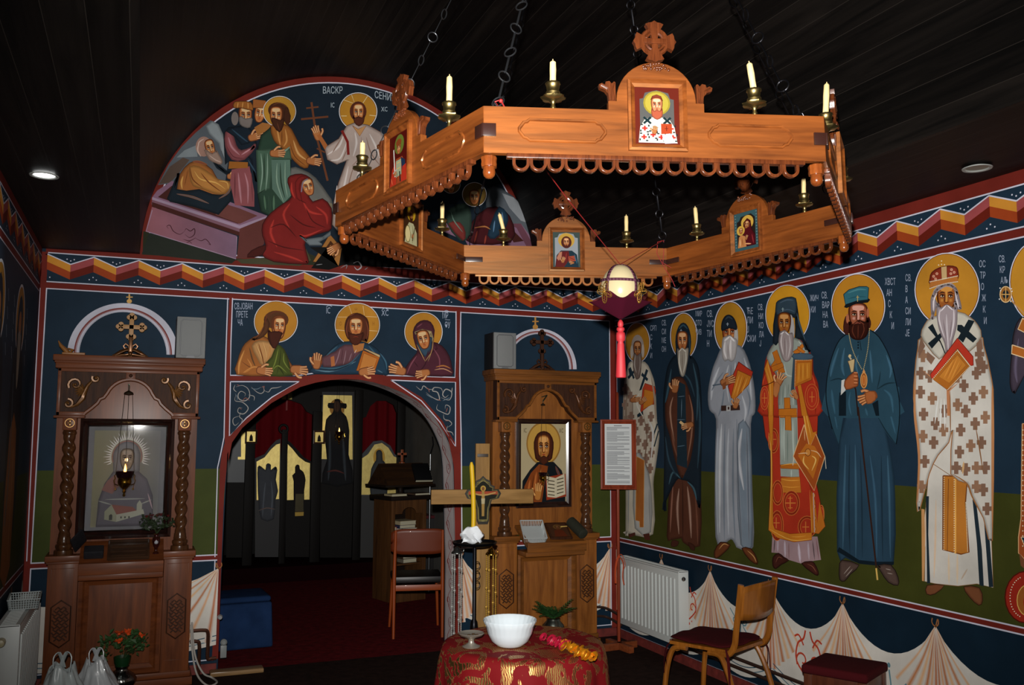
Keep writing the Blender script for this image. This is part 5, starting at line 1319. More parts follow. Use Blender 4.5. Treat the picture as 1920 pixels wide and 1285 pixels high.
HCAN = {(0, 0): .058, (0, 1): .072, (1, 0): .09, (1, 1): .075, (2, 0): .06, (2, 1): .072, (3, 0): .072, (3, 1): .07, (4, 0): .07, (4, 1): .045, (5, 0): .045, (5, 1): .075}
TILT = {(0, 1): (-.02, -.16), (3, 1): (0, -.28), (2, 1): (0, -.08), (1, 0): (0, .08)}
for k in range(6):
    for j in (0, 1):
        x = (-.272, .268)[j]
        if k not in OUTER_SIDES: x = (.268, -.272)[j]
        p = CHM @ (sideM(k) @ Vector((x, .01, .124+.0725)))
        o = mk_candle(HCAN[k, j]).build('candle', WAX); o.location = p
        t = TILT.get((k, j))
        if t: o.rotation_euler = (t[0], t[1], 0)
        tag(o, 'cream wax '+CL[k, j], 'candle', 'candles standing around the chandelier')
# ---------------------------------------------------------------- the hanging egg
def egg():
    A = CHM @ (cornerp(0, .84)+Vector((0, 0, .16))); Dq = CHM @ (cornerp(3, .84)+Vector((0, 0, .15)))
    best = min((abs(project(A.lerp(Dq, t/200)).x-1163), t) for t in range(60, 160))[1]/200
    q = A.lerp(Dq, best); c = onY(1163, 541, q.y)
    e = thing('hanging_egg', 'cream egg in burgundy velvet with a long coral tassel, hung inside the chandelier', 'ornament', c, 0)
    SG = Matrix.Scale(1.24, 4); a_, b_ = .059, .071
    sh = MB().lathe([(max(.0008, a_*math.sin(t)*(1+.07*math.cos(t))), -b_*math.cos(t)) for t in [PI*i/20 for i in range(21)]], 28)
    sh.build('egg_shell', mat('egg_shell', 'b8aa84', .22, spec=.5, coat=.2), e, angle=80, M=SG)
    VEL = mat('burgundy_velvet', '40081c', .9, spec=.1); RIB = mat('mauve_ribbon', '4a1c30', .7)
    r_ = MB()
    for ang in (-159, -69, 21, 111):
        a0 = rad(ang); pts = [(math.cos(a0)*a_*1.02*math.sin(t), math.sin(a0)*a_*1.02*math.sin(t), b_*1.02*math.cos(t)) for t in [.1+i*.16 for i in range(12)]]
        n_ = Vector((-math.sin(a0), math.cos(a0), 0))
        for p0, p1 in zip(pts, pts[1:]):
            p0, p1 = Vector(p0), Vector(p1); r_.quad(p0-n_*.006, p0+n_*.006, p1+n_*.006, p1-n_*.006)
    def ringz(t, z, w_): 
        rr = a_*math.sqrt(max(0, 1-(z/b_)**2))*1.025; return Vector((rr*math.cos(t), rr*math.sin(t), z+w_+.004*math.sin(t)))
    for i in range(32):
        t0, t1 = 2*PI*i/32, 2*PI*(i+1)/32; r_.quad(ringz(t0, .022, -.004), ringz(t1, .022, -.004), ringz(t1, .022, .004), ringz(t0, .022, .004))
    r_.build('ribbon_bands', RIB, e, solid=.0012, M=SG)
    v = MB(); N = 48
    def vel(u, w_):
        t = 2*PI*u; sq = 1/(abs(math.cos(t-1.152))+abs(math.sin(t-1.152)))       # square seen corner-on
        top = .05+.0; R1 = .058; R2 = .096*sq
        if w_ < .35: k_ = w_/.35; r = R1+(R2-R1)*k_; z = -.024-.012*math.cos(4*(t-1.152))*(1-k_)-.018*k_
        else: k_ = (w_-.35)/.65; r = R2*(1-k_)+.004; z = -.04-.052*k_
        return (r*math.cos(t), r*math.sin(t), z)
    v.grid(vel, N, 12, closed_u=True); v.build('velvet_cup', VEL, e, angle=60, M=SG)
    for a0, rt_ in ((-2.72, .35), (-1.27, -.35)):
        g = MB(); ctr = Vector((math.cos(a0)*.07, math.sin(a0)*.07, -.018)); nrm = Vector((math.cos(a0), math.sin(a0), -.1)).normalized(); tx = Vector((-math.sin(a0), math.cos(a0), 0)); tz = nrm.cross(tx)
        for pa, L2 in ((1.6, .034), (.2+rt_, .03), (2.9+rt_, .026), (-1.2, .032), (-2.0-rt_, .026)):
            lp = []
            for i in range(13):
                t = i/12*2*PI; uu = L2*(.5-.5*math.cos(t)); vv = .008*math.sin(t)
                lp.append(ctr+nrm*.008+tx*(uu*math.cos(pa)-vv*math.sin(pa))+tz*-(uu*math.sin(pa)+vv*math.cos(pa)))
            g.tube(lp, .0012, 5, closed=False)
            g.tube([ctr+nrm*.0085+tx*(L2*k_*math.cos(pa)-.003*math.sin(k_*30)*math.sin(pa))+tz*-(L2*k_*math.sin(pa)+.003*math.sin(k_*30)*math.cos(pa)) for k_ in [i/14 for i in range(14)]], .0009, 4)
        g.ball(ctr+nrm*.008, .004, 8); g.build('gold_bow', mat('gold_thread', '9c7430', .5, .8), e, M=SG)
    CO = mat('coral_silk', 'a8242c', .6)
    tl = MB().lathe([(.003, -.094), (.006, -.098), (.0085, -.104), (.0085, -.112), (.006, -.116), (.011, -.118), (.012, -.124), (.008, -.13), (.0125, -.133), (.0135, -.142), (.013, -.155), (.008, -.16), (.0105, -.168), (.013, -.21), (.0155, -.262), (.014, -.266), (.002, -.262)], 36, fn=lambda a, r, z: r*(1+.09*math.sin(18*a)*(1 if z < -.16 else .4)))
    tl.build('coral_tassel', CO, e, angle=70, M=SG)
    # suspension cords, with the red loop on the far corner
    k_ = Vector(c)+Vector((0, 0, .09)); cd_ = MB()
    cd_.tube([A-Vector(c), (A-Vector(c)).lerp(k_-Vector(c), .5)+Vector((0, 0, -.01)), k_-Vector(c)], .0014, 5); cd_.tube([Dq-Vector(c), k_-Vector(c)], .0014, 5)
    lp = Dq-Vector(c); cd_.tube([lp+Vector(v_) for v_ in ((0, 0, 0), (-.03, 0, -.01), (-.035, 0, -.06), (-.01, 0, -.1), (.01, 0, -.13), (.04, 0, -.17), (.055, 0, -.2))], .0014, 5)
    cd_.tube([lp+Vector(v_) for v_ in ((0, 0, 0), (0, 0, -.05), (-.005, 0, -.1), (.03, -.01, -.12))], .0014, 5)
    la = A-Vector(c); cd_.tube([la+Vector(v_) for v_ in ((0, 0, 0), (.012, -.01, .004), (.02, -.02, -.02), (.03, -.03, -.045))], .002, 5); cd_.ball(la+Vector((.012, -.012, 0)), .006, 8)
    cd_.build('red_cord', mat('red_cord', '8a1c1c', .6), e)
def project(p):
    v = Vector(p)-CAMP; return Vector((CX+F*v.dot(RT)/v.dot(FW), CY-F*v.dot(UP)/v.dot(FW)))
egg()
# ================================================================ the two carved icon stands
KW = .62
SHW = wood('stand_wood_left', '46220f', '643418', rough=.55, axis='Z', scale=7, k=1/KW, coat=.06)
SHWX = wood('stand_wood_left_rail', '46220f', '643418', rough=.5, axis='X', scale=7, k=1/KW, coat=.08)
SHR = wood('stand_wood_right', '5a3212', '804e20', rough=.45, axis='Z', scale=7, k=1/KW, coat=.15)
SHRX = wood('stand_wood_right_rail', '4c2c10', '704218', rough=.42, axis='X', scale=7, k=1/KW, coat=.15)
DRK = wood('stand_carving', '24120a', '3a2010', rough=.6, axis='Z', scale=20, k=1/KW, coat=0., bump=.5)
COLW = wood('stand_column', '2c180c', '482c18', rough=.28, axis='Z', scale=14, k=1/KW, coat=.3)
def cross_shape(cx, cz, L_, w_, lob):
    """trefoil-ended cross outline made of overlapping pieces"""
    return [('box', cx-w_, cx+w_, cz-L_, cz+L_*.86), ('box', cx-L_*.8, cx+L_*.8, cz-w_, cz+w_)]+[('lob', cx+dx*L_*.8, cz+dz*(L_*.8), lob, dx, dz) for dx, dz in ((1, 0), (-1, 0), (0, 1), (0, -1))]
def trefoil_cross(mb, cx, cz, L_, w_, lob, y0, y1):
    for q in cross_shape(cx, cz, L_, w_, lob):
        if q[0] == 'box': mb.box(q[1], q[2], y0, y1, q[3], q[4], .001)
        else:
            _, x, z, r, dx, dz = q
            for ox, oz in ((dx, dz), (-dz, dx), (dz, -dx)):
                mb.lathe([(r*.9, y0), (r, y0+.002), (r, y1-.002), (r*.9, y1)], 16, Rx(PI/2) @ T((0, 0, 0)) if False else Matrix(((1, 0, 0, x+ox*r*.9), (0, 0, 1, 0), (0, 1, 0, z+oz*r*.9), (0, 0, 0, 1))))
def shrine(cx, Y, lab, left=True):
    t = thing('icon_stand', lab, 'icon stand', (cx, Y, 0)); wm, wx = (SHW, SHWX) if left else (SHR, SHRX); BK = D-Y-.004
    # plinth and pedestals
    MB().box(-.44, .44, -.01, BK, 0, .05, .004).box(-.43, .43, -.002, BK, .05, .09, .012).build('plinth', wx, t)
    for s_ in (-1, 1):
        x0, x1 = sorted((s_*.245, s_*.415))
        b = MB().box(x0, x1, 0, BK, .088, .80, .004)
        for q in ((x0+.02, x0+.024), (x1-.024, x1-.02)): b.box(q[0], q[1], -.004, 0, .16, .76, .001)
        b.box(x0+.02, x1-.02, -.004, 0, .757, .761, .001).box(x0+.02, x1-.02, -.004, 0, .158, .162, .001)
        b.build('pedestal', wm, t)
        c = MB().box(x0-.018, x1+.018, -.02, BK, .80, .838, .006).box(x0-.009, x1+.009, -.01, BK, .786, .80, .004); c.build('pedestal_cap', wx, t)
        # woven knot carving in a pointed frame
        m_ = (x0+x1)/2; z0 = .43 if left else .46; k = MB()
        o = [(m_-.055, z0-.1), (m_, z0-.14), (m_+.055, z0-.1), (m_+.055, z0+.1), (m_, z0+.14), (m_-.055, z0+.1)]
        k.tube([(x, -.002, z) for x, z in o], .005, 5, closed=True)
        for i in range(-3, 4):
            for j in range(-5, 6):
                x, z = m_+i*.0155+(.0078 if j % 2 else 0), z0+j*.0185
                if abs(x-m_) < .045 and abs(z-z0)+abs(x-m_)*.7 < .115:
                    a = PI/4 if (i+j) % 2 else -PI/4
                    k.bar((x-.011*math.cos(a), -.003, z-.011*math.sin(a)), (x+.011*math.cos(a), -.003, z+.011*math.sin(a)), .0075, .007, .002)
        k.build('knot_carving', DRK, t)
        # twisted column with ring base and rosette block
        xc = s_*.335; N_ = 46; zs = [.945+(.63)*i/N_ for i in range(N_+1)]
        col = MB()
        def tw(u, v, xc=xc, s_=s_):
            a = 2*PI*u; z = .945+.635*v; env = min(1, v/.08, (1-v)/.1)
            r = .0335+.0062*math.cos(2*a-s_*z*80)*env
            return (xc+r*math.cos(a), .03+r*math.sin(a), z)
        col.grid(tw, 24, 90, closed_u=True)
        col.lathe([(.054, .838), (.056, .85), (.054, .868), (.043, .874), (.047, .882), (.049, .892), (.047, .9), (.038, .908), (.041, .915), (.038, .925), (.036, .946)], 24, T((xc, .03, 0)))
        col.lathe([(.036, 1.572), (.039, 1.578), (.041, 1.584), (.039, 1.592), (.034, 1.6)], 24, T((xc, .03, 0)))
        col.build('twisted_column', COLW, t, angle=50)
        bl = MB().box(xc-.04, xc+.04, -.008, .075, 1.6, 1.69, .008)
        bl.build('capital_block', wm, t)
        rs = MB(); rs.tube([(xc+.026*math.cos(i*PI/10), -.01, 1.645+.026*math.sin(i*PI/10)) for i in range(20)], .004, 6, closed=True)
        for a in range(4): rs.bar((xc, -.008, 1.645), (xc+.019*math.cos(PI/4+a*PI/2+PI/4), -.008, 1.645+.019*math.sin(PI/4+a*PI/2+PI/4)), .011, .005, .002)
        rs.ball((xc, -.009, 1.645), .006, 8); rs.build('rosette', mat('rosette_gold', '5e4420', .3, .6, k=1/KW), t)
    # centre: raised panel below, shelf above
    f = MB().box(-.245, .245, .035, BK, .088, .70, .002)
    f.build('centre_panel', wm, t)
    fr_ = MB(); rect_frame(fr_, -.236, .236, .095, .70, .055, .035, .03, Matrix.Identity(4)); fr_.build('panel_moulding', wx, t, smooth=False)
    s = MB(); s.prism([(-.238, 0), (.238, 0), (.238, .022), (-.238, .022)], 0, .268, M=T((0, -.165, .765)) @ Rx(rad(28)))
    s.box(-.238, .238, -.178, -.163, .735, .805, .004).box(-.238, .238, -.15, .04, .70, .735, .006); s.build('sloping_shelf', wx, t)
    # back boards
    MB().box(-.415, .415, .075, BK, .838, 1.985).build('back_board', wm, t, smooth=False)
    # frieze with a stepped arch
    ax = .262
    arch = [(-ax, 1.69), (-ax+.012, 1.705), (-.215, 1.735), (-.185, 1.765), (-.172, 1.79), (-.15, 1.80)]+arcpts(0, 1.775, .142, 158, 22, 14)+[(.15, 1.80), (.172, 1.79), (.185, 1.765), (.215, 1.735), (ax-.012, 1.705), (ax, 1.69)]
    o = [(-.415, 1.69), (-.415, 1.985), (.415, 1.985), (.415, 1.69)]+arch[::-1]
    fz = MB().prism(o, 0, .075); fz.build('frieze', DRK if not left else DRK, t, smooth=False)
    ed = MB().tube([(x, -.004, z+.006) for x, z in arch], .011, 6, flat=1.)
    for a in ((-.415, -.395, 1.69, 1.985), (.395, .415, 1.69, 1.985), (-.415, .415, 1.965, 1.985), (-.415, -.25, 1.69, 1.715), (.25, .415, 1.69, 1.715), (-.028, .028, 1.925, 1.97)): ed.box(a[0], a[1], -.012, .002, a[2], a[3], .003)
    ed.box(-.428, -.252, -.02, .07, 1.676, 1.692, .005).box(.252, .428, -.02, .07, 1.676, 1.692, .005)
    ed.build('frieze_moulding', wx, t, angle=40)
    for s_ in (-1, 1):
        sc = MB()
        def spiral(x, z, r, turns, a0, d=1, rr=.0105): sc.tube([(x+s_*d*r*(1-q/(turns*12)*.85)*math.cos(a0+q*PI/6), -.006-.003*q/(turns*12), z+r*(1-q/(turns*12)*.85)*math.sin(a0+q*PI/6)) for q in range(int(turns*12))], [rr*(1-.5*q/(turns*12)) for q in range(int(turns*12))], 6)
        spiral(s_*.315, 1.885, .042, 1.3, -.6); spiral(s_*.35, 1.765, .03, 1.2, 1.5); spiral(s_*.20, 1.925, .024, 1.2, 2.6, -1)
        sc.tube([(s_*.335, -.005, 1.742), (s_*.30, -.008, 1.76), (s_*.27, -.008, 1.80), (s_*.262, -.008, 1.84), (s_*.245, -.008, 1.88), (s_*.218, -.006, 1.915)], [.006, .011, .017, .016, .011, .007], 6)
        for a in range(7):
            an = rad(100+a*22) if s_ < 0 else rad(80-a*22); sc.tube([(s_*.27, -.008, 1.845), (s_*.27+.045*math.cos(an)*1., -.012, 1.845+.045*math.sin(an))], [.013, .003], 5)
        for p in ((.315, 1.885), (.35, 1.765), (.2, 1.925)): sc.ball((s_*p[0], -.01, p[1]), .008, 8)
        sc.build('leaf_carving', mat('gilt_carving_'+('a' if left else 'b'), '5a3a18' if left else '4a2a14', .35, .25, k=1/KW, var=.3, vscale=60), t, angle=60)
    MB().ball((0, -.012, 1.947), .012, 10).build('round_boss', DRK, t)
    # cornice
    c = MB().box(-.432, .432, -.015, BK, 1.985, 2.02, .008).box(-.447, .447, -.03, BK, 2.03, 2.07, .009).box(-.437, .437, -.022, BK, 2.018, 2.034, .004); c.build('cornice', wx, t)
    # crowning cross
    x0 = -.01 if left else -.025; k = MB(); 
    trefoil_cross(k, x0, 2.265 if left else 2.29, .078 if left else .085, .0135, .0165, .04, .056)
    k.build('crowning_cross', mat('pale_gilt_wood', '8a6230', .5, k=1/KW) if left else DRK, t)
    g = MB()
    for s_ in (-1, 1):
        g.tube([(x0+s_*q[0], .045, 2.07+q[1]) for q in ((.005, .02), (.01, .07), (.03, .085), (.042, .07), (.035, .055), (.025, .06))], [.008, .008, .007, .006, .005, .004], 6)
        g.tube([(x0+s_*q[0], .045, 2.07+q[1]) for q in ((.0, .05), (.03, .045), (.06, .03), (.09, .01), (.105, .006))], [.01, .012, .012, .009, .006], 6)
        g.tube([(x0+s_*q[0], .04, 2.07+q[1]) for q in ((.01, .015), (.05, .012), (.09, .005))], [.01, .009, .006], 6)
    g.box(x0-.012, x0+.012, .03, .06, 2.069, 2.2, .004).ball((x0, .03, 2.09), .012, 10, (1, 1, 1.4)); g.build('cross_base_scrolls', mat('dark_gilt', '4a2c10', .3, .5, k=1/KW) if left else DRK, t, angle=60)
    return t
SL = shrine(-.068, 6.2, 'carved wooden icon stand left of the archway, holding a pale icon under glass')
SR = shrine(2.853, 6.2, 'carved wooden icon stand right of the archway, holding an icon with an open book', False)
# ---- icons of the stands
def art_left(P, kind):
    P.P('7c7860', '0,0 100,0 100,145 0,145', h2='6c6c6c', ax=0)  # pale pigments carry the reflection on the glass over this icon
    P.P('5c5860', '8,145 10,105 18,80 30,62 66,60 82,74 92,100 94,145', 1); P.P('74504c', '14,90 22,76 34,66 40,84 30,96', 1); P.P('6c6c72', '30,62 28,34 36,20 50,14 64,20 70,36 70,62 50,74', 1)
    P.face(50, 44, 11, 16, sk=('54483c', '7a6c5c', '94887c')); P.P('54525c', '36,60 50,64 64,60 60,80 40,80', 1)
    for i in range(34):
        a = rad(200-i*6.65); r0, r1 = 28, 34+(5 if i % 2 else 1)
        P.L('e4e4dc', 2.2, [(50+r0*math.cos(a)*.92, 40-r0*math.sin(a)), (50+r1*math.cos(a)*.92, 40-r1*math.sin(a))], taper=2)
    P.L('b8b8b0', 2, [(50+27*math.cos(rad(200-i*11))*.92, 40-27*math.sin(rad(200-i*11))) for i in range(21)]); P.L('8c5c54', 1.2, [(50+24*math.cos(rad(200-i*11))*.92, 40-24*math.sin(rad(200-i*11))) for i in range(21)])
    P.P('8c8c78', '20,122 30,112 38,126 38,138 20,134'); P.P('7a4c44', '30,112 62,116 70,124 38,127'); P.P('a0a090', '38,127 78,120 80,127 38,138'); P.P('9c9c8c', '68,112 72,106 76,112 76,121 68,122')
    for x in (44, 50, 56): P.P('3c3c38', [(x, 130), (x+2, 130), (x+2, 133), (x, 133)])
    P.P('3c3c38', '27,128 30,126 32,128 32,135 27,135'); P.folds('94948c 2 10,106 30,112\n94948c 2 90,106 74,112\na89094 2 84,96 92,120\n94948c 2 20,104 80,104')
def art_right(P, kind):
    P.P('94886a', '0,0 100,0 100,145 0,145'); P.E('7c5a28', 50, 38, 38, 40, n=40); P.E('a07c38', 50, 38, 35, 37, n=40)
    P.P('101418', '2,145 4,106 20,86 36,72 72,72 90,88 98,112 98,145'); P.P('6c3414', '4,145 8,116 22,92 40,76 60,80 52,110 46,145'); P.folds('a05c2c 5 20,104 14,140\na05c2c 5 34,90 28,130\n3c1a0a 3 28,96 22,138\nb06c38 4 44,84 38,120\n3c1a0a 3 40,90 36,136\n2c3440 4 76,80 88,104', '6c3414')
    P.P('3c1c12', '30,58 28,36 36,20 50,15 64,20 72,36 70,58 64,70 36,70', 2); P.face(50, 46, 15, 24, -.05, sk=('5a2c14', '94602c', 'bc8a50')); P.P('3c1c10', '38,58 44,63 50,60 56,63 62,58 60,72 50,78 40,72', 1)
    P.P('7c2c18', '54,100 98,94 100,136 56,142'); P.P('a8a088', '56,98 76,102 77,138 58,136'); P.P('a8a088', '76,102 96,94 98,132 77,138')
    for i in range(5):
        for x0, x1 in ((59, 74), (79, 94)): P.L('2c2418', 1.6, [(x0, 106+i*6.4+(0 if x0 < 70 else -1)), (x1, 106+i*6.4+(2 if x0 < 70 else -4))])
    P.hand(38, 126, 30, -1.45, sk=('5a2c14', '94602c', 'bc8a50')); P.T('3c3020', 'IC', 6, 18, 8, .6); P.T('3c3020', 'XC', 84, 18, 8, .6)
m_ = MB(); rect_frame(m_, -.277, .277, .926, 1.674, .05, .074, .05, Matrix.Identity(4)); fo = m_.build('icon_frame', wood('dark_frame', '140a08', '24120e', .2, 'Z', 12, k=1/KW, coat=.6), SL, smooth=False); fo['label'] = 'dark moulded frame'
MB().box(-.235, .235, .066, .074, .966, 1.636).build('mat_board', mat('silver_grey_mount', '5c5c60', .4, .3, k=1/KW), fo, smooth=False)
icon_paint(fo, 'icon_picture', -.194, .194, .996, 1.6, .066, 'x', None, KW, 'silvery worn icon of a veiled figure above a small white church', art_left, base=.001)
g = MB().box(-.234, .234, .048, .050, .968, 1.634).build('glass_pane', mat('clear_glass', 'ffffff', .03, trans=1., spec=.5), fo, smooth=False)
m_ = MB(); rect_frame(m_, -.227, .227, 1.034, 1.702, .038, .074, .022, Matrix.Identity(4)); fo = m_.build('icon_frame', MATS['dark_frame'], SR, smooth=False)
MB().box(-.195, .195, .068, .075, 1.06, 1.68).build('panel', MATS['dark_frame'], fo, smooth=False)
icon_paint(fo, 'icon_picture', -.19, .19, 1.075, 1.672, .068, 'x', None, KW, 'icon of a bearded haloed figure with an open book', art_right)
# ---- loudspeakers on the cornices
def speaker(x, side, lab):
    t = thing('loudspeaker', lab, 'speaker', (x, 6.21, 2.071), 0)
    MB().box(-.092, .092, .004, .19, 0, .275, .006).build('cabinet', mat('black_vinyl', '0c0c0e', .6), t)
    MB().box(-.09, .09, -.012, .006, .002, .273, .005).build('grille', mat('silver_grille', '6c6e6e', .55, .2, k=1/KW, bump=.5, bscale=500), t)
    b = MB().tube([(-.065, -.0125, .03), (-.065, -.0125, .24), (-.05, -.0125, .255), (.05, -.0125, .255), (.065, -.0125, .24), (.065, -.0125, .03), (.05, -.0125, .018), (-.05, -.0125, .018)], .0035, 6, closed=True); b.prism([(-.028, .003), (.028, .003), (.018, .022), (-.018, .022)], -.0135, -.011)
    b.build('grille_rim', mat('grey_rim', '585a5c', .5, .2, k=1/KW), t)
speaker(.285, 0, 'silver-fronted loudspeaker standing on the right end of the left icon stand')
speaker(2.503, 1, 'silver-fronted loudspeaker with black side on the right icon stand')
# ---- hanging oil lamps
def oil_lamp(x, y, ztop, zcup, lab, r=.033, flame=True, glass='2a1218', sc=1.):
    t = thing('hanging_oil_lamp', lab, 'lamp', (x, y, zcup)); t.scale = (sc, sc, sc); ztop = zcup+(ztop-zcup)/sc
    b = MB().lathe([(.002, -.075), (.006, -.07), (.003, -.062), (.008, -.055), (.004, -.05), (.014, -.04), (.024, -.028), (.026, -.018), (.024, -.006), (.028, -.002)], 18)
    for i in range(3):
        a = rad(90+120*i); ca, sa = math.cos(a), math.sin(a); b.tube([(ca*.026, sa*.026, -.03), (ca*.04, sa*.04, -.025), (ca*.044, sa*.044, -.012), (ca*.038, sa*.038, -.004), (ca*.042, sa*.042, .008), (ca*.036, sa*.036, .012)], .0018, 5)
        b.ball((ca*.036, sa*.036, -.045), .004, 6).tube([(ca*.04, sa*.04, -.026), (ca*.036, sa*.036, -.045)], .0008, 4)
    b.build('brass_bowl', GOLDB, t, angle=60)
    MB().lathe([(.022, -.006), (.03, .002), (r, .012), (r+.002, .022), (r-.001, .021), (.028, .004), (.02, -.002)], 20, cap=False).build('glass_cup', mat('dark_red_glass', glass, .06, trans=.5, coat=.5), t, angle=60)
    w_ = MB(); H_ = ztop-zcup
    for i in range(3):
        a = rad(90+120*i); w_.tube([(math.cos(a)*.038, math.sin(a)*.038, .01), (math.cos(a)*.016, math.sin(a)*.016, H_-.03)], .0009, 4)
    w_.lathe([(.002, H_-.035), (.018, H_-.032), (.016, H_-.026), (.003, H_-.018), (.003, H_)], 12); w_.build('hanging_wires', mat('thin_dark_wire', '3c3428', .4, .7), t)
    if flame:
        MB().lathe([(.0012, .014), (.0045, .02), (.005, .027), (.0028, .038), (.0004, .05)], 10).build('flame', mat('flame', 'ffb050', emit=9.), t)
        l = bpy.data.lights.new('lamp_flame', 'POINT'); l.energy = .25; l.color = (1, .6, .25); l.shadow_soft_size = .01; lo = bpy.data.objects.new('lamp_flame_light', l); COL.objects.link(lo); lo.parent = t; lo.location = (0, 0, .06)
    return t
P0 = onY(234, 895, 6.08); oil_lamp(P0.x, 6.08, onY(245, 724, 6.08).z, P0.z+.0, 'burning oil lamp hanging on wires before the pale icon', sc=1.6)
hk = MB().tube([(-.074, 6.275, 1.88), (-.078, 6.18, 1.89), (P0.x, 6.08, 1.885)], .004, 6).build('lamp_hook', mat('verdigris', '3c5040', .5, .6)); hk.parent = SL; hk.matrix_parent_inverse = SL.matrix_world.inverted() if False else Matrix.Translation((.068, -6.2, 0))
P1 = onY(1018, 892, 6.1); oil_lamp(P1.x, 6.1, onY(1020, 752, 6.1).z, P1.z, 'brass oil lamp hanging before the icon with an open book', flame=False, glass='8a6a30')
hk = MB().tube([(2.84, 6.275, 1.87), (2.84, 6.18, 1.88), (P1.x, 6.1, onY(1020, 752, 6.1).z)], .004, 6).build('lamp_hook', MATS['verdigris']); hk.parent = SR; hk.matrix_parent_inverse = Matrix.Translation((-2.853, -6.2, 0))
# ---- small things on the left stand
shz = lambda y: .765+.0225/math.cos(rad(28))+(y+.165)*math.tan(rad(28))    # top of the sloping shelf, y local
def on_shelf(name, x, yl, lab, cat, cx, rz=0): 
    return thing(name, lab, cat, (cx+x, 6.2+yl, shz(yl)+.002), rot=(rad(28), 0, rz))
BLKP = mat('black_case', '16161a', .5, k=1/KW, var=.2, vscale=40)
t = on_shelf('open_case', -.16, -.08, 'small black hinged case standing open on the left stand shelf', 'case', -.068)
MB().box(-.055, .055, -.035, .035, 0, .055, .008).build('case_body', BLKP, t); MB().box(-.05, .05, -.006, .006, 0, .11, .006, T((-.075, .03, .055)) @ Rz(.9) @ Ry(-.35)).build('case_lid', BLKP, t)
t = on_shelf('wooden_tray', .035, -.05, 'flat dark wooden tray lying on the left stand shelf', 'tray', -.068)
tr = MB().box(-.115, .115, -.09, .09, 0, .012, .002); 
for a in ((-.115, .115, -.095, -.085), (-.115, .115, .085, .095), (-.12, -.108, -.09, .09), (.108, .12, -.09, .09)): tr.box(a[0], a[1], a[2], a[3], 0, .024, .002)
tr.build('tray', wood('tray_wood', '24160e', '382416', .5, 'X', 12, k=1/KW), t)
for i in range(3): MB().box(-.1, .1, -.07+i*.045, -.04+i*.045, .012, .02, .002).build('tray_slat', MATS['tray_wood'], t)
def bouquet(t, n, r, h, z0, cf, cl, ns=14, fr_=.012, name_f='flower', leafsz=1., flowers=8):
    rnd = random.Random(n)
    st = MB(); lf = MB()
    for i in range(ns*4):
        a = rnd.uniform(0, 2*PI); q = rnd.uniform(.2, 1)**.6; e = Vector((math.cos(a)*r*q, math.sin(a)*r*q, z0+h*rnd.uniform(.35, .95)*(1.1-.35*q)))
        if i < ns: st.tube([(0, 0, z0-.01), (e.x*.3, e.y*.3, z0+(e.z-z0)*.6), e], .0014, 4)
        for _ in range(3):
            c = e+Vector([rnd.uniform(-.02, .02) for _ in range(3)]); L_ = rnd.uniform(.014, .03)*leafsz; d = Vector((rnd.uniform(-1, 1), rnd.uniform(-1, 1), rnd.uniform(-.2, 1))).normalized(); s_ = d.orthogonal().normalized()*L_*.32; u_ = d.cross(s_).normalized()*L_*.12
            lf.quad(c, c+d*L_*.5+s_+u_, c+d*L_, c+d*L_*.5-s_+u_)
    st.build('stems', mat('stem_green', '26361a', .7, k=1/KW), t); lf.build('foliage', mat(cl[0], cl[1], .6, k=1/KW, var=.3, vscale=40), t, smooth=False)
    for i in range(flowers):
        a = rnd.uniform(0, 2*PI) if i else 0; q = rnd.uniform(.1, .75); c = Vector((math.cos(a)*r*q, math.sin(a)*r*q, z0+h*(1.02-.3*q))); f = MB()
        for j in range(9):
            b = 2*PI*j/9+i; el = rnd.uniform(.2, .9); d = Vector((math.cos(b)*math.cos(el), math.sin(b)*math.cos(el), math.sin(el))); sd = Vector((-math.sin(b), math.cos(b), 0))*fr_*.38
            f.quad(c, c+d*fr_*.6+sd, c+d*fr_*1.15, c+d*fr_*.6-sd)
        f.ball(c, fr_*.28, 6); f.build(name_f, mat(cf[0], cf[1], .55, k=1/KW), t, smooth=False)
Pv = onY(292, 1038, 6.12)
t = thing('small_vase_of_flowers', 'small brass-trimmed vase of dark red flowers at the pale icon', 'vase', (Pv.x, 6.12, .835))
MB().lathe([(.018, 0), (.02, .004), (.01, .012), (.008, .03), (.018, .05), (.024, .075), (.022, .095), (.012, .108), (.016, .122), (.014, .124)], 18).build('vase', mat('dark_red_enamel', '3a1412', .15, .3, coat=.6), t, angle=60)
for z, r in ((.012, .011), (.03, .0095), (.1, .0195), (.121, .0165)): MB().tube([(r*math.cos(i*PI/8), r*math.sin(i*PI/8), z) for i in range(16)], .0018, 5, closed=True).build('gold_ring', GOLDB, t)
if 1: MB().ball((0, -.022, .072), .012, 10, (1, .4, 1)).build('porcelain_medallion', mat('porcelain', '9a9aa0', .3), t)
bouquet(t, 5, .105, .115, .13, ('dark_red_petal', '4c1414'), ('muted_leaf', '1c2814'), 12, .014, 'flower', 1.1, 14)
MB()
Pb = onY(130, 664, 6.22)
o = MB().box(-.06, .07, -.02, .02, 0, .014, .003).tube([(-.03, 0, .012), (-.045, 0, .03), (-.07, 0, .055), (-.085, 0, .085)], [.016, .015, .011, .003], 8).tube([(-.02, 0, .012), (.0, 0, .03), (-.03, 0, .04)], [.008, .01, .004], 8).build('bird_carving', mat('gold_brown_wood', '7a4e20', .45, k=1/KW), angle=60)
o.location = (Pb.x+.02, 6.22, 2.071); tag(o, 'small golden-brown wooden carving lying at the left end of the left cornice', 'carving')
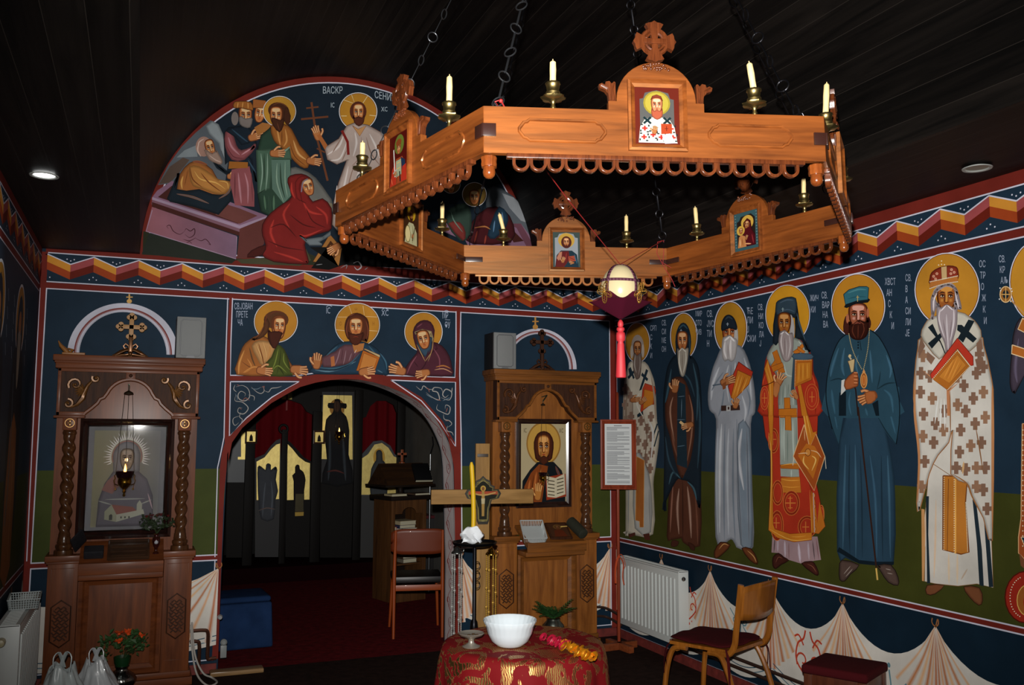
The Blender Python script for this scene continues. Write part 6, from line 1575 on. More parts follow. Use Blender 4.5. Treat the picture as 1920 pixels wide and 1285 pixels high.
# ---- small things on the right stand
def open_basket(name, lab, loc, rot, sx, sy, h, m, hexn=(9, 5), th=.0025):
    t = thing(name, lab, 'basket', loc, rot=rot); fl = 1.12
    def wall(p, q, p2, q2, n_):
        w_ = MB(); p, q, p2, q2 = map(Vector, (p, q, p2, q2))
        w_.bar(p2, q2, .008, .005, .0015); w_.bar(p, q, .005, .004, .001)
        for i in range(n_+1): w_.bar(p.lerp(q, i/n_), p2.lerp(q2, i/n_), .0042, .0022)
        return w_
    a, b = sx/2, sy/2; A = [(-a, -b, 0), (a, -b, 0), (a, b, 0), (-a, b, 0)]; B = [(x*fl, y*fl, h) for x, y, z in A]
    for i in range(4):
        j = (i+1) % 4; n_ = int((sx if i % 2 == 0 else sy)/.011); w_ = wall(A[i], A[j], B[i], B[j], n_)
        if hexn:
            for r_ in range(1, hexn[1]): w_.bar(Vector(A[i]).lerp(Vector(B[i]), r_/hexn[1]), Vector(A[j]).lerp(Vector(B[j]), r_/hexn[1]), .003, .002)
        w_.build('lattice_wall', m, t, smooth=False)
    MB().box(-a, a, -b, b, -.002, .002).build('basket_floor', m, t, smooth=False); return t
WP = mat('white_plastic', '9aa0a0', .45, k=1/KW)
open_basket('plastic_basket', 'white slotted plastic basket tilted on the right stand shelf', (2.853-.145, 6.2-.06, shz(-.06)+.006), (rad(29), 0, rad(-14)), .15, .2, .045, WP, None)
t = on_shelf('small_icon_panel', .07, -.04, 'small dark icon panel lying flat on the right stand shelf', 'icon', 2.853, rad(-8)); MB().box(-.085, .085, -.1, .1, 0, .018, .003).build('panel', DRK, t)
P = Paint(lambda u, v: Vector((-.07+.14*u/100, .085-.17*v/145, .0182)), (0, 0, 1), k=KW, base=.0004, step=.00002); P.P('3c2416', '0,0 100,0 100,145 0,145'); P.P('4c2010', '15,145 25,80 50,60 75,80 85,145', 1); P.E('5a4020', 50, 40, 24, 26); P.face(50, 44, 12, 18, sk=('3c1c0c', '5c341c', '74502c')); P.build('icon_print', t)
o = MB().lathe([(.03, -.09), (.04, -.085), (.042, 0), (.04, .085), (.03, .09)], 18, T((0, 0, .042)) @ Rx(PI/2) @ Ry(0)).build('rolled_cloth', mat('dark_green_cloth', '1c1e14', .8, k=1/KW, bump=.4, bscale=60), angle=60)
o.location = (2.853+.205, 6.2-.055, shz(-.055)+.002); o.rotation_euler = (rad(28), 0, rad(12)); tag(o, 'dark rolled cloth on the right end of the right stand shelf', 'cloth')
for nm, lab, px, py, hx, Yc, zz in (('paper_card', 'small yellow paper card propped behind the rolled cloth', 1058, 983, 'a08440', 6.17, .845), ('paper_card', 'small red and white card on the right pedestal cap', 1099, 990, '9a5c48', 6.22, .839)):
    q = onY(px, py, Yc); o = MB().box(-.027, .027, -.001, .001, 0, .055, M=Rx(-.15)).build(nm, mat('card_'+hx, hx, .6, k=1/KW, var=.3, vscale=60), smooth=False); o.location = (q.x, Yc, zz); tag(o, lab, 'card')
# ================================================================ standing furniture
# ---- notice board on a pole
def at_floor(px, py): return onZ(px, py, 0)
FACE = math.atan2(0, 1)
nb = at_floor(1166, 1213); nb = Vector((3.36, 6.02, 0)); az = -math.atan2(nb.x, nb.y)*.75
t = thing('notice_board', 'red-brown framed notice board with a printed sheet, on a tall thin pole', 'notice board', nb, az)
WN = wood('notice_wood', '561e0e', '78301a', .4, 'Z', 14, k=1/KW, coat=.2)
zt_, zb_ = onY(1157, 787, 6.02).z, onY(1157, 918, 6.02).z
m_ = MB(); rect_frame(m_, -.135, .135, zb_, zt_, .033, 0, .018, Matrix.Identity(4)); m_.box(-.134, .134, 0, .016, zb_+.001, zt_-.001); m_.build('frame', WN, t, smooth=False)
MB().box(-.103, .103, -.003, -.001, zb_+.032, zt_-.032).build('printed_sheet', mat('white_paper', 'a4a8a8', .6, k=1/KW), t, smooth=False)
tx = Paint(lambda u, v: Vector((-.103+.206*u/100, -.0032, zt_-.032-(zt_-zb_-.064)*v/240)), (0, -1, 0), k=KW, base=.0003, step=.00002)
rnd = random.Random(3); v = 14
tx.L('5c5c60', 3, '35,8 64,8')
while v < 232:
    if v not in (84, 150): tx.L('6c6e72', 1.9, [(8, v), (92-rnd.choice((0, 0, 0, 20, 45)), v)])
    v += 3.6 if rnd.random() > .07 else 8
tx.build('print', t)
MB().lathe([(.012, .03), (.012, 1.0), (.011, zt_+.2), (.004, zt_+.21)], 12, T((0, .03, 0))).build('pole', WN, t)
b = MB(); 
for a in (0, PI/2): b.box(-.15, .15, -.022, .022, .0, .05, .006, Rz(a+.5) @ T((0, 0, 0)), taper=1.)
b.build('cross_foot', wood('foot_wood', '502410', '70381c', .5, 'X', 10, k=1/KW), t)
rb = MB(); zr = onY(1165, 1043, 6.0).z
for p in (((0, -.0, zr), (.02, -.02, zr+.01), (.045, -.02, zr-.06), (.03, -.02, zr-.1)), ((0, -.0, zr), (-.02, -.02, zr-.04), (-.03, -.02, zr-.12), (-.028, -.02, zr-.2)), ((0, 0, zr), (.03, -.02, zr-.05), (.025, -.02, zr-.15), (.035, -.02, zr-.21))): rb.tube(catmull(list(p), False, 4), .009, 6, flat=.3)
rb.build('ribbon', mat('orange_red_ribbon', 'a04020', .6, k=1/KW), t)
# ---- tall wooden cross with a painted crucifix plaque
def upright(px, Y): return onY(px, 900, Y).x
YC = 5.35; xc = upright(905, YC)
t = thing('standing_cross', 'tall plain wooden cross with a small painted crucifix plaque', 'cross', (xc, YC, 0), -.2)
WC = wood('plain_oak', '6e5028', '8c6a3c', .65, 'Z', 8, k=1/.78, coat=0); WCX = wood('plain_oak_arm', '6e5028', '8c6a3c', .65, 'X', 8, k=1/.78, coat=0)
ztop = onY(905, 832, YC).z; za, zb = onY(905, 918, YC).z, onY(905, 945, YC).z; s_ = (onY(918, 900, YC)-onY(893, 900, YC)).x
MB().box(-s_/2, s_/2, 0, .035, .04, ztop, .003).build('upright', WC, t)
MB().box(-.325, .325, -.012, .02, zb, za, .003).build('crossbar', WCX, t)
MB().box(-.2, .2, -.12, .16, 0, .045, .006).build('base', WCX, t)
MB().box(-.035, .035, -.003, .001, ztop-.085, ztop-.065, .001).build('name_plate', mat('dark_plate', '2a1c10', .5), t)
zc = (za+zb)/2; pl = [(-.1, -.01), (-.115, .02), (-.1, .045), (-.07, .045), (-.075, .065), (-.05, .075), (-.045, .1), (-.02, .11), (0, .13), (.02, .11), (.045, .1), (.05, .075), (.075, .065), (.07, .045), (.1, .045), (.115, .02), (.1, -.01), (.055, -.02), (.04, -.08), (.038, -.15), (.03, -.17), (-.03, -.17), (-.038, -.15), (-.04, -.08), (-.055, -.02)]
MB().prism([(x, zc+z) for x, z in pl], -.022, -.012).build('crucifix_plaque', mat('dark_bronze', '1c1810', .35, .5), t, smooth=False)
P = Paint(lambda u, v: Vector((u/1000, -.0223, zc+v/1000)), (0, -1, 0), k=.78, base=.0004, step=.00003)
P.P('5c5430', [(x*880, z*900) for x, z in pl]); P.P('16160e', [(x*790, z*820) for x, z in pl]); P.P('8c3c24', '-92,14 92,14 92,34 -92,34'); P.P('8a6c38', '-8,40 8,40 10,-10 8,-120 -8,-120 -10,-10', 1); P.L('9c7c48', 9, '-80,26 0,10 80,26', 3); P.E('a08038', 0, 52, 17, 18); P.E('6a4424', 0, 50, 9, 12); P.P('9c9070', '-12,-10 12,-10 10,-44 -10,-44', 1); P.folds('7c7044 5 -40,70 0,100 40,70\n7c7044 4 -30,-60 -26,-150\n7c7044 4 30,-60 26,-150\n8c8050 4 -12,-150 12,-150'); P.build('painted_relief', t)
# ---- iron candle stand with paper and the long yellow candle
YS = 4.95; tc_ = onY(890, 1021, YS); xs = tc_.x; zt = tc_.z
t = thing('candle_stand', 'black iron candle stand with a round drip tray', 'candle stand', (xs, YS, 0))
zk = onY(888, 1178, YS).z
MB().lathe([(.012, .02), (.012, zk-.05), (.02, zk-.035), (.024, zk), (.02, zk+.035), (.011, zk+.05), (.011, zt-.01), (.02, zt-.004)], 14).build('stem', IRON, t)
MB().lathe([(.02, zt-.012), (.09, zt-.008), (.125, zt), (.13, zt+.016), (.124, zt+.016), (.118, zt+.003), (.02, zt)], 28).build('drip_tray', IRON, t, angle=60)
l = MB()
for a in range(3): l.tube([(0, 0, .12), (.08*math.cos(a*2.1+.4), .08*math.sin(a*2.1+.4), .1), (.17*math.cos(a*2.1+.4), .17*math.sin(a*2.1+.4), .012)], .009, 6)
l.build('tripod_legs', IRON, t)
for k_ in range(3):
    zz = zt-.12-.055*k_; MB().tube([(.018+.016*math.cos(i*PI/6), 0, zz+.02*math.sin(i*PI/6)) for i in range(12)], .0025, 5, closed=True).build('scroll_ring', IRON, t)
pa = onY(883, 1002, YS); pb = onY(882, 872, YS)
cpt = catmull([(0, 0, 0), (.004, 0, (pb.z-pa.z)*.35), (.0, 0, (pb.z-pa.z)*.7), (-.012, 0, pb.z-zt)], False, 6)
o = MB().tube(cpt, [.0135]*(len(cpt)-2)+[.0125, .006], 14).build('long_candle', mat('yellow_wax', 'c09a14', .45, spec=.4, k=1/.72), angle=70); o.location = (pa.x+.004, YS-.02, zt+.0165); tag(o, 'long bent yellow candle standing on the iron candle stand', 'candle')
rnd = random.Random(11)
def crumple(u, v):
    x = (u-.5)*.125; z = .085*v; return (x+.012*math.sin(7*v+3*u), -.045-.022*math.sin(u*PI)+.012*math.sin(9*u+5*v), z*(.75+.35*math.sin(u*3.1+.3))+.006*math.sin(13*u))
o = MB().grid(crumple, 12, 8).build('crumpled_paper', mat('paper_white', 'c4c8cc', .7, k=1/.72), solid=.0015, angle=25); o.location = (pa.x-.02, YS-.03, zt+.02); tag(o, 'crumpled white paper wrapped at the foot of the yellow candle', 'paper')
# ---- vigil lamps / censers hanging on long chains
def censer(px, pyt, pyb, Y, lab, m, gold=True):
    a = onY(px, pyt, Y); b = onY(px, pyb, Y); t = thing('chain_censer', lab, 'censer', (a.x, Y, a.z))
    MB().lathe([(.003, .045), (.006, .04), (.004, .033), (.012, .03), (.018, .022), (.022, .01), (.034, 0), (.034, -.006), (.002, -.006)][::-1], 18).build('cap', m, t, angle=60)
    MB().tube([(.03+.012*math.cos(i*PI/6), 0, .012+.012*math.sin(i*PI/6)) for i in range(12)], .002, 5, closed=True).build('ring', m, t)
    H_ = a.z-b.z
    for i in range(4):
        an = rad(45+90*i); x, y = .03*math.cos(an), .03*math.sin(an); c = MB(); n_ = int(H_/.011)
        for j in range(n_): 
            if j % (9+i) == 8: c.ball((x, y, -.006-j*.011), .008, 6)
            else: c.ball((x, y, -.006-j*.011), .0044, 5, (1, 1, 1.5))
        c.build('chain', mat('gold_chain', 'b8903c', .4, .45, k=1/.8) if gold else mat('pale_chain', 'a0a09c', .4, .4, k=1/.8), t)
    MB().lathe([(.01, -.06), (.03, -.05), (.045, -.03), (.048, -.012), (.042, 0)], 16, T((0, 0, -H_-.0))).build('bowl', m, t, angle=60)
censer(921, 1038, 1195, YS+.12, 'gold chain censer hanging down its long beaded chains beside the wooden cross', GOLDB)
censer(857, 1036, 1225, YS+.12, 'silver-capped censer with pale chains at the left of the iron candle stand', mat('tarnished_silver', '5c5e5c', .3, .9), False)
# ---- table with brocade cloth
TX, TY, TZ, TR = 1.50, 3.50, .74, .325
def brocade():
    M = bpy.data.materials.new('red_gold_brocade'); M.use_nodes = True; nt = M.node_tree; b = nt.nodes['Principled BSDF']; L = nt.links.new
    tc = nt.nodes.new('ShaderNodeTexCoord'); n = nt.nodes.new('ShaderNodeTexNoise'); n.inputs['Scale'].default_value = 6.; n.inputs['Detail'].default_value = 2.2; n.inputs['Distortion'].default_value = 3.2
    L(tc.outputs['Object'], n.inputs['Vector']); r = nt.nodes.new('ShaderNodeValToRGB'); r.color_ramp.elements[0].position = .505; r.color_ramp.elements[1].position = .535; L(n.outputs['Fac'], r.inputs[0])
    n2 = nt.nodes.new('ShaderNodeTexWave'); n2.inputs['Scale'].default_value = 40; n2.inputs['Distortion'].default_value = 6; L(tc.outputs['Object'], n2.inputs['Vector'])
    r2 = nt.nodes.new('ShaderNodeValToRGB'); r2.color_ramp.elements[0].position = .2; r2.color_ramp.elements[1].position = .35; L(n2.outputs['Fac'], r2.inputs[0])
    mul = nt.nodes.new('ShaderNodeMath'); mul.operation = 'MULTIPLY'; L(r.outputs[0], mul.inputs[0]); L(r2.outputs[0], mul.inputs[1])
    mx = nt.nodes.new('ShaderNodeMix'); mx.data_type = 'RGBA'; L(mul.outputs[0], mx.inputs[0]); mx.inputs[6].default_value = (.17, .006, .008, 1); mx.inputs[7].default_value = (.50, .30, .10, 1)
    L(mx.outputs[2], b.inputs['Base Color']); L(mul.outputs[0], b.inputs['Metallic']); mr = nt.nodes.new('ShaderNodeMapRange'); mr.inputs[3].default_value = .7; mr.inputs[4].default_value = .42; L(mul.outputs[0], mr.inputs[0]); L(mr.outputs[0], b.inputs['Roughness']); b.inputs['Specular IOR Level'].default_value = .1
    bp = nt.nodes.new('ShaderNodeBump'); bp.inputs['Strength'].default_value = .35; bp.inputs['Distance'].default_value = .003; L(mul.outputs[0], bp.inputs['Height']); L(bp.outputs[0], b.inputs['Normal'])
    return M
t = thing('side_table', 'small round table hidden under the red brocade cloth', 'table', (TX, TY, 0))
MB().lathe([(TR-.012, TZ-.028), (TR-.008, TZ-.022), (TR-.008, TZ-.008), (TR-.012, TZ-.004)], 40).build('table_top', W_CH, t)
for a in range(4): MB().bar((.2*math.cos(a*PI/2+.7), .2*math.sin(a*PI/2+.7), 0), (.17*math.cos(a*PI/2+.7), .17*math.sin(a*PI/2+.7), TZ-.028), .035, .035, .004).build('leg', W_CH, t)
def cloth(u, v):
    a = 2*PI*u
    if v < .45: r = TR*(v/.45)*.985; return (r*math.cos(a), r*math.sin(a), TZ+.0015*math.sin(5*a+r*20)*(v/.45))
    k = (v-.45)/.55; d = k*.52; fold = .028*k*math.sin(9*a+.6)+.014*k*math.sin(17*a+2)+.01*k*math.sin(4*a)
    r = TR+.012*math.sin(min(1, k*6)*PI/2)+.05*k+fold
    return (r*math.cos(a), r*math.sin(a), TZ-max(0, d-.01*min(1, k*12)))
o = MB().grid(cloth, 144, 40, closed_u=True).build('tablecloth', brocade(), solid=.002, angle=80); o.location = (TX, TY, .0015); tag(o, 'red brocade cloth with gold leaf pattern draped over the small round table', 'tablecloth')
q = onZ(957, 1217, TZ+.004)
def bowlf(a, r, z): return r*(1+(.018*abs(math.sin(14*a)) if z > .075 else 0))
o = MB().lathe([(.002, 0), (.05, 0), (.055, .004), (.075, .02), (.09, .05), (.096, .078), (.107, .098), (.106, .103), (.102, .1), (.091, .078), (.085, .05), (.07, .024), (.04, .008), (.002, .006)], 84, cap=False, fn=bowlf)
t = thing('white_bowl', 'deep white glass bowl with scalloped rim on the brocade cloth', 'bowl', (q.x+.018, q.y+.05, TZ+.005)); o.build('bowl', mat('white_glass', 'ccd6dc', .12, spec=.6, coat=.4), t, angle=70)
q = onZ(889, 1219, TZ+.004)
t = thing('footed_dish', 'small tarnished silver footed dish left of the white bowl', 'dish', (q.x+.004, q.y+.045, TZ+.005)); SIL = mat('pewter', '9c978c', .32, .6)
MB().lathe([(.034, 0), (.036, .004), (.022, .01), (.012, .018), (.011, .03), (.02, .038), (.045, .046), (.052, .054), (.05, .056), (.042, .049), (.004, .044)], 28).build('dish', SIL, t, angle=60)
for x, y in ((-.01, 0), (.012, .01), (.0, -.015), (.02, -.008)): MB().lathe([(.007, 0), (.007, .002)], 10, T((x, y, .047))).build('coin', mat('coin_brass', '5c4020', .4, .7), t)
q0, q1 = onZ(1022, 1196, TZ+.02), onZ(1112, 1236, TZ+.02)
t = thing('ribbon_posy', 'pink and gold foil ribbon posy lying at the right of the white bowl', 'posy', (q0.x, q0.y, TZ+.006), math.atan2(q1.y-q0.y, q1.x-q0.x)); L_ = (q1-q0).length
def loops(n, x0, x1, r, m, nm, sd):
    rn = random.Random(sd)
    for i in range(n):
        x = x0+(x1-x0)*(i+.5)/n; c = Vector((x, rn.uniform(-.015, .015), .008)); a = rn.uniform(0, PI); d = Vector((math.cos(a), math.sin(a), .6)).normalized(); s_ = d.orthogonal().normalized()
        MB().tube([c+d*r*(1-math.cos(k*PI/5))*.5+s_*r*.45*math.sin(k*PI/5) for k in range(11)], .008, 6, flat=.35).build(nm, m, t)
loops(14, .0, L_*.42, .028, mat('pink_ribbon', 'a01030', .45), 'pink_loop', 1); loops(20, L_*.38, L_*1.0, .03, mat('gold_foil', 'd88c18', .3, .6), 'gold_loop', 2)
MB().tube([(-.05, .03, .004), (-.02, .01, .006), (L_*.5, 0, .008), (L_*.98, .0, .006)], .003, 6).build('wrapped_stem', mat('tan_stem', '8a5c2c', .6), t)
# ---- radiators
def radiator(x0, x1, y0, y1, z0, z1, face, lab, valve=False):
    t = thing('radiator', lab, 'radiator', ((x0+x1)/2, (y0+y1)/2, 0)); w_ = abs(x1-x0)/2; L2 = (y1-y0)/2; RM = mat('radiator_enamel', 'a0a4a2', .4, k=1/KW)
    fx = face*w_; b = MB().box(min(fx, fx-face*.006), max(fx, fx-face*.006), -L2+.004, L2-.004, z0, z1-.013, .002).box(min(-fx, -fx+face*.006), max(-fx, -fx+face*.006), -L2+.004, L2-.004, z0, z1-.013, .002)
    n = int((y1-y0)/.05)
    for i in range(n):
        y = -L2+.03+(2*L2-.06)*(i+.5)/n; b.box(min(fx-face*.002, fx+face*.009), max(fx-face*.002, fx+face*.009), y-.011, y+.011, z0+.045, z1-.055, .005)
    b.build('panel', RM, t)
    g = MB().box(-w_+.001, w_-.001, -L2, L2, z1-.012, z1, .003)
    for i in range(int((y1-y0)/.018)):
        y = -L2+.012+i*.018; g.box(-w_+.02, w_-.02, y, y+.008, z1-.001, z1+.0015)
    g.build('top_grille', RM, t, smooth=False)
    for y in (-L2, L2-.004): MB().box(-w_, w_, y, y+.004, z0+.01, z1-.004, .002).build('side_cover', RM, t)
    for y in (-L2+.1, L2-.1): MB().box(min(-fx, -fx-face*.018), max(-fx, -fx-face*.018), y-.01, y+.01, z0+.1, z1-.1).build('wall_bracket', RM, t, smooth=False)
    return t, w_, L2
t, w_, L2 = radiator(3.455, 3.535, 5.36, 6.2, .15, .655, -1, 'white panel radiator on the right wall behind the notice board')
MB().lathe([(.014, 0), (.016, .002), (.013, .008), (.006, .01)], 14, T((0, -L2-.0, .6)) @ Rx(PI/2)).build('end_plug', mat('chrome', '8c8c8c', .2, 1.), t)
MB().lathe([(.017, 0), (.018, .03), (.014, .034)], 12, T((-.0, -L2-.001, .185)) @ Rx(PI/2)).build('red_valve_cap', mat('red_plastic', '8c1c20', .4), t)
t, w_, L2 = radiator(-.612, -.505, 5.12, 6.1, .1, .645, 1, 'white panel radiator on the left wall beside the left icon stand')
v = MB().lathe([(.012, 0), (.014, .015), (.012, .03), (.02, .034), (.021, .07), (.017, .085), (.006, .088)], 16, T((-.02, -L2, .575)) @ Rx(PI/2)); v.build('valve_head', mat('cream_plastic', '8c8468', .4, k=1/KW), t)
MB().tube([(-.02, -L2-.02, .575), (-.05, -L2-.03, .57), (-.05, -L2-.03, .1)], .009, 8).build('valve_pipe', mat('dull_pipe', '3a3430', .4, .6), t)
open_basket('plastic_basket', 'grey-white mesh plastic basket on top of the left radiator', (-.54, 5.62, .652), (0, 0, .06), .135, .22, .05, mat('grey_plastic', '8c9494', .5, k=1/KW), (9, 4))
# ---- pipes
CP = mat('painted_pipe', '2e1e18', .45, .2, k=1/KW)
def pipe(pts, r, lab, nm='heating_pipe', m=CP, grp=None):
    o = MB().tube(catmull(pts, False, 5) if len(pts) > 2 else pts, r, 8).build(nm, m); tag(o, lab, 'pipe', grp); return o
pipe([(3.53, 5.355, .19), (3.53, 2.2, .19)], .011, 'upper of the two dark heating pipes running along the right wall behind the chair')
pipe([(3.53, 5.355, .135), (3.53, 2.2, .135)], .011, 'lower of the two dark heating pipes running along the right wall behind the chair')
pipe([(3.29, 6.4, .24), (3.4, 6.4, .235), (3.46, 6.38, .22), (3.48, 6.23, .2)], .010, 'upper dark pipe between the right icon stand and the right radiator')
pipe([(3.29, 6.405, .17), (3.4, 6.405, .165), (3.47, 6.39, .15), (3.5, 6.24, .12)], .010, 'lower dark pipe between the right icon stand and the right radiator')
pipe([(.36, 6.39, .29), (.44, 6.39, .29), (.47, 6.39, .275), (.475, 6.39, .2), (.475, 6.385, .11), (.50, 6.385, .105), (.53, 6.385, .105)], .012, 'copper-brown bent pipe beside the left icon stand, outer one', m=mat('copper_pipe', '4a2c20', .35, .6, k=1/KW))
pipe([(.36, 6.375, .225), (.40, 6.375, .225), (.42, 6.375, .2), (.42, 6.375, .06), (.42, 6.375, .012)], .012, 'copper-brown bent pipe beside the left icon stand, inner one', m=MATS['copper_pipe'])
o = MB().tube(catmull([(.36, 6.3, .35), (.37, 6.28, .2), (.4, 6.2, .06), (.46, 6.1, .008), (.52, 6.15, .008), (.5, 6.28, .008), (.44, 6.26, .05), (.39, 6.3, .16), (.365, 6.32, .36)], False, 6), .006, 8).build('white_cable', mat('white_cable', '94908a', .5, k=1/KW)); tag(o, 'white cable looping down beside the left icon stand', 'cable')
o = MB().box(-.17, .17, -.05, .05, .001, .03, .008).build('floor_plank', wood('plank_pale', '6a5030', '846848', .6, 'X', 10, k=1/KW)); o.location = (.66, 6.36, 0); tag(o, 'pale wooden threshold strip at the foot of the archway', 'plank')
o = MB().lathe([(.014, 0), (.017, .006), (.01, .02), (.012, .03)], 12, Rx(PI/2)).build('door_hook', mat('white_plastic_knob', '9c9c9c', .4)); o.location = (.548, 6.434, .36); tag(o, 'small white knob on the red band left of the archway', 'knob')
o = MB().lathe([(.012, 0), (.02, .004), (.022, .03), (.012, .04)], 12, Rx(PI/2)).box(-.02, .02, -.03, -.0, -.1, -.02, .004).build('valve', mat('white_valve', '8c9090', .4)); o.location = (.575, 6.42, .2); tag(o, 'white valve at the left foot of the archway', 'valve')
# ---- plastic bags on the floor
def bag(name, loc, sx, sy, h, seed, lab, hx, grp=None, lean=0):
    rn = random.Random(seed); ph = [rn.uniform(0, 6) for _ in range(8)]
    t = thing(name, lab, 'bag', loc)
    def f(u, v):
        a = 2*PI*u; r = (.55+.5*math.sin(min(1, v*1.25)*PI*.62+.45))*(1-.55*max(0, v-.5)/.5)
        w1 = 1+.06*math.sin(5*a+ph[0]+v*4)+.05*math.sin(9*a+ph[1]-v*6)+.04*math.sin(14*a+ph[2]+v*9)
        return (sx*r*w1*math.cos(a)+lean*v, sy*r*w1*math.sin(a), h*v*(.85+.05*math.sin(3*a+ph[3])))
    b = MB().grid(f, 60, 26, closed_u=True); m_ = mat('thin_plastic_'+hx, hx, .3, spec=.5, k=1/KW, coat=.3)
    b.build('bag_body', m_, t, solid=.0008, angle=60)
    for s_ in (-1, 1): MB().tube(catmull([(s_*sx*.25+lean*.85, -.01, h*.78), (s_*sx*.3+lean, 0, h*.95), (s_*sx*.12+lean, .01, h*1.0), (-s_*.01+lean, 0, h*.84)], False, 4), .013, 6, flat=.3).build('handle', m_, t)
bag('plastic_bag', (-.32, 5.30, 0), .14, .12, .45, 4, 'translucent white plastic carrier bag in front of the left radiator, nearer the radiator', '8c9494')
bag('plastic_bag', (-.15, 5.57, 0), .12, .10, .40, 9, 'bulging white plastic carrier bag beside the left icon stand foot', '94989a', lean=-.02)
# ---- silver vase of orange flowers before the left stand
pv = onY(231, 1200, 6.075)
t = thing('silver_flower_vase', 'ribbed silver vase of orange flowers on the floor before the left icon stand', 'vase', (pv.x, 6.075, 0))
MB().lathe([(.035, 0), (.038, .006), (.02, .016), (.028, .03), (.06, .05), (.082, .085), (.084, .105), (.07, .13), (.045, .148), (.034, .16), (.036, .175), (.042, .18), (.038, .181), (.03, .16)], 60, fn=lambda a, r, z: r*(1+(.025*math.cos(24*a) if .03 < z < .15 else 0))).build('silver_body', mat('embossed_silver', '8c8c88', .22, 1., bump=.4, bscale=60), t, angle=60)
MB().lathe([(.03, .16), (.045, .2), (.05, .235), (.046, .236), (.03, .18)], 16).build('green_liner', mat('green_plastic', '123a1c', .4), t)
bouquet(t, 21, .14, .16, .215, ('orange_petal', 'c04a1c'), ('bright_leaf', '24401c'), 16, .032, 'orange_flower', 1.6, 7)
# ---- fern in a silver pot on the low shelf of the right stand
pf = onY(1030, 1165, 5.86)
o = MB().box(-.15, .15, -.11, .11, 0, .14, .004).build('wooden_block', wood('block_wood', '4a2a12', '643c1c', .5, 'X', 8, k=1/KW)); o.location = (pf.x+.08, 5.88, 0); tag(o, 'low brown wooden block under the fern pot before the right icon stand', 'block')
t = thing('fern_pot', 'green fern in a dark silver pot before the right icon stand', 'plant', (pf.x+.03, 5.86, .141))
MB().lathe([(.05, 0), (.055, .01), (.03, .03), (.04, .05), (.07, .085), (.075, .11), (.05, .14), (.045, .155), (.05, .16)], 40, fn=lambda a, r, z: r*(1+(.03*math.cos(20*a) if .04 < z < .13 else 0))).build('silver_pot', mat('dark_silver', '6c7068', .28, .95), t, angle=60)
rn = random.Random(8)
for i in range(30):
    a = 2*PI*i/30*3+rn.uniform(-.3, .3); L_ = rn.uniform(.09, .17); b = MB(); pr = Vector((0, 0, .15)); el = rn.uniform(.5, 1.3)
    pts = [Vector((math.cos(a)*L_*s_, math.sin(a)*L_*s_, .15+L_*math.sin(el)*s_*1.4-.06*s_*s_)) for s_ in [k/9 for k in range(10)]]
    b.tube(pts, .0015, 4)
    for k in range(2, 10):
        for s_ in (-1, 1):
            p = pts[k]; d = Vector((-math.sin(a)*s_+math.cos(a)*.5, math.cos(a)*s_+math.sin(a)*.5, .1)).normalized(); l_ = .045*(1-abs(k-4)/9); n_ = (pts[k]-pts[k-1]).normalized()*.007
            b.quad(p, p+d*l_*.5+n_, p+d*l_, p+d*l_*.5-n_)
    b.build('frond', mat('fern_green', '1c4018', .6, k=1/KW), t, smooth=False)
# ---- chair with burgundy cushion
BENT = wood('honey_wood', '6a3c10', '8c541c', .3, 'Z', 9, k=1/.8, coat=.4); BURG = mat('burgundy_cloth', '3c0c10', .95, spec=.1, k=1/.8, bump=.6, bscale=300)
cp_ = Vector((3.10, 4.42, 0))
t = thing('chair', 'bentwood chair with a tied-on burgundy cushion by the right wall', 'chair', cp_, rad(24))
SW, SD, SH = .20, .20, .425    # local +y is where the sitter faces
MB().prism([(-SW+.01, -SD), (SW-.01, -SD), (SW+.01, SD-.02), (SW-.02, SD), (-SW+.02, SD), (-SW-.01, SD-.02)], 0, .018, M=T((0, 0, SH-.018)) @ Rx(PI/2) @ T((0, 0, 0)) if False else Matrix(((1, 0, 0, 0), (0, 0, 1, 0), (0, 1, 0, SH-.018), (0, 0, 0, 1)))).build('seat', BENT, t)
for s_ in (-1, 1):
    MB().tube(catmull([(s_*(SW-.012), SD-.12, SH-.03), (s_*(SW-.008), SD-.05, SH-.035), (s_*(SW-.005), SD-.015, SH-.08), (s_*(SW+.004), SD+.01, SH-.2), (s_*(SW+.012), SD+.03, 0)], False, 5), .0155, 8).build('front_leg', BENT, t)
    MB().tube(catmull([(s_*(SW-.012), -SD+.14, SH-.03), (s_*(SW-.008), -SD+.07, SH-.035), (s_*(SW-.004), -SD+.03, SH-.09), (s_*(SW+.002), -SD-.02, SH-.22), (s_*(SW+.01), -SD-.07, 0)], False, 5), .0155, 8).build('rear_leg', BENT, t)
    MB().tube(catmull([(s_*(SW-.015), -SD+.10, SH-.026), (s_*(SW-.012), -SD+.02, SH-.02), (s_*(SW-.012), -SD-.02, SH+.03), (s_*(SW-.01), -SD-.035, SH+.12), (s_*(SW-.008), -SD-.07, SH+.36)], False, 6), .0145, 8, flat=1.25).build('back_post', BENT, t)
def backp(u, v):
    x = (u-.5)*2*(SW-.012); return (x, -SD-.052-.022*v-.028*math.sin(u*PI), SH+.17+.175*v+.012*math.sin(u*PI)*(1 if v > .5 else -1))
MB().grid(backp, 16, 6).build('backrest', BENT, t, solid=.012)
MB().box(-SW+.02, SW-.02, SD-.05, SD-.035, SH-.06, SH-.02, .003).build('apron', BENT, t)
def cush(u, v):
    a = 2*PI*u; n_ = 4; c_, s_ = math.cos(a), math.sin(a); q = (abs(c_)**6+abs(s_)**6)**(-1/6); e = math.sin(v*PI); r = .205*q*(e**.4)
    return (r*c_, r*s_+.01, SH+.014-.014*math.cos(v*PI)+(.004*math.sin(8*a)*e))
MB().grid(cush, 40, 13, closed_u=True).build('cushion', BURG, t, angle=70)
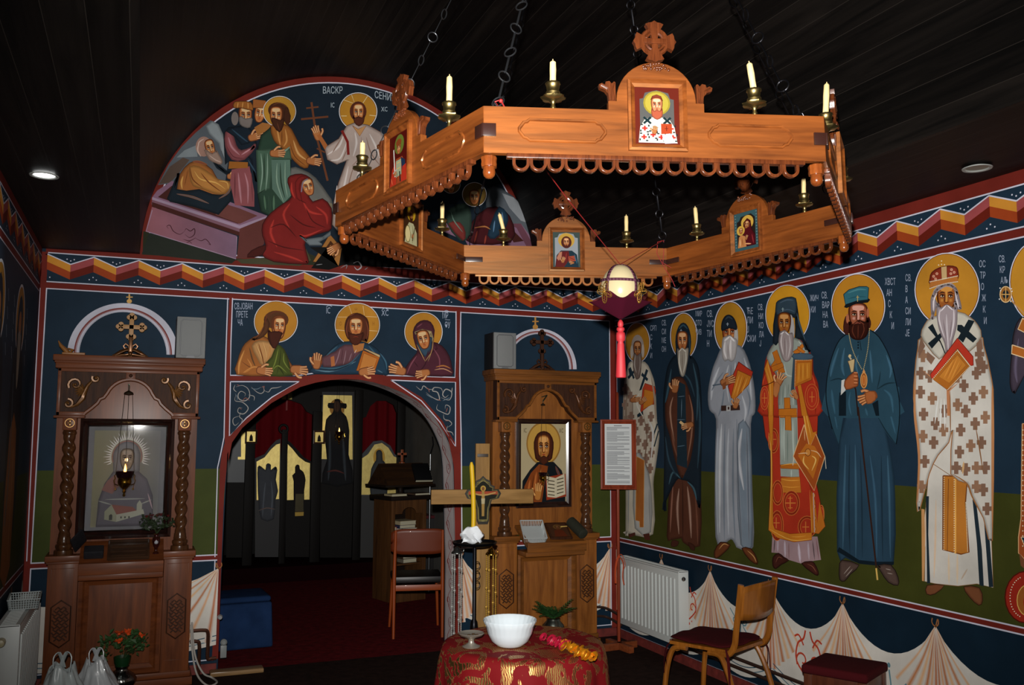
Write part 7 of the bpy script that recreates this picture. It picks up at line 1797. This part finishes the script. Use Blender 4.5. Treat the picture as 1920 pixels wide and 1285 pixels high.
for sx, sy in ((-1, -1), (1, -1), (-1, 1), (1, 1)):
    for q in (0, 1): MB().tube(catmull([(sx*.19, sy*.17, SH+.005), (sx*(.215+.01*q), sy*.2, SH-.05), (sx*(.21+.015*q), sy*(.2+.01*q), SH-.15-.03*q)], False, 4), .006, 5, flat=.4).build('cushion_tie', BURG, t)
# ---- stool
sp = Vector((3.26, 3.58, 0)); t = thing('stool', 'low dark wooden stool with a burgundy padded seat, in front of the right wall drapery', 'stool', sp, rad(28)); DW = wood('dark_stool_wood', '3c1c10', '562c1a', .4, 'Z', 10, k=1/.85, coat=.3)
MB().box(-.16, .16, -.16, .16, .43, .475, .018, seg=3).build('padded_seat', BURG, t)
MB().box(-.145, .145, -.145, .145, .36, .43, .004).build('apron', DW, t)
for sx in (-1, 1):
    for sy in (-1, 1): MB().box(sx*.13-.02, sx*.13+.02, sy*.13-.02, sy*.13+.02, 0, .43, .003).build('leg', DW, t)
# ---- recessed ceiling lights
def downlight(x, y, z, lab, lit):
    t = thing('ceiling_spotlight', lab, 'light', (x, y, z))
    MB().lathe([(.062, -.006), (.06, -.009), (.05, -.008), (.046, -.004), (.046, .0)], 30, cap=False).build('trim_ring', mat('white_trim', 'a0a4a0', .5), t, solid=.001)
    MB().lathe([(.047, -.004), (.047, -.002)], 24).build('lens', mat('lit_lens', 'f4fff4', emit=6.) if lit else mat('unlit_lens', '7c7c6c', .4), t)
    if lit:
        l = bpy.data.lights.new('spotlight_lamp', 'SPOT'); l.energy = 3; l.color = (.9, 1, .95); l.spot_size = rad(110); l.spot_blend = .8; l.shadow_soft_size = .04
        lo = bpy.data.objects.new('spotlight_lamp', l); COL.objects.link(lo); lo.parent = t; lo.location = (0, 0, -.02)
q = onZ(83, 327, ZC); downlight(q.x, q.y, ZC, 'glowing round ceiling spotlight at the upper left', True)
q = onZ(1832, 313, ZC); downlight(q.x, q.y, ZC, 'unlit white round ceiling spotlight at the upper right', False)
# ================================================================ the room behind the arch
YI = 10.2; YB_ = 0; KI = .27
IB = mat('dark_screen_wood', '0b0705', .6, spec=.2); GREY = mat('grey_lacquer', '2c2c2e', .5, spec=.3, k=1.2)
def ix(px): return onY(px, 900, YI).x
def iz(py, px=600): return onY(px, py, YI).z
IX = ix(600)
t = thing('icon_screen', 'dark wooden icon screen with gold-ground icons and burgundy curtains beyond the archway', 'icon screen', (IX, YI, 0))
def L_(px, py, y=0.): p = onY(px, py, YI); return (p.x-IX, y, p.z)
def ipoly(name, s, y, d, m, parent=None, sm=0):
    P_ = pts_(s)
    if sm: P_ = catmull(P_, True, sm)
    return MB().prism([(L_(*p)[0], L_(*p)[2]) for p in P_], y, y+d).build(name, m, parent or t, smooth=False)
GLD = mat('gold_leaf', 'ffdc88', .46, .75, bump=.2, bscale=30, var=.12, vscale=12)
MB().box(L_(430, 1045)[0]-.5, L_(760, 1045)[0]+.3, -.25, .9, 0, .16, .005).build('step', mat('step_carpet', '1c0508', .95, spec=.05), t)
for a, b, top in ((458, 476, 772), (583, 601, 772), (662, 677, 730), (742, 757, 745)):
    x0, x1 = L_(a, 900)[0], L_(b, 900)[0]; MB().box(x0, x1, -.04, .05, .16, iz(top), .006).build('post', IB, t)
ipoly('lower_panel', '600,905 664,905 664,1046 600,1046', 0, .03, IB); ipoly('lower_panel', '674,930 745,930 745,1046 674,1046', 0, .03, mat('grey_panel', '282828', .5, k=1.5)); ipoly('lower_panel', '424,905 460,905 460,1046 424,1046', 0, .03, IB)
ipoly('side_panel', '424,800 460,800 460,905 424,905', .01, .02, mat('pale_grey_panel', '3c4044', .4, k=1.6)); ipoly('gold_edge', '452,808 460,808 460,862 446,862 446,857 452,857', -.002, .01, GLD)
# doors
ipoly('royal_door', '478,860 482,858 496,852 508,836 518,826 526,823 531,1045 478,1045', 0, .025, GREY); ipoly('royal_door', '535,824 545,830 556,842 570,858 584,866 584,1045 535,1045', 0, .025, IB)
g1 = ipoly('gold_door_icon', '481,866 496,858 508,843 518,834 525,832 523,936 481,938', -.006, .006, GLD); g2 = ipoly('gold_door_icon', '539,833 548,842 560,857 572,866 581,869 580,937 538,938', -.006, .006, GLD)
MB().box(L_(526, 900)[0], L_(537, 900)[0], -.03, .03, .16, iz(806), .004).build('door_post', IB, t)
MB().tube([(L_(531, 805)[0]+.045*math.cos(i*PI/8), -.02, iz(805)+.045*math.sin(i*PI/8)) for i in range(16)], .014, 6, closed=True).build('round_finial', IB, t)
def fig(name, s, parts, lab):
    P = Paint(lambda u, v: Vector(L_(u, v, -.0085)), (0, -1, 0), k=KI, base=.0005, step=.0001)
    P.fr(*s)
    for q in parts:
        if q[0] == 'P': P.P(q[1], q[2], q[3] if len(q) > 3 else 2)
        elif q[0] == 'E': P.E(*q[1:])
        elif q[0] == 'F': P.folds(q[1], q[2])
    o = P.build(name, t, lab); return o
fig('painted_angel', (410, 720, 3.78), (('P', '26282c', '275,590 300,585 330,610 335,575 350,563 370,575 370,610 400,585 415,610 405,680 420,760 400,830 390,960 300,960 280,820 275,700', 2), ('F', '3a3e44 12 330,700 320,800 310,940\n3a3e44 12 370,690 380,800 370,940\n4a3a34 8 280,900 340,880 400,890', '26282c')), 'grey winged figure on the left door')
fig('painted_figure', (410, 720, 3.78), (('P', '0e0a0a', '540,590 555,572 572,580 575,605 600,625 615,680 605,760 600,900 540,905 530,800 530,690 520,650 540,630', 2), ('P', '2c281c', '545,780 600,780 600,905 540,905', 1), ('P', '6c5828', '540,910 602,908 600,935 540,938', 1)), 'dark robed figure on the right door')
ipoly('icon_backing', '604,735 664,735 664,905 600,905', -.002, .02, GREY); ipoly('gold_icon_ground', '606,741 660,742 661,862 645,862 602,861', -.006, .005, GLD)
fig('painted_icon_figure', (400, 700, 3.671), (('E', '5c4420', 850, 240, 52, 62), ('P', '0a0a0c', '790,205 830,205 835,180 870,180 875,205 915,210 912,245 880,240 885,270 915,300 935,400 930,560 960,760 745,760 780,600 765,450 775,320 815,280 825,245 790,240', 2), ('P', '241812', '830,200 850,190 870,205 870,250 850,270 830,250', 2), ('F', '22262a 20 800,400 800,600 790,740\n22262a 20 890,420 900,600 910,740\n3a1c18 12 780,680 840,670 900,690', '0a0a0c')), 'dark enthroned figure on the tall central icon')
ipoly('side_door', '672,860 684,846 700,828 716,826 732,836 740,852 750,858 752,930 673,930', 0, .03, mat('grey_door_edge', '3c3e42', .35, k=1.6, coat=.3), sm=0); ipoly('gold_side_icon', '674,863 690,852 702,834 716,831 728,840 738,856 748,860 748,928 674,928', -.006, .006, GLD)
fig('painted_icon_figure', (400, 700, 3.671), (('E', '7c6028', 1140, 580, 40, 62), ('P', '242628', '1118,600 1118,550 1130,530 1150,530 1162,550 1165,600 1190,640 1195,840 1080,840 1085,660', 2)), 'grey figure on the side icon')
# curtains
def curtain(x0, x1, z0, z1, y, lab, n):
    def f(u, v):
        x = x0+(x1-x0)*u; return (x, y+.022*math.sin(u*n*2*PI+.8*math.sin(u*9))+.009*math.sin(u*n*3.3*PI+1)+.006*v, z0+(z1-z0)*v)
    return MB().grid(f, int(n*22), 6).build('curtain', mat('burgundy_curtain', '5c0810', .85, k=1.15, spec=.1), t, angle=70)
curtain(L_(474, 900)[0], L_(590, 900)[0], iz(866), iz(742), .05, '', 3.5); curtain(L_(674, 900)[0], L_(745, 900)[0], iz(870), iz(748), .05, '', 2.5)
ipoly('carved_canopy', '460,735 600,735 600,795 590,780 575,772 565,758 548,752 530,748 510,752 496,764 486,790 474,800 460,800', -.01, .05, IB, sm=0); ipoly('carved_canopy', '664,715 757,715 757,775 745,778 738,760 724,752 706,752 694,762 686,782 664,790', -.01, .05, IB)
ipoly('top_board', '440,700 770,705 770,742 440,742', 0, .05, IB)
for px, py in ((470, 819), (597, 820)):
    x, _, z = L_(px, py); m_ = MB(); rect_frame(m_, x-.065, x+.065, z-.075, z+.075, .02, -.045, .012, Matrix.Identity(4)); m_.box(x-.062, x+.062, -.045, -.038, z-.072, z+.072); fo = m_.build('small_framed_icon', mat('brown_frame', '2c1810', .4, k=1.6), t, smooth=False)
    MB().box(x-.046, x+.046, -.049, -.047, z-.055, z+.055).build('gold_print', GLD, fo, smooth=False); MB().prism([(x-.02, z-.05), (x+.02, z-.05), (x+.016, z), (x, z+.03), (x-.016, z)], -.051, -.049).build('tiny_figure', IB, fo, smooth=False)
q = onY(636, 815, YI-.2); oil_lamp(q.x, YI-.2, 2.72, q.z, 'gold oil lamp hanging before the tall central icon beyond the archway', flame=True, glass='c08a30', sc=1.5)  # flame and its light are added, standing in for glints on the gold
q = onY(574, 719, 8.6); 
o = MB().lathe([(.05, 0), (.06, .01), (.05, .02)], 20).build('round_ceiling_light', mat('pale_lit_lens', 'e8fff0', emit=2.5)); o.location = (q.x, 8.6, q.z); tag(o, 'small lit round lamp seen under the crown of the archway', 'light')
o = MB().tube([(0, 0, .02), (0, 0, 2.78-q.z)], .006, 6).build('lamp_rod', IRON, bpy.data.objects[o.name])
# banner-like gold icon high left
q = onY(538, 744, 9.9); t2 = thing('small_hanging_icon', 'small gold icon with a red ribbon high behind the arch', 'icon', (q.x, 9.9, q.z))
MB().box(-.055, .055, 0, .015, -.03, .05, .003).build('gold_panel', GLD, t2); MB().box(-.009, .009, -.004, 0, -.15, .02).build('red_ribbon', mat('red_ribbon', '5c0c0c', .6, k=2.), t2, smooth=False); MB().tube([(0, .007, .05), (0, .007, 2.74-q.z)], .003, 5).build('cord', IRON, t2)
# ---- book lectern
q = onZ(719, 1132, 0); LX, LY = q.x+.2, q.y+.2; LR = rad(16)
t = thing('book_lectern', 'tall wooden lectern cabinet full of books with a sloping double desk', 'lectern', (LX, LY, 0), LR); LW = wood('lectern_wood', '3c2412', '58381c', .6, 'Z', 8, k=1.3, coat=0); LD = wood('lectern_dark', '120a06', '20140c', .6, 'X', 8, coat=0)
zt = onY(745, 928, LY).z; hw = .175
for s_ in (-1, 1): MB().box(s_*hw-.02, s_*hw+.02, -.17, .17, 0, zt-.04, .004).build('side_panel', LW, t)
MB().box(-hw, hw, .15, .17, .06, zt-.04).build('back_panel', LD, t, smooth=False); MB().box(-hw-.05, hw+.05, -.21, .21, zt-.04, zt, .006).build('top_board', LD, t); MB().box(-hw-.01, hw+.01, -.19, .18, 0, .09, .004).build('base', LW, t)
MB().prism([(-hw+.02, zt-.17), (-.08, zt-.17)]+arcpts(0, zt-.17, .08, 180, 0, 12, .06)+[(hw-.02, zt-.17), (hw-.02, zt-.04), (-hw+.02, zt-.04)], -.17, -.15).build('arched_rail', LW, t, smooth=False)
shelves = [.09, .35, .62]
for z in shelves[1:]: MB().box(-hw+.02, hw-.02, -.16, .15, z-.015, z, .002).build('shelf', LW, t)
dz_ = .2; MB().lathe([(.05, zt), (.03, zt+.02), (.025, zt+.06), (.04, zt+.09)], 14).build('desk_foot', LD, t)
dk = MB().box(-.28, .28, -.2, .2, zt+.085, zt+.105, .004); dk.build('desk_tray', LD, t)
MB().prism([(-.2, 0), (.2, 0), (.0, .2)], -.25, .25, M=T((0, 0, zt+.105)) @ Rz(PI/2)).build('sloping_desk', wood('desk_wood', '24160c', '38220f', .6, 'X', 8, k=1.2, coat=0), t, smooth=False)
# books
rn = random.Random(5); cols = ['8c8064', 'a49c84', 'b4b0a0', '6c2420', '2a2c44', '5c5448', '94886c', '3c2c20', 'a8a498']
bi = 0
def book(x, y, z, w_, d, h, a, hx, lab, rot=None):
    t_ = thing('book', lab, 'book', (LX+x*math.cos(LR)-y*math.sin(LR), LY+x*math.sin(LR)+y*math.cos(LR), z), LR+a, 'books in the lectern cabinet')
    if rot: t_.rotation_euler = rot
    cv = mat('book_'+hx, hx, .6, k=1.9); MB().box(-w_/2, w_/2, -d/2, d/2, 0, .003).box(-w_/2, w_/2, -d/2, d/2, h-.003, h).box(-w_/2, -w_/2+.003, -d/2, d/2, 0, h).build('cover', cv, t_, smooth=False)
    MB().box(-w_/2+.004, w_/2-.004, -d/2+.004, d/2-.004, .003, h-.003).build('pages', mat('page_block', '94907c', .8, k=1.8), t_, smooth=False)
names = ['thick pale book', 'cream book', 'white thin book', 'dark red book', 'dark blue book', 'grey-brown book', 'tan book', 'brown book', 'ivory book']
sh_n = ['lowest', 'middle', 'top']
for si, n_ in ((0, 4), (1, 5), (2, 4)):
    z = shelves[si]+.001
    for k in range(n_):
        ci = (si*4+k*2+1) % 9; h = rn.uniform(.022, .042); w_ = rn.uniform(.19, .235)
        pos = ['undermost', 'second from below', 'third from below', 'fourth from below', 'topmost'][k if k < n_-1 else 4]
        book(.03+rn.uniform(-.01, .01), -.03+rn.uniform(-.01, .01), z, w_*.78, .2, h, rn.uniform(-.06, .06), cols[ci], names[ci]+', '+pos+' in the pile on the '+sh_n[si]+' lectern shelf'); z += h+.0012
for k, hx in enumerate(('6c1418', '7c1c1c')): book(-.135+.028*k, -.03, shelves[2]+.001, .15, .18, .026, 0, hx, ('upright red book at the far left of the top lectern shelf', 'upright red book just right of its twin on the top lectern shelf')[k], rot=(0, -PI/2, LR))
for s_, lab in ((-1, 'thin pale book lying on the left of the lectern top'), (1, 'thin dark book lying on the right of the lectern top')): book(s_*.13, -.13, zt+.001, .17, .14, .02, 0, '8c8064' if s_ < 0 else '3c2c20', lab)
t_ = thing('open_book', 'dark book leaning on the front slope of the lectern desk, right end', 'book', (LX+.185, LY-.09, zt+.205), 0); MB().box(-.085, .085, -.11, .11, 0, .03, .003, Rx(rad(45))).build('cover', mat('black_cover', '0c0c0e', .5), t_); MB().box(-.083, .087, -.112, .108, .005, .025, .001, Rx(rad(45))).build('pages', MATS['page_block'], t_)
o = MB().box(-.012, .012, -.008, .008, 0, .12, .002).box(-.045, .045, -.008, .008, .065, .088, .002).lathe([(.03, -.012), (.03, -.004), (.012, .004)], 12).build('table_cross', wood('red_brown_cross', '5c2c18', '743c22', .4, 'Z', 9, k=1.8)); o.location = (LX+.005, LY-.02, zt+.318); tag(o, 'small wooden cross standing on the ridge of the lectern desk', 'cross')
# ---- chair in the back room
q = onZ(757, 1199, 0); t = thing('chair', 'orange-brown chair with curved plywood back beyond the archway', 'chair', (q.x+.16, q.y+.22, 0), rad(-12))
OW = mat('orange_wood', '8c3c10', .4, k=1.15, coat=.2); PB = mat('red_brown_ply', '64280f', .45, k=1.15, coat=.1)
sw, sh = .19, .44
for s_ in (-1, 1):
    MB().tube([(s_*(sw+.0), -.23, 0), (s_*sw, -.2, sh), (s_*(sw-.005), -.23, .83)], [.011, .016, .010], 10).build('rear_leg', OW, t)
    MB().tube([(s_*(sw+.01), .22, 0), (s_*(sw-.01), .18, sh-.02)], [.010, .015], 10).build('front_leg', OW, t)
    MB().bar((s_*(sw-.005), -.2, sh-.05), (s_*(sw-.01), .18, sh-.05), .018, .04, .004).build('side_rail', OW, t)
MB().bar((-sw, -.2, sh-.06), (sw, -.2, sh-.06), .018, .045, .004).build('rear_rail', OW, t)
MB().box(-.2, .2, -.17, .2, sh-.03, sh+.02, .012).build('seat_pad', mat('black_vinyl_seat', '100c0c', .4), t)
def bk(u, v):
    x = (u-.5)*.44; zc_ = .64+.2*v; r_ = .03*(abs(u-.5)*2)**6*(1 if v > .5 else -1); return (x, -.215-.02*(v)+.025*(1-(2*u-1)**2)*-1+.02, zc_-r_)
MB().grid(bk, 18, 8).build('backrest', PB, t, solid=.012)
# ---- blue ottoman
q = onZ(455, 1216, 0); zo = onY(455, 1112, 7.05).z
t = thing('ottoman', 'dark blue fabric ottoman just inside the archway on the left', 'ottoman', (.72, 7.22, 0), rad(3)); BLU = mat('blue_fabric', '101e36', .95, spec=.05, k=2.8, bump=.4, bscale=150, var=.2, vscale=8)
MB().box(-.24, .24, -.2, .2, .0, .33, .02, taper=1.06, seg=3).build('body', BLU, t); MB().box(-.235, .235, -.195, .195, .33, .375, .03, seg=4).build('padded_lid', BLU, t)
# ---- microphone stand and dark box against the right
q0, q1 = onY(807, 852, 8.9), onY(805, 1070, 8.9)
t = thing('microphone_stand', 'thin chrome microphone stand behind the lectern', 'stand', (q0.x, 8.9, 0)); MB().lathe([(.011, .02), (.011, 1.1), (.007, 1.1), (.007, q0.z)], 10).build('pole', mat('bright_chrome', 'a8acb0', .25, 1.), t); MB().lathe([(.13, 0), (.13, .012), (.02, .025)], 24).build('round_base', IRON, t)
MB().tube([(0, 0, q0.z), (.03, 0, q0.z+.1), (.02, 0, q0.z+.18)], .006, 6).build('gooseneck', IRON, t)
q = onY(818, 985, 9.0); t = thing('draped_chest', 'dark chest with a red cloth top against the grey wall beyond the archway', 'chest', (q.x+.07, 9.5, 0)); MB().box(-.15, .15, -.2, .2, 0, .68, .01).build('chest', mat('near_black_wood', '0c0808', .6), t); MB().box(-.16, .16, -.21, .21, .68, .71, .006).build('red_cloth_top', mat('deep_red_cloth', '3c0810', .9, k=1.8), t)
